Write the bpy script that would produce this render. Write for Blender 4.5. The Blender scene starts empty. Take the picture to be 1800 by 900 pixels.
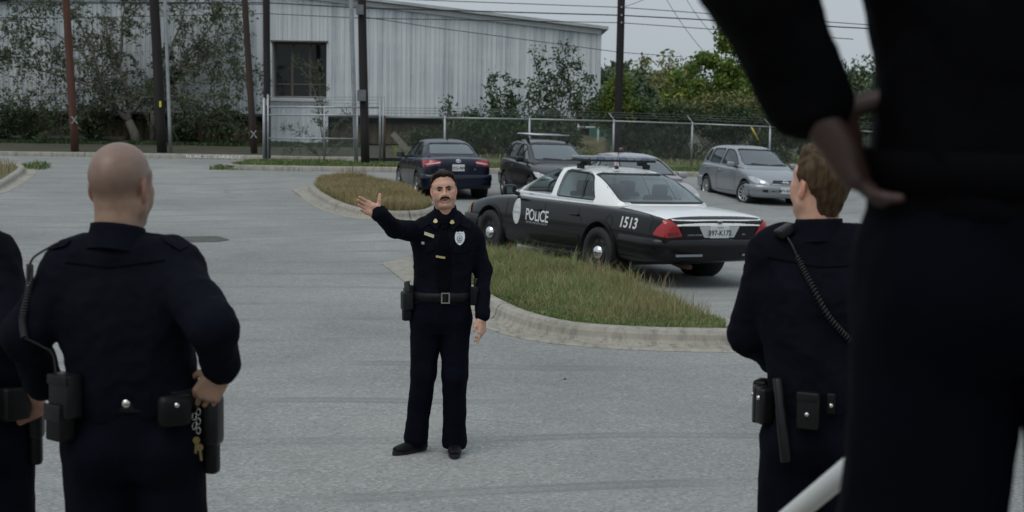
import bpy, bmesh, math, random
import numpy as np
from mathutils import Vector, Matrix, noise
from mathutils.bvhtree import BVHTree

SC = bpy.context.scene
COL = SC.collection
R = math.radians

# ------------------------------------------------------------------ camera, sky, sun, exposure
F_PX, CAM_H, PITCH, ROLL = 2602.5, 2.2546, 0.0994, 0.0150
_right = np.array([1.0, 0, 0]); _fwd = np.array([0, math.cos(PITCH), -math.sin(PITCH)]); _up = np.array([0, math.sin(PITCH), math.cos(PITCH)])
_cr, _sr = math.cos(ROLL), math.sin(ROLL)
_r2 = _right * _cr + _up * _sr
_u2 = _up * _cr - _right * _sr
cam_data = bpy.data.cameras.new('camera')
cam = bpy.data.objects.new('camera', cam_data); COL.objects.link(cam)
m = Matrix(((_r2[0], _u2[0], -_fwd[0], 0), (_r2[1], _u2[1], -_fwd[1], 0), (_r2[2], _u2[2], -_fwd[2], CAM_H), (0, 0, 0, 1)))
cam.matrix_world = m
cam_data.sensor_width = 36.0; cam_data.lens = F_PX / 1800 * 36
cam_data.clip_start = 0.05; cam_data.clip_end = 2000
cam_data.dof.use_dof = True; cam_data.dof.focus_distance = 9.6; cam_data.dof.aperture_fstop = 5.0
SC.camera = cam

SUN_EL, SUN_AZ = R(58), R(215)          # azimuth measured clockwise from +y
world = bpy.data.worlds.new('World'); SC.world = world; world.use_nodes = True
wn = world.node_tree; wn.nodes.clear()
wo = wn.nodes.new('ShaderNodeOutputWorld'); bg = wn.nodes.new('ShaderNodeBackground')
sky = wn.nodes.new('ShaderNodeTexSky'); sky.sky_type = 'NISHITA'; sky.sun_disc = False
sky.sun_elevation = SUN_EL; sky.sun_rotation = SUN_AZ; sky.dust_density = 3.0; sky.air_density = 1.2
mx = wn.nodes.new('ShaderNodeMix'); mx.data_type = 'RGBA'; mx.inputs[0].default_value = 0.86
wn.links.new(sky.outputs[0], mx.inputs[6])
# high overcast: pale blue-grey cloud sheet with faint mottling
tc = wn.nodes.new('ShaderNodeTexCoord'); nz = wn.nodes.new('ShaderNodeTexNoise'); nz.inputs['Scale'].default_value = 2.2; nz.inputs['Detail'].default_value = 4
cr = wn.nodes.new('ShaderNodeValToRGB')
cr.color_ramp.elements[0].position = 0.3; cr.color_ramp.elements[0].color = (0.83, 0.94, 1.03, 1)
cr.color_ramp.elements[1].position = 0.75; cr.color_ramp.elements[1].color = (0.90, 1.0, 1.09, 1)
wn.links.new(tc.outputs['Generated'], nz.inputs['Vector']); wn.links.new(nz.outputs[0], cr.inputs[0])
sc5 = wn.nodes.new('ShaderNodeVectorMath'); sc5.operation = 'SCALE'; sc5.inputs['Scale'].default_value = 5.2
# overcast luminance: a little brighter overhead than at the horizon, all the way round
sx = wn.nodes.new('ShaderNodeSeparateXYZ'); wn.links.new(tc.outputs['Generated'], sx.inputs[0])
ma = wn.nodes.new('ShaderNodeMath'); ma.operation = 'MULTIPLY_ADD'; ma.inputs[1].default_value = 0.45 * 5.2; ma.inputs[2].default_value = 5.2; ma.use_clamp = False
mc = wn.nodes.new('ShaderNodeMath'); mc.operation = 'MAXIMUM'; mc.inputs[1].default_value = 0.0
wn.links.new(sx.outputs[2], mc.inputs[0]); wn.links.new(mc.outputs[0], ma.inputs[0]); wn.links.new(ma.outputs[0], sc5.inputs['Scale'])
wn.links.new(cr.outputs[0], sc5.inputs[0]); wn.links.new(sc5.outputs[0], mx.inputs[7])
wn.links.new(mx.outputs[2], bg.inputs[0]); bg.inputs[1].default_value = 0.10
wn.links.new(bg.outputs[0], wo.inputs[0])

sun_d = bpy.data.lights.new('sun', 'SUN'); sun_d.energy = 1.0; sun_d.angle = R(40); sun_d.color = (1.0, 0.96, 0.9)
sun = bpy.data.objects.new('sun', sun_d); COL.objects.link(sun)
_sd = Vector((math.sin(SUN_AZ) * math.cos(SUN_EL), math.cos(SUN_AZ) * math.cos(SUN_EL), math.sin(SUN_EL)))
sun.rotation_euler = _sd.to_track_quat('Z', 'Y').to_euler()
sun.location = (0, 0, 30)
vs = SC.view_settings; vs.view_transform = 'Standard'; vs.look = 'None'; vs.gamma = 1.0; vs.exposure = 0.06; vs.use_curve_mapping = False
SC.cycles.use_denoising = True
SC.cycles.max_bounces = 6; SC.cycles.transparent_max_bounces = 16

# ------------------------------------------------------------------ terrain and pixel -> place helpers
def _sp(t, a=2.0):
    t = t * a
    return (np.log1p(np.exp(-abs(t))) + max(t, 0)) / a
def _ss(a, b, x):
    t = min(1, max(0, (x - a) / (b - a))); return t * t * (3 - 2 * t)
def zt(x, y):
    """height of the paved ground: flat by the camera, the lot falls to the right, the far side rises"""
    s = _sp(x - 0.5) - _sp(x - 9.0)
    z = -0.0336 * s * _ss(6.5, 11.5, y) * (1 - _ss(48, 62, y))
    z += 0.36 * _ss(36.5, 47, y) + 0.19 * _ss(46, 58, y)
    return float(z)
def ray(px, py):
    u_, v_ = px - 900, py - 450
    u = u_ * _cr + v_ * _sr; v = -u_ * _sr + v_ * _cr
    return _right * (u / F_PX) + _up * (-v / F_PX) + _fwd
def at(px, py, Y):
    d = ray(px, py); return np.array([0, 0, CAM_H]) + d * (Y / d[1])
def g(px, py, dz=0.0):
    """ground point seen at a pixel"""
    d = ray(px, py); lo, hi = 2.0, 130.0
    for _ in range(50):
        mid = (lo + hi) / 2; p = d * (mid / d[1])
        if CAM_H + p[2] > zt(p[0], p[1]) + dz: lo = mid
        else: hi = mid
    p = d * (lo / d[1]); return np.array([p[0], p[1], CAM_H + p[2]])

# ------------------------------------------------------------------ object helpers
WO = {}
def empty(name, loc, label=None, cat=None, group=None):
    o = bpy.data.objects.new(name, None); COL.objects.link(o); o.location = Vector(loc); o.empty_display_size = 0.2
    WO[o.name] = Vector(loc)
    tag(o, label, cat, group); return o
def tag(o, label=None, cat=None, group=None, kind=None):
    if label: o['label'] = label
    if cat: o['category'] = cat
    if group: o['group'] = group
    if kind: o['kind'] = kind
    return o
def fin(name, me, mat, parent=None, smooth=True, org=None):
    mats = mat if isinstance(mat, (list, tuple)) else [mat]
    for mm in mats: me.materials.append(MAT[mm])
    n = len(me.vertices)
    if org is None:
        co = np.empty(n * 3, dtype=np.float32); me.vertices.foreach_get('co', co); co = co.reshape(-1, 3)
        if n: org = Vector([float(x) for x in ((co.min(0) + co.max(0)) / 2)])
        else: org = Vector((0, 0, 0))
        if parent is None and n: org.z = float(co[:, 2].min())
    org = Vector([float(v) for v in org])
    me.transform(Matrix.Translation(-org))
    if smooth: me.shade_smooth()
    o = bpy.data.objects.new(name, me); COL.objects.link(o)
    WO[o.name] = org.copy()
    if parent is not None:
        o.parent = parent; o.location = org - WO[parent.name]
    else: o.location = org
    return o
def mk(name, vs_, fs, mat, parent=None, smooth=False, mi=None):
    me = bpy.data.meshes.new(name)
    me.from_pydata([tuple(float(c) for c in v) for v in vs_], [], [tuple(int(i) for i in f) for f in fs])
    if mi is not None: me.polygons.foreach_set('material_index', mi)
    me.update(); return fin(name, me, mat, parent, smooth)
def mkbm(name, bm, mat, parent=None, smooth=False):
    bmesh.ops.recalc_face_normals(bm, faces=bm.faces)
    me = bpy.data.meshes.new(name); bm.to_mesh(me); bm.free(); me.update()
    return fin(name, me, mat, parent, smooth)
def copyo(o, parent, loc):
    c = o.copy(); COL.objects.link(c); c.parent = parent
    loc = Vector([float(v) for v in loc]); WO[c.name] = loc.copy()
    c.location = loc - (WO[parent.name] if parent else Vector((0, 0, 0))); return c

class MB:
    """collects boxes, tubes and lathes into one mesh"""
    def __init__(s): s.v = []; s.f = []; s.m = []
    def add(s, v, f, mi=0):
        n = len(s.v); s.v += [tuple(float(c) for c in p) for p in v]; s.f += [tuple(int(i) + n for i in q) for q in f]; s.m += [mi] * len(f)
    def box(s, c, d, rot=None, mi=0, taper=(1, 1)):
        c = np.array(c, float); h = np.array(d, float) / 2; v = []
        for z in (-1, 1):
            tx, ty = (taper if z > 0 else (1, 1))
            for x, y in ((-1, -1), (1, -1), (1, 1), (-1, 1)): v.append([x * h[0] * tx, y * h[1] * ty, z * h[2]])
        v = np.array(v)
        if rot is not None: v = v @ np.array(rot).T
        s.add(v + c, [(3, 2, 1, 0), (4, 5, 6, 7), (0, 1, 5, 4), (1, 2, 6, 5), (2, 3, 7, 6), (3, 0, 4, 7)], mi)
    def tube(s, pts, r, n=6, mi=0, caps=True):
        pts = [np.array(p, float) for p in pts]; rs = r if isinstance(r, (list, tuple)) else [r] * len(pts)
        rings = []; prev = None
        for i, p in enumerate(pts):
            d = (pts[min(i + 1, len(pts) - 1)] - pts[max(i - 1, 0)]); L = np.linalg.norm(d); d = d / L if L else np.array([0, 0, 1.])
            a = prev if prev is not None else (np.array([0, 0, 1.]) if abs(d[2]) < .9 else np.array([1., 0, 0]))
            u = a - d * a.dot(d); u /= np.linalg.norm(u); w = np.cross(d, u); prev = u
            rings.append([p + rs[i] * (math.cos(2 * math.pi * k / n) * u + math.sin(2 * math.pi * k / n) * w) for k in range(n)])
        v = [q for rg in rings for q in rg]; f = []
        for i in range(len(pts) - 1):
            for k in range(n):
                a, b = i * n + k, i * n + (k + 1) % n; f.append((a, b, b + n, a + n))
        if caps: f.append(tuple(range(n - 1, -1, -1))); f.append(tuple(range((len(pts) - 1) * n, len(pts) * n)))
        s.add(v, f, mi)
    def lathe(s, prof, axis_o, axis_d, n=24, mi=0):
        """prof: (radius, height along the axis)"""
        o = np.array(axis_o, float); d = np.array(axis_d, float); d /= np.linalg.norm(d)
        a = np.array([0, 0, 1.]) if abs(d[2]) < .9 else np.array([1., 0, 0]); u = np.cross(a, d); u /= np.linalg.norm(u); w = np.cross(d, u)
        v = []; f = []
        for (r, h) in prof:
            for k in range(n):
                t = 2 * math.pi * k / n; v.append(o + d * h + r * (math.cos(t) * u + math.sin(t) * w))
        for i in range(len(prof) - 1):
            for k in range(n):
                a_, b_ = i * n + k, i * n + (k + 1) % n; f.append((a_, b_, b_ + n, a_ + n))
        s.add(v, f, mi)
    def prism(s, poly, zlo, zhi, mi=0):
        n = len(poly); v = [(p[0], p[1], zlo(p[0], p[1]) if callable(zlo) else zlo) for p in poly] + [(p[0], p[1], zhi(p[0], p[1]) if callable(zhi) else zhi) for p in poly]
        f = [tuple(range(n - 1, -1, -1)), tuple(range(n, 2 * n))] + [(i, (i + 1) % n, n + (i + 1) % n, n + i) for i in range(n)]
        s.add(v, f, mi)
    def build(s, name, mat, parent=None, smooth=False):
        return mk(name, s.v, s.f, mat, parent, smooth, s.m if isinstance(mat, (list, tuple)) else None)
def bevel_box(c, d, b=0.01, rot=None, seg=2):
    bm = bmesh.new(); bmesh.ops.create_cube(bm, size=1.0)
    bmesh.ops.scale(bm, vec=Vector(d), verts=bm.verts)
    bmesh.ops.bevel(bm, geom=list(bm.edges), offset=b, segments=seg, affect='EDGES', profile=0.6)
    if rot is not None: bmesh.ops.transform(bm, matrix=Matrix([list(map(float, r)) for r in rot]).to_4x4(), verts=bm.verts)
    bmesh.ops.translate(bm, vec=Vector([float(x) for x in c]), verts=bm.verts); return bm
def rz(a): c, s = math.cos(a), math.sin(a); return np.array([[c, -s, 0], [s, c, 0], [0, 0, 1.]])
def rx(a): c, s = math.cos(a), math.sin(a); return np.array([[1, 0, 0], [0, c, -s], [0, s, c]])
def ry(a): c, s = math.cos(a), math.sin(a); return np.array([[c, 0, s], [0, 1, 0], [-s, 0, c]])
def unit(v): v = np.array(v, float); return v / np.linalg.norm(v)

# ------------------------------------------------------------------ materials
MAT = {}
class NT:
    def __init__(s, name):
        s.m = bpy.data.materials.new(name); s.m.use_nodes = True; s.t = s.m.node_tree; s.b = s.t.nodes['Principled BSDF']; s.out = s.t.nodes['Material Output']; MAT[name] = s.m
    def n(s, t, **kw):
        nd = s.t.nodes.new(t)
        for k, v in kw.items(): setattr(nd, k, v)
        return nd
    def l(s, a, b): s.t.links.new(a, b)
    def set(s, **kw):
        for k, v in kw.items(): s.b.inputs[k.replace('_', ' ')].default_value = v
        return s
    def noise(s, scale, detail=4, rough=.55, coord='Object', stretch=None):
        tc = s.n('ShaderNodeNewGeometry') if coord == 'Position' else s.n('ShaderNodeTexCoord'); nz = s.n('ShaderNodeTexNoise'); nz.inputs['Scale'].default_value = scale; nz.inputs['Detail'].default_value = detail; nz.inputs['Roughness'].default_value = rough
        if stretch:
            mp = s.n('ShaderNodeMapping'); mp.inputs['Scale'].default_value = stretch; s.l(tc.outputs[coord], mp.inputs[0]); s.l(mp.outputs[0], nz.inputs['Vector'])
        else: s.l(tc.outputs[coord], nz.inputs['Vector'])
        return nz.outputs[0]
    def ramp(s, fac, stops):
        r = s.n('ShaderNodeValToRGB'); e = r.color_ramp.elements
        while len(e) < len(stops): e.new(0.5)
        for el, (p, c) in zip(e, stops): el.position = p; el.color = (c if len(c) == 4 else (*c, 1)) if isinstance(c, (tuple, list)) else (c, c, c, 1)
        s.l(fac, r.inputs[0]); return r.outputs[0]
    def mix(s, fac, a, b, mode='MIX'):
        mxx = s.n('ShaderNodeMix'); mxx.data_type = 'RGBA'; mxx.blend_type = mode
        for sock, val in ((mxx.inputs[0], fac), (mxx.inputs[6], a), (mxx.inputs[7], b)):
            if hasattr(val, 'is_output'): s.l(val, sock)
            elif isinstance(val, (tuple, list)): sock.default_value = val if len(val) == 4 else (*val, 1)
            else: sock.default_value = val
        return mxx.outputs[2]
    def math(s, op, a, b=None, clamp=False):
        nd = s.n('ShaderNodeMath', operation=op); nd.use_clamp = clamp
        for i, val in enumerate((a, b)):
            if val is None: continue
            if hasattr(val, 'is_output'): s.l(val, nd.inputs[i])
            else: nd.inputs[i].default_value = val
        return nd.outputs[0]
    def color(s, c): s.l(c, s.b.inputs['Base Color']); return s
    def bump(s, h, strength=.3, dist=.01):
        b = s.n('ShaderNodeBump'); b.inputs['Strength'].default_value = strength; b.inputs['Distance'].default_value = dist; s.l(h, b.inputs['Height']); s.l(b.outputs[0], s.b.inputs['Normal']); return s
def simple(name, col, rough=.6, metal=0, var=.0, scale=8, coat=0, bump=0, spec=.5, bscale=None):
    t = NT(name); t.set(Roughness=rough, Metallic=metal); t.b.inputs['Specular IOR Level'].default_value = spec
    if coat: t.b.inputs['Coat Weight'].default_value = coat; t.b.inputs['Coat Roughness'].default_value = .06
    c = (*col, 1)
    if var:
        nz = t.noise(scale, 5)
        t.color(t.ramp(nz, [(.25, tuple(x * (1 - var) for x in col)), (.75, tuple(min(1, x * (1 + var)) for x in col))]))
    else: t.b.inputs['Base Color'].default_value = c
    if bump: t.bump(t.noise(bscale or scale * 3, 5), bump, .01)
    return t

def make_materials():
    # old sun-bleached asphalt: exposed aggregate, broad stains, tyre scuffs, cracks
    t = NT('asphalt'); big = t.noise(.22, 5, .6); mid = t.noise(1.6, 6, .62); fine = t.noise(55, 3, .7)
    vor = t.n('ShaderNodeTexVoronoi'); vor.inputs['Scale'].default_value = 48; tcc = t.n('ShaderNodeTexCoord'); t.l(tcc.outputs['Object'], vor.inputs['Vector'])
    c = t.ramp(big, [(.3, (.205, .212, .204)), (.52, (.255, .262, .252)), (.72, (.305, .31, .296))])
    c = t.mix(.55, c, t.ramp(mid, [(.3, .42), (.5, .5), (.72, .56)]), 'OVERLAY')
    c = t.mix(.75, c, t.ramp(vor.outputs['Color'], [(.0, .30), (.35, .46), (.75, .55), (.95, .74)]), 'OVERLAY')
    # curved tyre scuffs
    wv = t.n('ShaderNodeTexWave', wave_type='RINGS', rings_direction='Z'); wv.inputs['Scale'].default_value = .21; wv.inputs['Distortion'].default_value = 7; wv.inputs['Detail'].default_value = 2; wv.inputs['Detail Scale'].default_value = .5
    mp = t.n('ShaderNodeMapping'); mp.inputs['Location'].default_value = (9, -27, 0); t.l(tcc.outputs['Object'], mp.inputs[0]); t.l(mp.outputs[0], wv.inputs['Vector'])
    sc = t.ramp(wv.outputs['Fac'], [(.0, 0), (.93, 0), (.975, 1), (1, .5)])
    sc = t.math('MULTIPLY', sc, t.ramp(t.noise(.5, 3), [(.38, 0), (.58, .75)]))
    c = t.mix(sc, c, (.165, .175, .172))
    # hairline cracks
    v2 = t.n('ShaderNodeTexVoronoi', feature='DISTANCE_TO_EDGE'); v2.inputs['Scale'].default_value = .16
    nzv = t.n('ShaderNodeTexNoise'); nzv.inputs['Scale'].default_value = 1.2; t.l(tcc.outputs['Object'], nzv.inputs['Vector'])
    av = t.n('ShaderNodeMixRGB'); av.blend_type = 'ADD'; av.inputs[0].default_value = .9; t.l(tcc.outputs['Object'], av.inputs[1]); t.l(nzv.outputs['Color'], av.inputs[2]); t.l(av.outputs[0], v2.inputs['Vector'])
    ck = t.ramp(v2.outputs['Distance'], [(0, 1), (.0025, .6), (.005, 0)])
    c = t.mix(t.math('MULTIPLY', ck, t.ramp(t.noise(.35, 2), [(.5, 0), (.62, .5)])), c, (.07, .075, .07))
    t.color(c); t.set(Roughness=.93); t.b.inputs['Specular IOR Level'].default_value = .25
    t.bump(t.math('ADD', fine, vor.outputs['Distance']), .5, .008)
    # concrete kerb
    t = NT('concrete'); a = t.noise(.8, 6, .65, 'Position'); b = t.noise(7, 6, .7, 'Position'); f = t.noise(60, 4, .7, 'Position')
    c = t.ramp(a, [(.3, (.27, .255, .215)), (.7, (.36, .34, .29))])
    c = t.mix(.6, c, t.ramp(b, [(.3, .40), (.7, .58)]), 'OVERLAY')
    st = t.noise(3.0, 5, .7, 'Position', (3, 3, .3)); c = t.mix(t.ramp(st, [(.48, 0), (.66, .7)]), c, (.13, .125, .11))
    t.color(c); t.set(Roughness=.9); t.bump(f, .35, .006)
    simple('joint', (.12, .115, .1), .95)
    # dry ground
    t = NT('dirt'); a = t.noise(.6, 6, .6); b = t.noise(12, 5, .7)
    c = t.ramp(a, [(.3, (.085, .09, .045)), (.55, (.12, .115, .06)), (.75, (.17, .15, .095))]); c = t.mix(.5, c, t.ramp(b, [(.3, .35), (.7, .62)]), 'OVERLAY'); t.color(c); t.set(Roughness=.95); t.bump(b, .6, .03)
    t = NT('litter'); a = t.noise(1.2, 6, .65); t.color(t.ramp(a, [(.3, (.03, .032, .018)), (.6, (.055, .055, .03)), (.8, (.09, .08, .05))])); t.set(Roughness=.95); t.bump(t.noise(14, 5, .7), .6, .03)  # litter ground darkened, the verge's shade is put into its colour
    def leafy(name, stops, rough=.55, trans=.25):
        t = NT(name); gi = t.n('ShaderNodeNewGeometry'); r = t.ramp(gi.outputs['Random Per Island'], stops)
        big = t.noise(1.1, 3); r = t.mix(.5, r, t.ramp(big, [(.3, .36), (.7, .62)]), 'OVERLAY'); t.color(r); t.set(Roughness=rough); t.b.inputs['Specular IOR Level'].default_value = .3
        if trans:
            tr = t.n('ShaderNodeBsdfTranslucent'); t.l(r, tr.inputs[0]); ms = t.n('ShaderNodeMixShader'); ms.inputs[0].default_value = trans; t.l(t.b.outputs[0], ms.inputs[1]); t.l(tr.outputs[0], ms.inputs[2]); t.l(ms.outputs[0], t.out.inputs[0])
    leafy('grass_blade', [(0, (0.114, 0.196, 0.053)), (.35, (0.180, 0.252, 0.083)), (.65, (0.272, 0.292, 0.128)), (.88, (0.387, 0.366, 0.194)), (1, (0.315, 0.243, 0.149))])
    leafy('grass_green', [(0, (0.071, 0.140, 0.042)), (.5, (0.118, 0.191, 0.053)), (.85, (0.189, 0.217, 0.075)), (1, (0.378, 0.268, 0.165))])
    leafy('grass_dry', [(0, (0.165, 0.188, 0.068)), (.4, (0.300, 0.262, 0.128)), (.8, (0.405, 0.307, 0.173)), (1, (0.330, 0.195, 0.128))])
    leafy('leaf_dark', [(0, (.022, .048, .020)), (.5, (.045, .082, .032)), (.85, (.07, .105, .04)), (1, (.11, .13, .06))])
    leafy('leaf_tree', [(0, (0.032, 0.060, 0.028)), (.5, (0.056, 0.092, 0.038)), (.85, (0.086, 0.116, 0.052)), (1, (0.135, 0.144, 0.084))])
    leafy('leaf_yellow', [(0, (0.082, 0.150, 0.030)), (.5, (0.137, 0.217, 0.042)), (.85, (0.205, 0.263, 0.056)), (1, (0.328, 0.284, 0.069))])
    leafy('leaf_far', [(0, (0.056, 0.093, 0.056)), (.5, (0.088, 0.132, 0.072)), (1, (0.136, 0.171, 0.088))], trans=.1)
    leafy('leaf_olive', [(0, (0.112, 0.135, 0.049)), (.5, (0.173, 0.188, 0.070)), (1, (0.255, 0.232, 0.105))], trans=.15)
    t = NT('bark'); a = t.noise(9, 6, .7, stretch=(1, 1, .25)); t.color(t.ramp(a, [(.3, (.11, .10, .085)), (.7, (.25, .23, .20))])); t.set(Roughness=.9); t.bump(a, .6, .02)
    for nm, c0, c1 in (('pole_red', (.055, .022, .016), (.125, .055, .038)), ('pole_black', (.010, .009, .010), (.026, .022, .022)), ('pole_brown', (.030, .020, .017), (.065, .043, .034))):
        t = NT(nm); a = t.noise(14, 6, .7, stretch=(1, 1, .06)); t.color(t.ramp(a, [(.3, c0), (.7, c1)])); t.set(Roughness=.9); t.bump(a, .5, .01)
    simple('galv', (.36, .38, .40), .5, .7, .18, 6); simple('galv_dark', (.16, .17, .18), .55, .6, .2, 6)
    simple('cable', (.012, .012, .013), .7); simple('insul', (.03, .03, .032), .5)
    # weathered white ribbed siding: vertical streaks
    t = NT('siding'); a = t.noise(1.0, 6, .68, 'Position', (3.6, 1, .09)); b = t.noise(.45, 4, .6, 'Position', (.6, 1, 1.6)); d = t.noise(14, 4, .6, 'Position')
    c = t.ramp(a, [(.36, (.34, .38, .42)), (.47, (.50, .54, .57)), (.58, (.63, .66, .68))]); c = t.mix(t.ramp(b, [(.4, 0), (.65, .45)]), c, (.70, .725, .735)); c = t.mix(.2, c, t.ramp(d, [(.3, .4), (.7, .6)]), 'OVERLAY')
    t.color(c); t.set(Roughness=.6, Metallic=.0)
    simple('trim', (.52, .54, .56), .55, 0, .12, 3); simple('trim_dark', (.09, .085, .08), .6, 0, .2, 3)
    simple('roof_metal', (.42, .44, .45), .5, .3, .2, 2)
    t = NT('plank'); a = t.noise(6, 5, .65, stretch=(1, 1, .15)); gi = t.n('ShaderNodeObjectInfo'); c = t.ramp(a, [(.3, (.04, .033, .018)), (.7, (.12, .095, .05))]); c = t.mix(.7, c, t.ramp(gi.outputs['Random'], [(0, .3), (1, .62)]), 'OVERLAY'); t.color(c); t.set(Roughness=.85)  # plank brown darkened to carry the shade under the overhang
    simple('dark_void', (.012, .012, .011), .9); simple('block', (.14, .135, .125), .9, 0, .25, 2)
    simple('mullion', (.10, .085, .07), .5); simple('room', (.035, .035, .03), .9); simple('lampglow', (.8, .78, .6), .5)
    MAT['lampglow'].node_tree.nodes['Principled BSDF'].inputs['Emission Color'].default_value = (1, .95, .7, 1); MAT['lampglow'].node_tree.nodes['Principled BSDF'].inputs['Emission Strength'].default_value = .6
    def glass(name, tint, refl=.10, op=.25):
        t = NT(name); t.t.nodes.remove(t.b); gl = t.n('ShaderNodeBsdfGlossy'); gl.inputs[1].default_value = .03; gl.inputs[0].default_value = (.9, .95, .97, 1)
        tr = t.n('ShaderNodeBsdfTransparent'); tr.inputs[0].default_value = (*tint, 1); df = t.n('ShaderNodeBsdfDiffuse'); df.inputs[0].default_value = (.05, .06, .062, 1)
        m1 = t.n('ShaderNodeMixShader'); m1.inputs[0].default_value = op; t.l(tr.outputs[0], m1.inputs[1]); t.l(df.outputs[0], m1.inputs[2])
        fr = t.n('ShaderNodeLayerWeight'); fr.inputs[0].default_value = .5; ad = t.math('ADD', t.math('MULTIPLY', t.math('POWER', fr.outputs['Facing'], 3.5), .7), refl, True)
        m2 = t.n('ShaderNodeMixShader'); t.l(ad, m2.inputs[0]); t.l(m1.outputs[0], m2.inputs[1]); t.l(gl.outputs[0], m2.inputs[2]); t.l(m2.outputs[0], t.out.inputs[0])
    glass('glass_clear', (.55, .62, .62), .05, .15); glass('glass_tint', (.22, .27, .27), .08, .3); glass('glass_shield', (.45, .52, .53), .16, .35); glass('glass_build', (.35, .36, .33), .03, .2)
    # cars
    simple('paint_black', (.003, .0032, .0040), .3, 0, 0, coat=.45, spec=.2); simple('paint_white', (.80, .81, .80), .35, 0, .03, 3, coat=.6)
    simple('paint_navy', (.0035, .0065, .020), .3, 0, 0, coat=.5, spec=.2); simple('paint_gray', (.27, .29, .315), .36, .45, .05, 2, coat=.8)
    simple('paint_charcoal', (.008, .0085, .010), .3, .1, 0, coat=.55, spec=.25); simple('paint_red', (.16, .03, .028), .35, 0, .1, 3, coat=.8); simple('paint_silver', (.36, .33, .345), .35, .5, .05, 3, coat=.8)
    simple('bumper_black', (.0045, .0047, .0055), .4, coat=.3, spec=.2); simple('rubber', (.012, .012, .013), .75, bump=.15, scale=30); simple('rim_black', (.022, .019, .018), .5, .2, .4, 20)
    simple('alloy', (.42, .44, .46), .35, .8); simple('mirror_face', (.10, .13, .135), .15, .8); simple('chrome', (.75, .76, .78), .12, 1.0); simple('plastic', (.014, .014, .015), .6); simple('seam', (.003, .003, .003), .8); simple('interior', (.018, .018, .019), .85); simple('seat_grey', (.05, .05, .052), .9)  # mirror face carries a dark teal reflection in its colour
    simple('tail_red', (.36, .010, .016), .2, coat=.5); simple('tail_dark', (.12, .006, .008), .15, coat=1); simple('lamp_clear', (.55, .57, .58), .12, .3, coat=1); simple('amber', (.55, .16, .03), .2, coat=1)
    simple('decal_white', (.72, .74, .74), .5); simple('decal_grey', (.42, .46, .48), .5); simple('plate', (.62, .64, .63), .45); simple('plate_ink', (.03, .035, .06), .6); simple('plate_red', (.4, .12, .1), .6)
    simple('lens_grey', (.20, .23, .26), .2, .1, coat=.8); simple('lens_blue', (.11, .15, .22), .2, coat=.8); simple('sticker', (.66, .68, .69), .5)
    # people
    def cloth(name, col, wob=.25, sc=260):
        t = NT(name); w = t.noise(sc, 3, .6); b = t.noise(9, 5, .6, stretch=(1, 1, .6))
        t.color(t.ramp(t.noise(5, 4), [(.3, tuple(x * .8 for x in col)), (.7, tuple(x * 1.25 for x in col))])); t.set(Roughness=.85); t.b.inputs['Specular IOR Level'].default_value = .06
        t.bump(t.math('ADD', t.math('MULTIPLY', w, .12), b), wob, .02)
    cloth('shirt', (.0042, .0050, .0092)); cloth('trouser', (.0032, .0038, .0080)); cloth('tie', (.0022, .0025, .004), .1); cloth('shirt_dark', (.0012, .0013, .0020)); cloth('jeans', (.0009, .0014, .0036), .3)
    simple('leather', (.0035, .0035, .004), .5, 0, .2, 30, bump=.1, bscale=150, spec=.22); simple('leather_worn', (.006, .006, .007), .42, 0, .2, 30, bump=.1, bscale=150, spec=.3); simple('shoe', (.004, .004, .005), .6, 0, .2, 30, spec=.2); simple('sole', (.006, .006, .007), .8)
    simple('metal', (.62, .61, .58), .25, 1.0); simple('gold', (.62, .50, .24), .3, 1.0); simple('brass', (.35, .27, .12), .35, 1.0); simple('silver_badge', (.60, .62, .62), .35, .6, .35, 160); simple('badge_dark', (.10, .11, .11), .4, .5); simple('name_bar', (.62, .58, .42), .35, .6)
    def skin(name, col, rough=.5):
        t = NT(name); at_ = t.n('ShaderNodeAttribute'); at_.attribute_name = 'tint'
        a = t.noise(30, 5, .6); c = t.ramp(a, [(.3, tuple(x * .88 for x in col)), (.7, tuple(min(1, x * 1.1) for x in col))]); c = t.mix(1.0, c, at_.outputs['Color'], 'MULTIPLY'); t.color(c)
        t.set(Roughness=rough); t.b.inputs['Subsurface Weight'].default_value = .12; t.b.inputs['Subsurface Radius'].default_value = (.012, .005, .003); t.b.inputs['Subsurface Scale'].default_value = .6
        t.bump(t.noise(260, 3), .12, .002)
    skin('skin_fair', (.57, .325, .232)); skin('skin_tan', (.30, .188, .130), .45); skin('skin_mid', (.30, .165, .12)); skin('skin_brown_shaded', (.034, .016, .012))  # near officer's brown skin is darkened further to carry shade
    def hairm(name, c0, c1):
        t = NT(name); a = t.noise(70, 4, .6, stretch=(1, .35, .12)); t.color(t.ramp(a, [(.3, c0), (.7, c1)])); t.set(Roughness=.6); t.b.inputs['Specular IOR Level'].default_value = .12; t.bump(a, .7, .004)
    hairm('hair_brown', (.012, .007, .0045), (.034, .020, .013)); hairm('hair_blond', (.032, .020, .011), (.095, .062, .034)); hairm('hair_dark', (.008, .006, .005), (.024, .017, .012))
    simple('eye_white', (.26, .22, .20), .35); simple('iris', (.02, .012, .008), .15); simple('lip', (.30, .12, .10), .45); simple('mouth_dark', (.05, .015, .013), .6)
    simple('stain', (.07, .072, .058), .8, 0, .45, 5); simple('paint_worn', (.74, .76, .76), .8, 0, .25, 6); simple('marker_yellow', (.65, .55, .05), .6); simple('tape_white', (.30, .30, .29), .8, 0, .5, 30)
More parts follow.
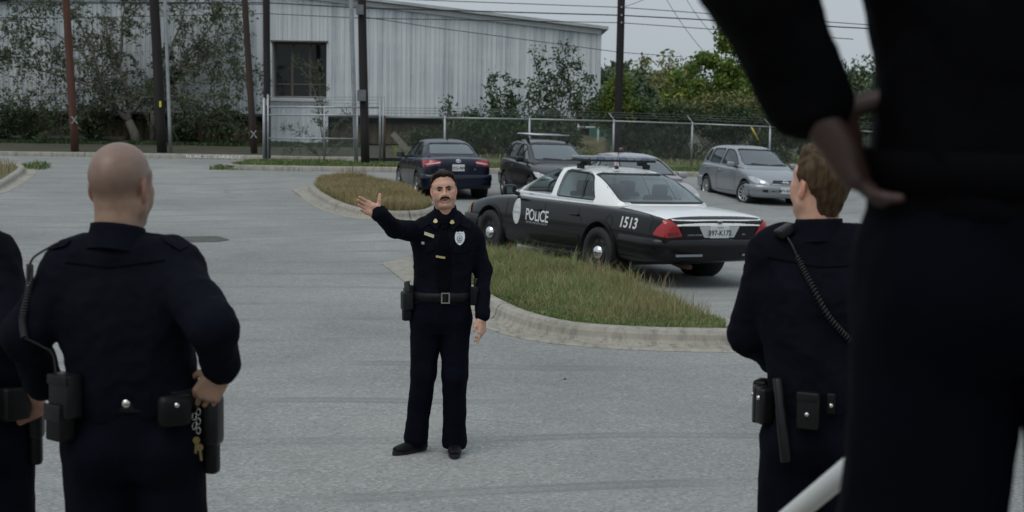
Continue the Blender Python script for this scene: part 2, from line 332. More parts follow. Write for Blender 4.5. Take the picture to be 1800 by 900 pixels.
    simple('dumpster', (.05, .18, .13), .6, 0, .2, 2); simple('shed', (.42, .43, .41), .7, 0, .15, 2); simple('tarp', (.35, .36, .36), .7, 0, .3, 5); simple('timber', (.20, .185, .16), .85, 0, .25, 5); simple('rail_white', (.60, .61, .60), .4, 0, .08, 6); simple('yellow_guy', (.6, .45, .06), .6); simple('rusty', (.09, .05, .035), .8, .2, .3, 10)
    simple('conc_far', (.30, .29, .25), .9, 0, .2, 2)
make_materials()
# ------------------------------------------------------------------ ground, pavement, kerbs
def grid_sheet(name, xs, ys, zf, mat):
    v = [(x, y, zf(x, y)) for y in ys for x in xs]; n = len(xs)
    f = [(j * n + i, j * n + i + 1, (j + 1) * n + i + 1, (j + 1) * n + i) for j in range(len(ys) - 1) for i in range(n - 1)]
    return mk(name, v, f, mat, None, True)
xs = [-900, -400, -200, -100] + list(np.arange(-60, 61, 3.0)) + [100, 200, 400, 900]
ys = [-300, -60] + list(np.arange(-8, 110, 2.0)) + [130, 200, 400, 1500]
tag(grid_sheet('ground', xs, ys, lambda x, y: zt(x, y) - .07, 'dirt'), kind='structure')
pavement = tag(grid_sheet('pavement', list(np.arange(-45, 40.1, .75)), list(np.arange(-6, 60.1, .75)), zt, 'asphalt'), 'pale worn asphalt of the road and car park', kind='structure')

def catmull(pts, n=8, closed=False):
    pts = [np.array(p[:2], float) for p in pts]; out = []; N = len(pts)
    rng = range(N) if closed else range(N - 1)
    for i in rng:
        p0 = pts[(i - 1) % N] if (closed or i > 0) else 2 * pts[0] - pts[1]; p1 = pts[i]; p2 = pts[(i + 1) % N]
        p3 = pts[(i + 2) % N] if (closed or i < N - 2) else 2 * pts[-1] - pts[-2]
        for k in range(n):
            t = k / n; out.append(.5 * ((2 * p1) + (-p0 + p2) * t + (2 * p0 - 5 * p1 + 4 * p2 - p3) * t * t + (-p0 + 3 * p1 - 3 * p2 + p3) * t ** 3))
    if not closed: out.append(pts[-1])
    return out
def resample(pts, step):
    d = [0]
    for a, b in zip(pts, pts[1:]): d.append(d[-1] + np.linalg.norm(b - a))
    n = max(2, int(round(d[-1] / step)) + 1); s = np.linspace(0, d[-1], n)
    P = np.array(pts); return [np.array([np.interp(t, d, P[:, 0]), np.interp(t, d, P[:, 1])]) for t in s]
KERB = [(-.17, .02), (-.17, .150), (-.13, .168), (-.06, .170), (-.015, .155), (.015, .115), (.028, .060), (.055, .022), (.10, .010), (.30, .020), (.335, .006), (.335, -.05)]
KERB_N = [(-.16, .0), (-.16, .135), (-.13, .152), (-.04, .150), (.0, .130), (.02, .06), (.03, -.05)]
def kerb_run(path, profile, parent, seg=3.0, step=.25, flip=1, name='kerb_segment', mat='concrete', gap=.012):
    """path: outer face line; profile offsets go outwards; built as separate cast segments with joints between"""
    P = resample(path, step); n = len(P); T = []
    for i in range(n):
        d = P[min(i + 1, n - 1)] - P[max(i - 1, 0)]; d /= np.linalg.norm(d) + 1e-9; T.append(d)
    per = max(2, int(seg / step)); i = 0
    while i < n - 1:
        j = min(i + per, n - 1)
        if n - 1 - j < per // 3: j = n - 1
        V = []; Fc = []; m = len(profile)
        for k in range(i, j + 1):
            nrm = np.array([T[k][1], -T[k][0]]) * flip
            base = P[k] + (T[k] * gap if k == i else (-T[k] * gap if k == j else 0))
            for (o, z) in profile:
                q = base + nrm * o; zz = zt(*q) + z + .004 * noise.noise(Vector((q[0] * 2, q[1] * 2, z * 5)))
                V.append((q[0], q[1], zz))
        for k in range(j - i):
            for q in range(m - 1): Fc.append((k * m + q, k * m + q + 1, (k + 1) * m + q + 1, (k + 1) * m + q))
        Fc.append(tuple(range(m))); Fc.append(tuple(range((j - i) * m + m - 1, (j - i) * m - 1, -1)))
        bm = bmesh.new(); bv = [bm.verts.new(v) for v in V]
        for f in Fc: bm.faces.new([bv[t] for t in f])
        mkbm(name, bm, mat, parent, True if False else False)
        i = j
def poly_sheet(name, poly, zf, mat, step=.5, parent=None):
    """flat polygon cut into cells so that it follows the terrain"""
    bm = bmesh.new(); bm.faces.new([bm.verts.new((p[0], p[1], 0)) for p in poly])
    P = np.array([p[:2] for p in poly]); lo, hi = P.min(0), P.max(0)
    for ax in (0, 1):
        for t in np.arange(lo[ax] + step, hi[ax], step):
            co = [0, 0, 0]; co[ax] = t; no = [0, 0, 0]; no[ax] = 1
            bmesh.ops.bisect_plane(bm, geom=list(bm.verts) + list(bm.edges) + list(bm.faces), plane_co=co, plane_no=no)
    for v in bm.verts: v.co.z = zf(v.co.x, v.co.y)
    for f in bm.faces:
        f.normal_update()
        if f.normal.z < 0: f.normal_flip()
    me = bpy.data.meshes.new(name); bm.to_mesh(me); bm.free(); return fin(name, me, mat, parent, True)
def inside(p, poly):
    c = False; n = len(poly); x, y = p
    for i in range(n):
        x1, y1 = poly[i][0], poly[i][1]; x2, y2 = poly[(i + 1) % n][0], poly[(i + 1) % n][1]
        if (y1 > y) != (y2 > y) and x < (x2 - x1) * (y - y1) / (y2 - y1) + x1: c = not c
    return c
def shrink(poly, d):
    P = [np.array(p[:2]) for p in poly]; n = len(P); A = sum(P[i][0] * P[(i + 1) % n][1] - P[(i + 1) % n][0] * P[i][1] for i in range(n)); sg = 1 if A > 0 else -1; out = []
    for i in range(n):
        t = P[(i + 1) % n] - P[i - 1]; t /= np.linalg.norm(t) + 1e-9; out.append(P[i] + np.array([-t[1], t[0]]) * sg * d)
    return out
def inside_np(X, Y, poly):
    c = np.zeros(len(X), bool); n = len(poly)
    for i in range(n):
        x1, y1 = poly[i][0], poly[i][1]; x2, y2 = poly[(i + 1) % n][0], poly[(i + 1) % n][1]
        if y1 == y2: continue
        c ^= ((y1 > Y) != (y2 > Y)) & (X < (x2 - x1) * (Y - y1) / (y2 - y1) + x1)
    return c
def mesh_np(name, V, quads=None, tris=None):
    """fast mesh from arrays"""
    me = bpy.data.meshes.new(name); V = np.asarray(V, np.float32); me.vertices.add(len(V)); me.vertices.foreach_set('co', V.ravel())
    li = []; ls = []; n = 0
    for A, k in ((quads, 4), (tris, 3)):
        if A is None or not len(A): continue
        A = np.asarray(A, np.int32); li.append(A.ravel()); ls.append(n + np.arange(len(A), dtype=np.int32) * k); n += len(A) * k
    li = np.concatenate(li); ls = np.concatenate(ls); me.loops.add(len(li)); me.loops.foreach_set('vertex_index', li)
    me.polygons.add(len(ls)); me.polygons.foreach_set('loop_start', ls); me.update(calc_edges=True); me.validate(); return me
def vnoise(X, Y, sc, seed):
    """cheap smooth value noise in 0..1"""
    x, y = X * sc + seed * 17.3, Y * sc + seed * 5.1; xi, yi = np.floor(x), np.floor(y); fx, fy = x - xi, y - yi; fx = fx * fx * (3 - 2 * fx); fy = fy * fy * (3 - 2 * fy)
    h = lambda a, b: np.modf(np.abs(np.sin(a * 127.1 + b * 311.7) * 43758.5453))[0]
    return (h(xi, yi) * (1 - fx) + h(xi + 1, yi) * fx) * (1 - fy) + (h(xi, yi + 1) * (1 - fx) + h(xi + 1, yi + 1) * fx) * fy
def grass(name, label, poly, dz, count, hgt, mat, seed, wid=.006, lean=.5, hfun=None, clump=1.5, stalk=0.0):
    """many single blades as one mass"""
    rng = np.random.default_rng(seed); P = np.array([p[:2] for p in poly]); lo, hi = P.min(0), P.max(0)
    XY = lo + rng.random((count * 6, 2)) * (hi - lo); XY = XY[inside_np(XY[:, 0], XY[:, 1], poly)][:count]; X, Y = XY[:, 0], XY[:, 1]; n = len(X)
    gx = np.linspace(lo[0] - .1, hi[0] + .1, 24); gy = np.linspace(lo[1] - .1, hi[1] + .1, 24); Z = np.array([[zt(a, b) for a in gx] for b in gy])
    ix = (X - gx[0]) / (gx[1] - gx[0]); iy = (Y - gy[0]) / (gy[1] - gy[0]); i0 = ix.astype(int); j0 = iy.astype(int); u = ix - i0; v = iy - j0
    z = (Z[j0, i0] * (1 - u) + Z[j0, i0 + 1] * u) * (1 - v) + (Z[j0 + 1, i0] * (1 - u) + Z[j0 + 1, i0 + 1] * u) * v + dz
    h = hgt * (.35 + .75 * vnoise(X, Y, clump, seed)) * (.55 + .6 * rng.random(n))
    if hfun is not None: h = h * hfun(X, Y)
    if stalk: h = np.where(rng.random(n) < stalk, h * 1.7, h)
    a = rng.random(n) * 6.283; w = wid * (.6 + .8 * rng.random(n)); dx, dy = np.cos(a) * w, np.sin(a) * w
    b = rng.random(n) * 6.283; le = lean * h * rng.random(n); lx, ly = np.cos(b) * le, np.sin(b) * le; c = np.stack
    V = c([c([X - dx, Y - dy, z], 1), c([X + dx, Y + dy, z], 1), c([X + lx * .35 + dx * .8, Y + ly * .35 + dy * .8, z + h * .6], 1), c([X + lx * .35 - dx * .8, Y + ly * .35 - dy * .8, z + h * .6], 1), c([X + lx, Y + ly, z + h * (1 - .25 * lean)], 1)], 1).reshape(-1, 3)
    k = np.arange(n) * 5
    me = mesh_np(name, V, c([k, k + 1, k + 2, k + 3], 1), c([k + 3, k + 2, k + 4], 1))
    return tag(fin(name, me, mat, None, False), label, 'grass', kind='stuff')

# near island: wedge of long grass between the road and the police car
nf = [(726, 459), (745, 476), (790, 512), (850, 548), (905, 575), (975, 594), (1060, 603), (1160, 608), (1290, 610)]
near_front = catmull([g(*p) for p in nf], 6)
nb = [(1302, 600), (1300, 588), (1262, 577), (1190, 549), (1110, 520), (1000, 490), (905, 464), (850, 455), (780, 450), (735, 451)]
near_back = catmull([g(*p) for p in nb], 5)
near_poly = near_front + near_back
def isl(zf0): return lambda x, y: zt(x, y) + zf0
ni = tag(poly_sheet('traffic_island', shrink(near_poly, .1), isl(.12), 'dirt', .4), 'grassy kerbed island beside the police car', kind='structure')
kerb_run(near_front + [near_front[-1] + np.array([.35, .02])], KERB, ni, seg=3.1)
kerb_run(near_back, KERB_N, ni, seg=3.1)
gp = shrink(near_poly, .17)
def nh(x, y):
    # mown low by the near kerb, long towards the car
    d = np.min([np.hypot(x - q[0], y - q[1]) for q in near_front[::3]], axis=0); t = np.clip((d - .2) / 1.6, 0, 1); return .28 + .85 * t * t * (3 - 2 * t)
grass('grass', 'long dry grass and weeds on the island by the police car', gp, 0.12, 60000, .27, 'grass_blade', 3, .0028, .75, nh, 1.5, .06)
grass('grass', 'thin straw coloured seed stalks over the near island grass', gp, .12, 6000, .40, 'grass_dry', 5, .0024, .6, nh, 2.5)
grass('grass', 'short green grass along the kerb of the near island', gp,   .12, 42000, .09, 'grass_green', 4, .0045, .9)
# far island, left of the dark sedan
ff = [(543, 337), (560, 352), (585, 366), (620, 378), (660, 384), (710, 386), (752, 383), (772, 375)]
far_front = catmull([g(*p) for p in ff], 6)
fb = [(768, 369), (740, 358), (715, 347), (680, 334), (640, 325), (590, 321), (552, 325)]
far_back = catmull([g(*p) for p in fb], 5)
far_poly = far_front + far_back
fi = tag(poly_sheet('traffic_island', shrink(far_poly, .1), isl(.12), 'dirt', .5), 'grassy kerbed island left of the dark sedan', kind='structure')
kerb_run(far_front, KERB, fi, seg=3.4); kerb_run(far_back, KERB_N, fi, seg=3.4)
gp2 = shrink(far_poly, .18)
grass('grass', 'long brownish dry grass on the island left of the dark sedan', gp2, .12, 36000, .36, 'grass_dry', 7, .006, .6, None, .8)
grass('grass', 'green undergrowth on the island left of the dark sedan', gp2, .12, 22000, .20, 'grass_blade', 8, .006, .8)
# concrete gutter aprons at the two island noses
for pts, nm in (([(671, 464), (712, 455), (735, 452), (742, 472), (728, 492), (713, 497)], 'near'), ([(513, 334), (530, 330), (548, 330), (566, 356), (590, 372), (562, 362), (535, 350)], 'far')):
    mb = MB(); pp = [g(*p) for p in pts]; mb.prism(pp, lambda x, y: zt(x, y) - .03, lambda x, y: zt(x, y) + .014); tag(mb.build('gutter_apron', 'concrete'), 'concrete gutter apron at the nose of the %s island' % nm, kind='structure')

# far side of the street, and the strip the fence stands on
FARK = catmull([g(*p) for p in [(-260, 269), (-60, 272.5), (0, 274), (130, 275.5), (260, 277.5), (400, 280), (470, 281.5), (560, 283), (640, 284)]], 6)
far_verge = FARK + [np.array([40, 60.0]), np.array([60, 130.0]), np.array([-80, 130.0]), np.array([-80, FARK[0][1]])]
fv = tag(poly_sheet('verge', far_verge, lambda x, y: zt(x, y) + .12 + .02 * noise.noise(Vector((x, y, 0))), 'litter', 1.5), 'scrubby verge beyond the street', kind='structure')  # litter material carries the verge's shade in its darkened colour
kerb_run(FARK, KERB_N, fv, seg=4.0, step=.5)
SK = [(396, 297), (410, 298.5), (470, 300), (560, 301.5), (700, 303), (860, 305), (1040, 307), (1240, 311), (1420, 319), (1900, 345)]
STK = catmull([g(*p) for p in SK], 5)
sl_ = STK[0]
strip_back = [np.array([26, 60.0]), np.array([STK[0][0] + 7.5, 58.0]), np.array([STK[0][0] + 6.0, STK[0][1] + 2.6]), np.array([STK[0][0] + .4, STK[0][1] + 1.6])]
fs = tag(poly_sheet('grass_strip', STK + strip_back, lambda x, y: zt(x, y) + .125, 'dirt', 1.0), 'grass strip behind the kerb under the chain link fence', kind='structure')
kerb_run(STK, KERB_N, fs, seg=4.0, step=.5)
band = STK + [p + np.array([.25, 2.3]) for p in STK[::-1]]
grass('grass', 'short green grass on the strip along the fence', shrink(band, .18), .12, 30000, .17, 'grass_green', 11, .012, .9)
# kerb corner and weeds at the left edge
LK = catmull([g(*p) for p in [(-120, 392), (-50, 352), (0, 333), (28, 316), (42, 305), (40, 299), (20, 297), (-40, 296)]], 6)
lv = tag(poly_sheet('road_corner', LK + [np.array([-60, LK[-1][1]]), np.array([-60, LK[0][1]])], isl(.12), 'dirt', 1.0), 'kerbed grassy corner at the left edge', kind='structure')
kerb_run(LK, KERB, lv, seg=3.0)
grass('grass', 'dry grass on the road corner at the left edge', shrink(LK + [np.array([-22, LK[-1][1]]), np.array([-22, LK[0][1]])], .25), .12, 8000, .45, 'grass_dry', 13, .012, .6)
tuft = g(50, 296); tag(grass('grass', 'small weed tuft at the gutter by the left corner', [tuft[:2] + np.array(q) for q in ((-.5, -.4), (.6, -.4), (.5, .5), (-.5, .5))], 0, 260, .30, 'grass_green', 17, .014, .9))
tuft = g(422, 298); tag(grass('grass', 'weed tuft in front of the gate kerb end', [tuft[:2] + np.array(q) for q in ((-.9, -.25), (.8, -.25), (.7, .35), (-.8, .35))], 0, 400, .20, 'grass_green', 18, .014, .9))
# a few fallen leaves and grit caught in the gutters
def litter(label, pts, n, seed, mat):
    rng = np.random.default_rng(seed); P = resample([np.array(g(*q)[:2]) for q in pts], .05); C = np.array([P[i] for i in rng.integers(0, len(P), n)]) + rng.normal(size=(n, 2)) * np.array([.10, .06]); a = rng.random(n) * 6.28; r = .008 + .016 * rng.random(n); c_, s_ = np.cos(a) * r, np.sin(a) * r
    Z0 = np.array([zt(x, y) for x, y in C]) + .026; V = np.stack([np.stack([C[:, 0] + u, C[:, 1] + v, Z0 + rng.random(n) * .012], 1) for u, v in ((c_, s_), (-s_ * .5, c_ * .5), (-c_, -s_), (s_ * .5, -c_ * .5))], 1).reshape(-1, 3); k = np.arange(n) * 4
    tag(fin('leaf_litter', mesh_np('leaf_litter', V, np.stack([k, k + 1, k + 2, k + 3], 1)), mat, None, False), label, 'leaf litter', kind='stuff')
litter('brown leaves caught in the gutter of the far island', [(545, 342), (566, 362), (592, 375), (625, 384)], 160, 61, 'grass_dry')
litter('grit and leaf bits along the near island gutter', [(735, 478), (800, 532), (880, 578), (960, 602), (1100, 611), (1280, 614)], 260, 62, 'grass_dry')
# oily puddle stain, road edge seam, small litter
c = g(342, 421); mb = MB(); ring = []
for k in range(40):
    a = 2 * math.pi * k / 40; r = 1 + .22 * noise.noise(Vector((math.cos(a) * 1.3, math.sin(a) * 1.3, 4))); ring.append((c[0] + .52 * r * math.cos(a), c[1] + .62 * r * math.sin(a)))
mb.v = [(p[0], p[1], zt(*p) + .005) for p in ring]; mb.f = [tuple(range(40))]; mb.m = [0]
tag(mb.build('oil_stain', 'stain'), 'dark oily patch on the road behind the bald officer', 'stain')
for (px, py, s_) in ((993, 667, .014),):
    p = g(px, py); bm = bmesh.new(); bmesh.ops.create_icosphere(bm, subdivisions=1, radius=s_)
    for v in bm.verts: v.co.z *= .5; v.co += Vector((float(p[0]), float(p[1]), float(p[2]) + s_ * .4)) + Vector((random.uniform(-.3, .3) * s_, 0, 0))
    tag(mkbm('pebble', bm, 'stain'), 'small dark pebble on the bare asphalt right of the pointing officer', 'pebble')
# white painted marks on the far kerb face
kp0, kp1 = g(327, 278.5), g(424, 280.2)
word = 'ELACC -DABLO'
fc = bpy.data.curves.new('kerb_lettering', 'FONT'); fc.body = word; fc.size = .30
fo = bpy.data.objects.new('tmp', fc); COL.objects.link(fo); bpy.context.view_layer.update()
me = bpy.data.meshes.new_from_object(fo.evaluated_get(bpy.context.evaluated_depsgraph_get())); bpy.data.objects.remove(fo)
wx = max(v.co.x for v in me.vertices)
for v in me.vertices:
    t = v.co.x / wx; x_ = kp0[0] + (kp1[0] - kp0[0]) * t; y_ = float(np.interp(x_, [q[0] for q in FARK], [q[1] for q in FARK])); zz = v.co.y / .21
    v.co = Vector((x_, y_ - .040 + .026 * min(1, max(0, zz)), zt(x_, y_) + .035 + .085 * zz))
tag(fin('kerb_lettering', me, 'paint_worn', None, False), 'faded white painted letters on the far kerb', 'lettering')

# behind the frame: the raised walk and the landing that the nearer officers stand on
mb = MB(); mb.box((-.4, 4.55, .14), (6.6, 3.0, .32)); walk = tag(mb.build('raised_walk', 'concrete'), 'raised concrete walk', kind='structure')
mb = MB(); mb.box((.4, .9, .54), (6.0, 2.8, 1.12)); tag(mb.build('stair_landing', 'concrete'), 'concrete stair landing', kind='structure')
for k in range(4):
    mb = MB(); h = 1.1 - .16 * (k + 1); mb.box((1.8, 2.3 + .15 + .3 * k + .002, h / 2), (1.6, .296, h)); mb.build('stair_step', 'concrete', walk)
# ------------------------------------------------------------------ warehouse across the street
WY = 60.2
GZ = zt(-5, WY) + .12
wh = empty('warehouse', (-10, WY, GZ), 'long white ribbed metal warehouse with shallow gable across the street', 'building')
XR = at(1055, 120, WY)[0]; XL = -27.0
zb0 = at(700, 204, WY)[2]                      # lower edge of the siding
ztR = at(1055, 52, WY)[2]; ztM = at(700, 9, WY); slope = (ztM[2] - ztR) / (XR - ztM[0]); XRIDGE = -12.5
def roof_z(x): return ztR + slope * (XR - x) if x > XRIDGE else ztR + slope * (XR - XRIDGE) - slope * (XRIDGE - x)
wx0, wx1 = at(476, 120, WY)[0], at(577, 120, WY)[0]; wz0, wz1 = at(520, 172, WY)[2], at(520, 74, WY)[2]
zlow = at(520, 262, WY)[2]
def panel(x0, x1, z0, z1f, parent=wh):
    """one ribbed sheet, three ribs, lapped edge proud of the next"""
    w = x1 - x0; prof = [(0, 0)]
    for k in range(4 if w > .4 else 0):
        c = w * (k + .5) / 4
        prof += [(c - .045, 0), (c - .022, -.03), (c + .022, -.03), (c + .045, 0)]
    prof += [(w - .01, 0), (w - .01, -.012), (w, -.012)]
    v = []; n = len(prof)
    for (dx, dy) in prof: v.append((x0 + dx, WY + dy, z0))
    for (dx, dy) in prof: v.append((x0 + dx, WY + dy, z1f(x0 + dx) if callable(z1f) else z1f))
    return mk('siding_panel', v, [(i, i + 1, n + i + 1, n + i) for i in range(n - 1)], 'siding', parent)
PW = .765; x = XR - .12
while x > XL:
    x0 = x - PW
    if x0 < wx1 - .01 and x > wx0 + .01:        # split round the recessed window
        if x > wx1: panel(wx1, x, zb0, lambda q: roof_z(q) - .05)
        if x0 < wx0: panel(x0, wx0, zb0, lambda q: roof_z(q) - .05)
        a_, b_ = max(x0, wx0), min(x, wx1); panel(a_, b_, wz1 + .06, lambda q: roof_z(q) - .05); panel(a_, b_, zlow, wz0 - .14)
    else: panel(x0, x - .002, zb0, lambda q: roof_z(q) - .05)
    x = x0
mb = MB()
mb.box(((XL + XR) / 2, WY + 14, (zb0 + ztR) / 2 - .2), (XR - XL, 26, ztR - zb0), mi=0); mb.build('rear_walls', 'siding', wh)
# gable wall core just behind the sheets, as one polygon with depth
mb = MB(); pol = [(XL, zb0), (wx0, zb0), (wx0, wz1), (wx1, wz1), (wx1, zb0), (XR - .02, zb0), (XR - .02, ztR - .06), (XRIDGE, roof_z(XRIDGE) - .06), (XL, roof_z(XL) - .06)]
n = len(pol); mb.add([(p[0], WY + .03, p[1]) for p in pol] + [(p[0], WY + 1.0, p[1]) for p in pol], [tuple(range(n))] + [(i, i + n, (i + 1) % n + n, (i + 1) % n) for i in range(n)]); mb.build('wall_core', 'trim', wh)
mb = MB(); mb.box((XR - .06, WY - .02, (zb0 + ztR) / 2), (.16, .10, ztR - zb0)); mb.build('corner_trim', 'trim', wh)
# roof with fascia and eave trim
mb = MB(); xe = XR + .28
for (x0, x1) in ((XRIDGE, xe), (XL - .5, XRIDGE)):
    mb.add([(x0, WY - .35, roof_z(x0) + .02), (x1, WY - .35, roof_z(x1) + .02), (x1, WY + 28, roof_z(x1) + .02), (x0, WY + 28, roof_z(x0) + .02), (x0, WY - .35, roof_z(x0) + .14), (x1, WY - .35, roof_z(x1) + .14), (x1, WY + 28, roof_z(x1) + .14), (x0, WY + 28, roof_z(x0) + .14)], [(3, 2, 1, 0), (4, 5, 6, 7), (0, 1, 5, 4), (1, 2, 6, 5), (2, 3, 7, 6), (3, 0, 4, 7)])
roof = mb.build('roof', 'roof_metal', wh)
mb = MB(); mb.add([(XRIDGE, WY - .12, roof_z(XRIDGE) - .20), (XR, WY - .12, roof_z(XR) - .20), (XR, WY - .12, roof_z(XR) + .0), (XRIDGE, WY - .12, roof_z(XRIDGE) + .0), (XRIDGE, WY - .03, roof_z(XRIDGE) - .20), (XR, WY - .03, roof_z(XR) - .20), (XR, WY - .03, roof_z(XR)), (XRIDGE, WY - .03, roof_z(XRIDGE))], [(0, 1, 2, 3), (4, 7, 6, 5), (0, 4, 5, 1), (3, 2, 6, 7)]); mb.build('fascia', 'trim', roof)
# recessed window: reveals, mullions, panes, sill
win = empty('window', ((wx0 + wx1) / 2, WY + .5, wz0)); win.parent = wh; win.location = WO[win.name] - WO[wh.name]
D = .55
for xx in (wx1 - .03, wx0 + .03): mb = MB(); mb.box((xx, WY + D / 2, (wz0 + wz1) / 2), (.06, D + .06, wz1 - wz0)); mb.build('reveal', 'siding', win)
mb = MB(); mb.box(((wx0 + wx1) / 2, WY + D / 2 - .04, wz1 + .03), (wx1 - wx0, D + .12, .06)); mb.build('head_trim', 'trim_dark', win)
mb = MB(); mb.box(((wx0 + wx1) / 2, WY + D / 2 - .06, wz0 - .07), (wx1 - wx0, D + .16, .14)); mb.build('sill', 'trim', win)
ix0, ix1 = wx0 + .06, wx1 - .06; yg = WY + D
for k in range(4):
    xx = ix0 + (ix1 - ix0) * k / 3; mb = MB(); mb.box((xx + (.04 if k == 0 else -.04 if k == 3 else 0), yg, (wz0 + wz1) / 2), (.10, .09, wz1 - wz0)); mb.build('mullion', 'mullion', win)
zr = wz0 + (wz1 - wz0) * .25
for zz, hh in ((zr, .06), (wz0 + .04, .08), (wz1 - .04, .08)): mb = MB(); mb.box(((ix0 + ix1) / 2, yg + .002, zz), (ix1 - ix0, .07, hh)); mb.build('transom', 'mullion', win)
for k in range(3):
    a_, b_ = ix0 + (ix1 - ix0) * k / 3 + .05, ix0 + (ix1 - ix0) * (k + 1) / 3 - .05
    for (z0, z1) in ((wz0 + .08, zr - .03), (zr + .03, wz1 - .08)):
        mb = MB(); mb.box(((a_ + b_) / 2, yg + .02, (z0 + z1) / 2), (b_ - a_, .012, z1 - z0)); mb.build('pane', 'glass_build', win)
mb = MB(); mb.box(((ix0 + ix1) / 2, yg + 2.0, (wz0 + wz1) / 2), (ix1 - ix0 + 1, .1, wz1 - wz0 + 1)); mb.box((ix0 - .3, yg + 1.1, (wz0 + wz1) / 2), (.1, 1.9, wz1 - wz0 + 1)); mb.box(((ix0 + ix1) / 2, yg + 1.1, wz0 - .4), (ix1 - ix0 + 1, 1.9, .1)); mb.build('room_lining', 'room', win)
for k in (.10, .42): mb = MB(); mb.box((ix0 + (ix1 - ix0) * k, yg + 1.2, wz1 - .22), (.42, .12, .05)); mb.build('ceiling_lamp', 'lampglow', win)
# skirt under the siding: recessed planks, concrete footing, near-black backing painted as the gap's shadow
ysk = WY + .42
mb = MB(); mb.box(((XL + XR) / 2, ysk + .35, (GZ + zb0) / 2 - .05), (XR - XL - .3, .5, zb0 - GZ + .3)); mb.build('gap_shadow_backing', 'dark_void', wh)
mb = MB(); mb.box(((XL + XR) / 2, WY + .2, zb0 - .05), (XR - XL - .1, .36, .08)); mb.build('siding_base_rail', 'trim_dark', wh)
random.seed(5); x = XL + .2; k = 0
while x < at(880, 230, ysk)[0]:
    w = random.uniform(.26, .34)
    if not (wx0 - .1 < x + w / 2 < wx1 + .1):
        zt0 = zb0 - random.uniform(.28, .36); mb = MB(); mb.box((x + w / 2, ysk + random.uniform(-.02, .02), (GZ + zt0) / 2 + .03), (w - .025, .05, zt0 - GZ - .06)); mb.build('plank', 'plank', wh)
    x += w
a_, b_ = at(-40, 240, ysk)[0], at(222, 240, ysk)[0]; zz = at(100, 241, ysk)[2]
mb = MB(); mb.box(((a_ + b_) / 2, ysk - .12, zz), (b_ - a_, .12, .14)); mb.build('footing_beam', 'block', wh)
lv_ = at(8, 216, WY)
fr = MB(); lw, lh = .62, .62
for (dx, dz, w, h) in ((0, lh / 2, lw, .05), (0, -lh / 2, lw, .05), (lw / 2, 0, .05, lh - .05), (-lw / 2, 0, .05, lh - .05)): fr.box((lv_[0] + dx, ysk - .08, lv_[2] + dz), (w, .06, h))
vent = fr.build('vent_frame', 'trim', wh)
for k in range(5):
    mb = MB(); mb.box((lv_[0], ysk - .07, lv_[2] - .24 + .115 * k), (lw - .06, .02, .05), rx(.5)); mb.build('vent_slat', 'trim', vent)

# ------------------------------------------------------------------ utility poles
POLES = []
def pole(base_px, top_px, w0, w1, mat, label, Y=None, H=9.5, name='utility_pole', n=10):
    b = g(*base_px, dz=.1) if Y is None else at(base_px[0], base_px[1], Y)
    Y = b[1]; t = at(top_px[0], top_px[1], Y); d = (t - b) / (t[2] - b[2]); gz = zt(b[0], Y) - .1
    root = b + d * (gz - b[2]); top = root + d * H
    r0 = w0 * Y / F_PX / 2; r1 = w1 * Y / F_PX / 2
    e = empty(name, root, label, 'pole'); mb = MB(); k = 7
    pts = [root + (top - root) * i / k + np.array([.012 * noise.noise(Vector((i * 1.7, root[0], 0))), 0, 0]) for i in range(k + 1)]
    mb.tube(pts, [r0 + (r1 - r0) * i / k for i in range(k + 1)], n); mb.build('shaft', mat, e, True)
    POLES.append((root, d, r0)); return e, root, d, r0
def cross_mark(e, p, s, rad):
    for a in (.6, -.7):
        mb = MB(); q = np.array([math.sin(a), 0, math.cos(a)]) * s; c = p + np.array([0, -rad - .012 - (.006 if a > 0 else 0), 0]); mb.tube([c - q, c + q], .022, 4); mb.build('tape', 'tape_white', e)
e, r_, d_, q_ = pole((132, 267), (116, 0), 14.5, 12.5, 'pole_red', 'reddish brown wooden utility pole with white tape, leftmost in view')
cross_mark(e, at(133, 211, r_[1]), .16, q_)
e, r_, d_, q_ = pole((285, 269), (271, 0), 18, 16.5, 'pole_black', 'thick black wooden utility pole with yellow marker in front of the tree')
mb = MB(); p = at(284, 183, r_[1]); mb.box((p[0], r_[1] - q_ - .01, p[2]), (.07, .02, .20)); mb.build('marker', 'marker_yellow', e)
e, r_, d_, q_ = pole((447, 271), (430, 0), 12, 10, 'pole_brown', 'thin leaning brown wooden utility pole left of the gate')
cross_mark(e, at(447, 236, r_[1]), .16, q_)
e, r_, d_, q_ = pole((470, 279), (468, 0), 12.5, 12, 'pole_black', 'straight black wooden utility pole beside the warehouse window')
mb = MB(); p = at(471, 180, r_[1]); mb.box((p[0], r_[1] - q_ - .01, p[2]), (.06, .02, .2)); mb.build('marker', 'marker_yellow', e)
e, r_, d_, q_ = pole((642, 290), (636, 0), 15.5, 14, 'pole_black', 'black wooden utility pole with meter boxes inside the gate')
for (px, py, w, h) in ((634, 18, .22, .30), (637, 168, .26, .34)):
    p = at(px, py, r_[1]); mkbm('meter_box', bevel_box((p[0], r_[1] - q_ - .08, p[2]), (w, .16, h), .015), 'galv_dark', e)
e, r_, d_, q_ = pole((1085, 273), (1092, 0), 14, 12.5, 'pole_black', 'dark wooden utility pole behind the fence right of the warehouse', Y=53.0)
p6 = (r_, d_)
mb = MB()
for yy in (13, 27, 40): pp = at(1092, yy, r_[1]); mb.tube([pp + np.array([0, -q_ - .04, 0]), pp + np.array([0, -q_ + .1, 0])], .035, 6)
mb.build('bolt', 'galv', e)
e, r_, d_, q_ = pole((300, 270), (290, 0), 6.5, 6, 'galv', 'thin grey steel conduit pole right of the black pole by the tree', name='steel_pole', n=8)
e, r_, d_, q_ = pole((626, 287), (617, 0), 8, 7, 'galv', 'grey steel conduit pole beside the black pole behind the gate', name='steel_pole', n=8)

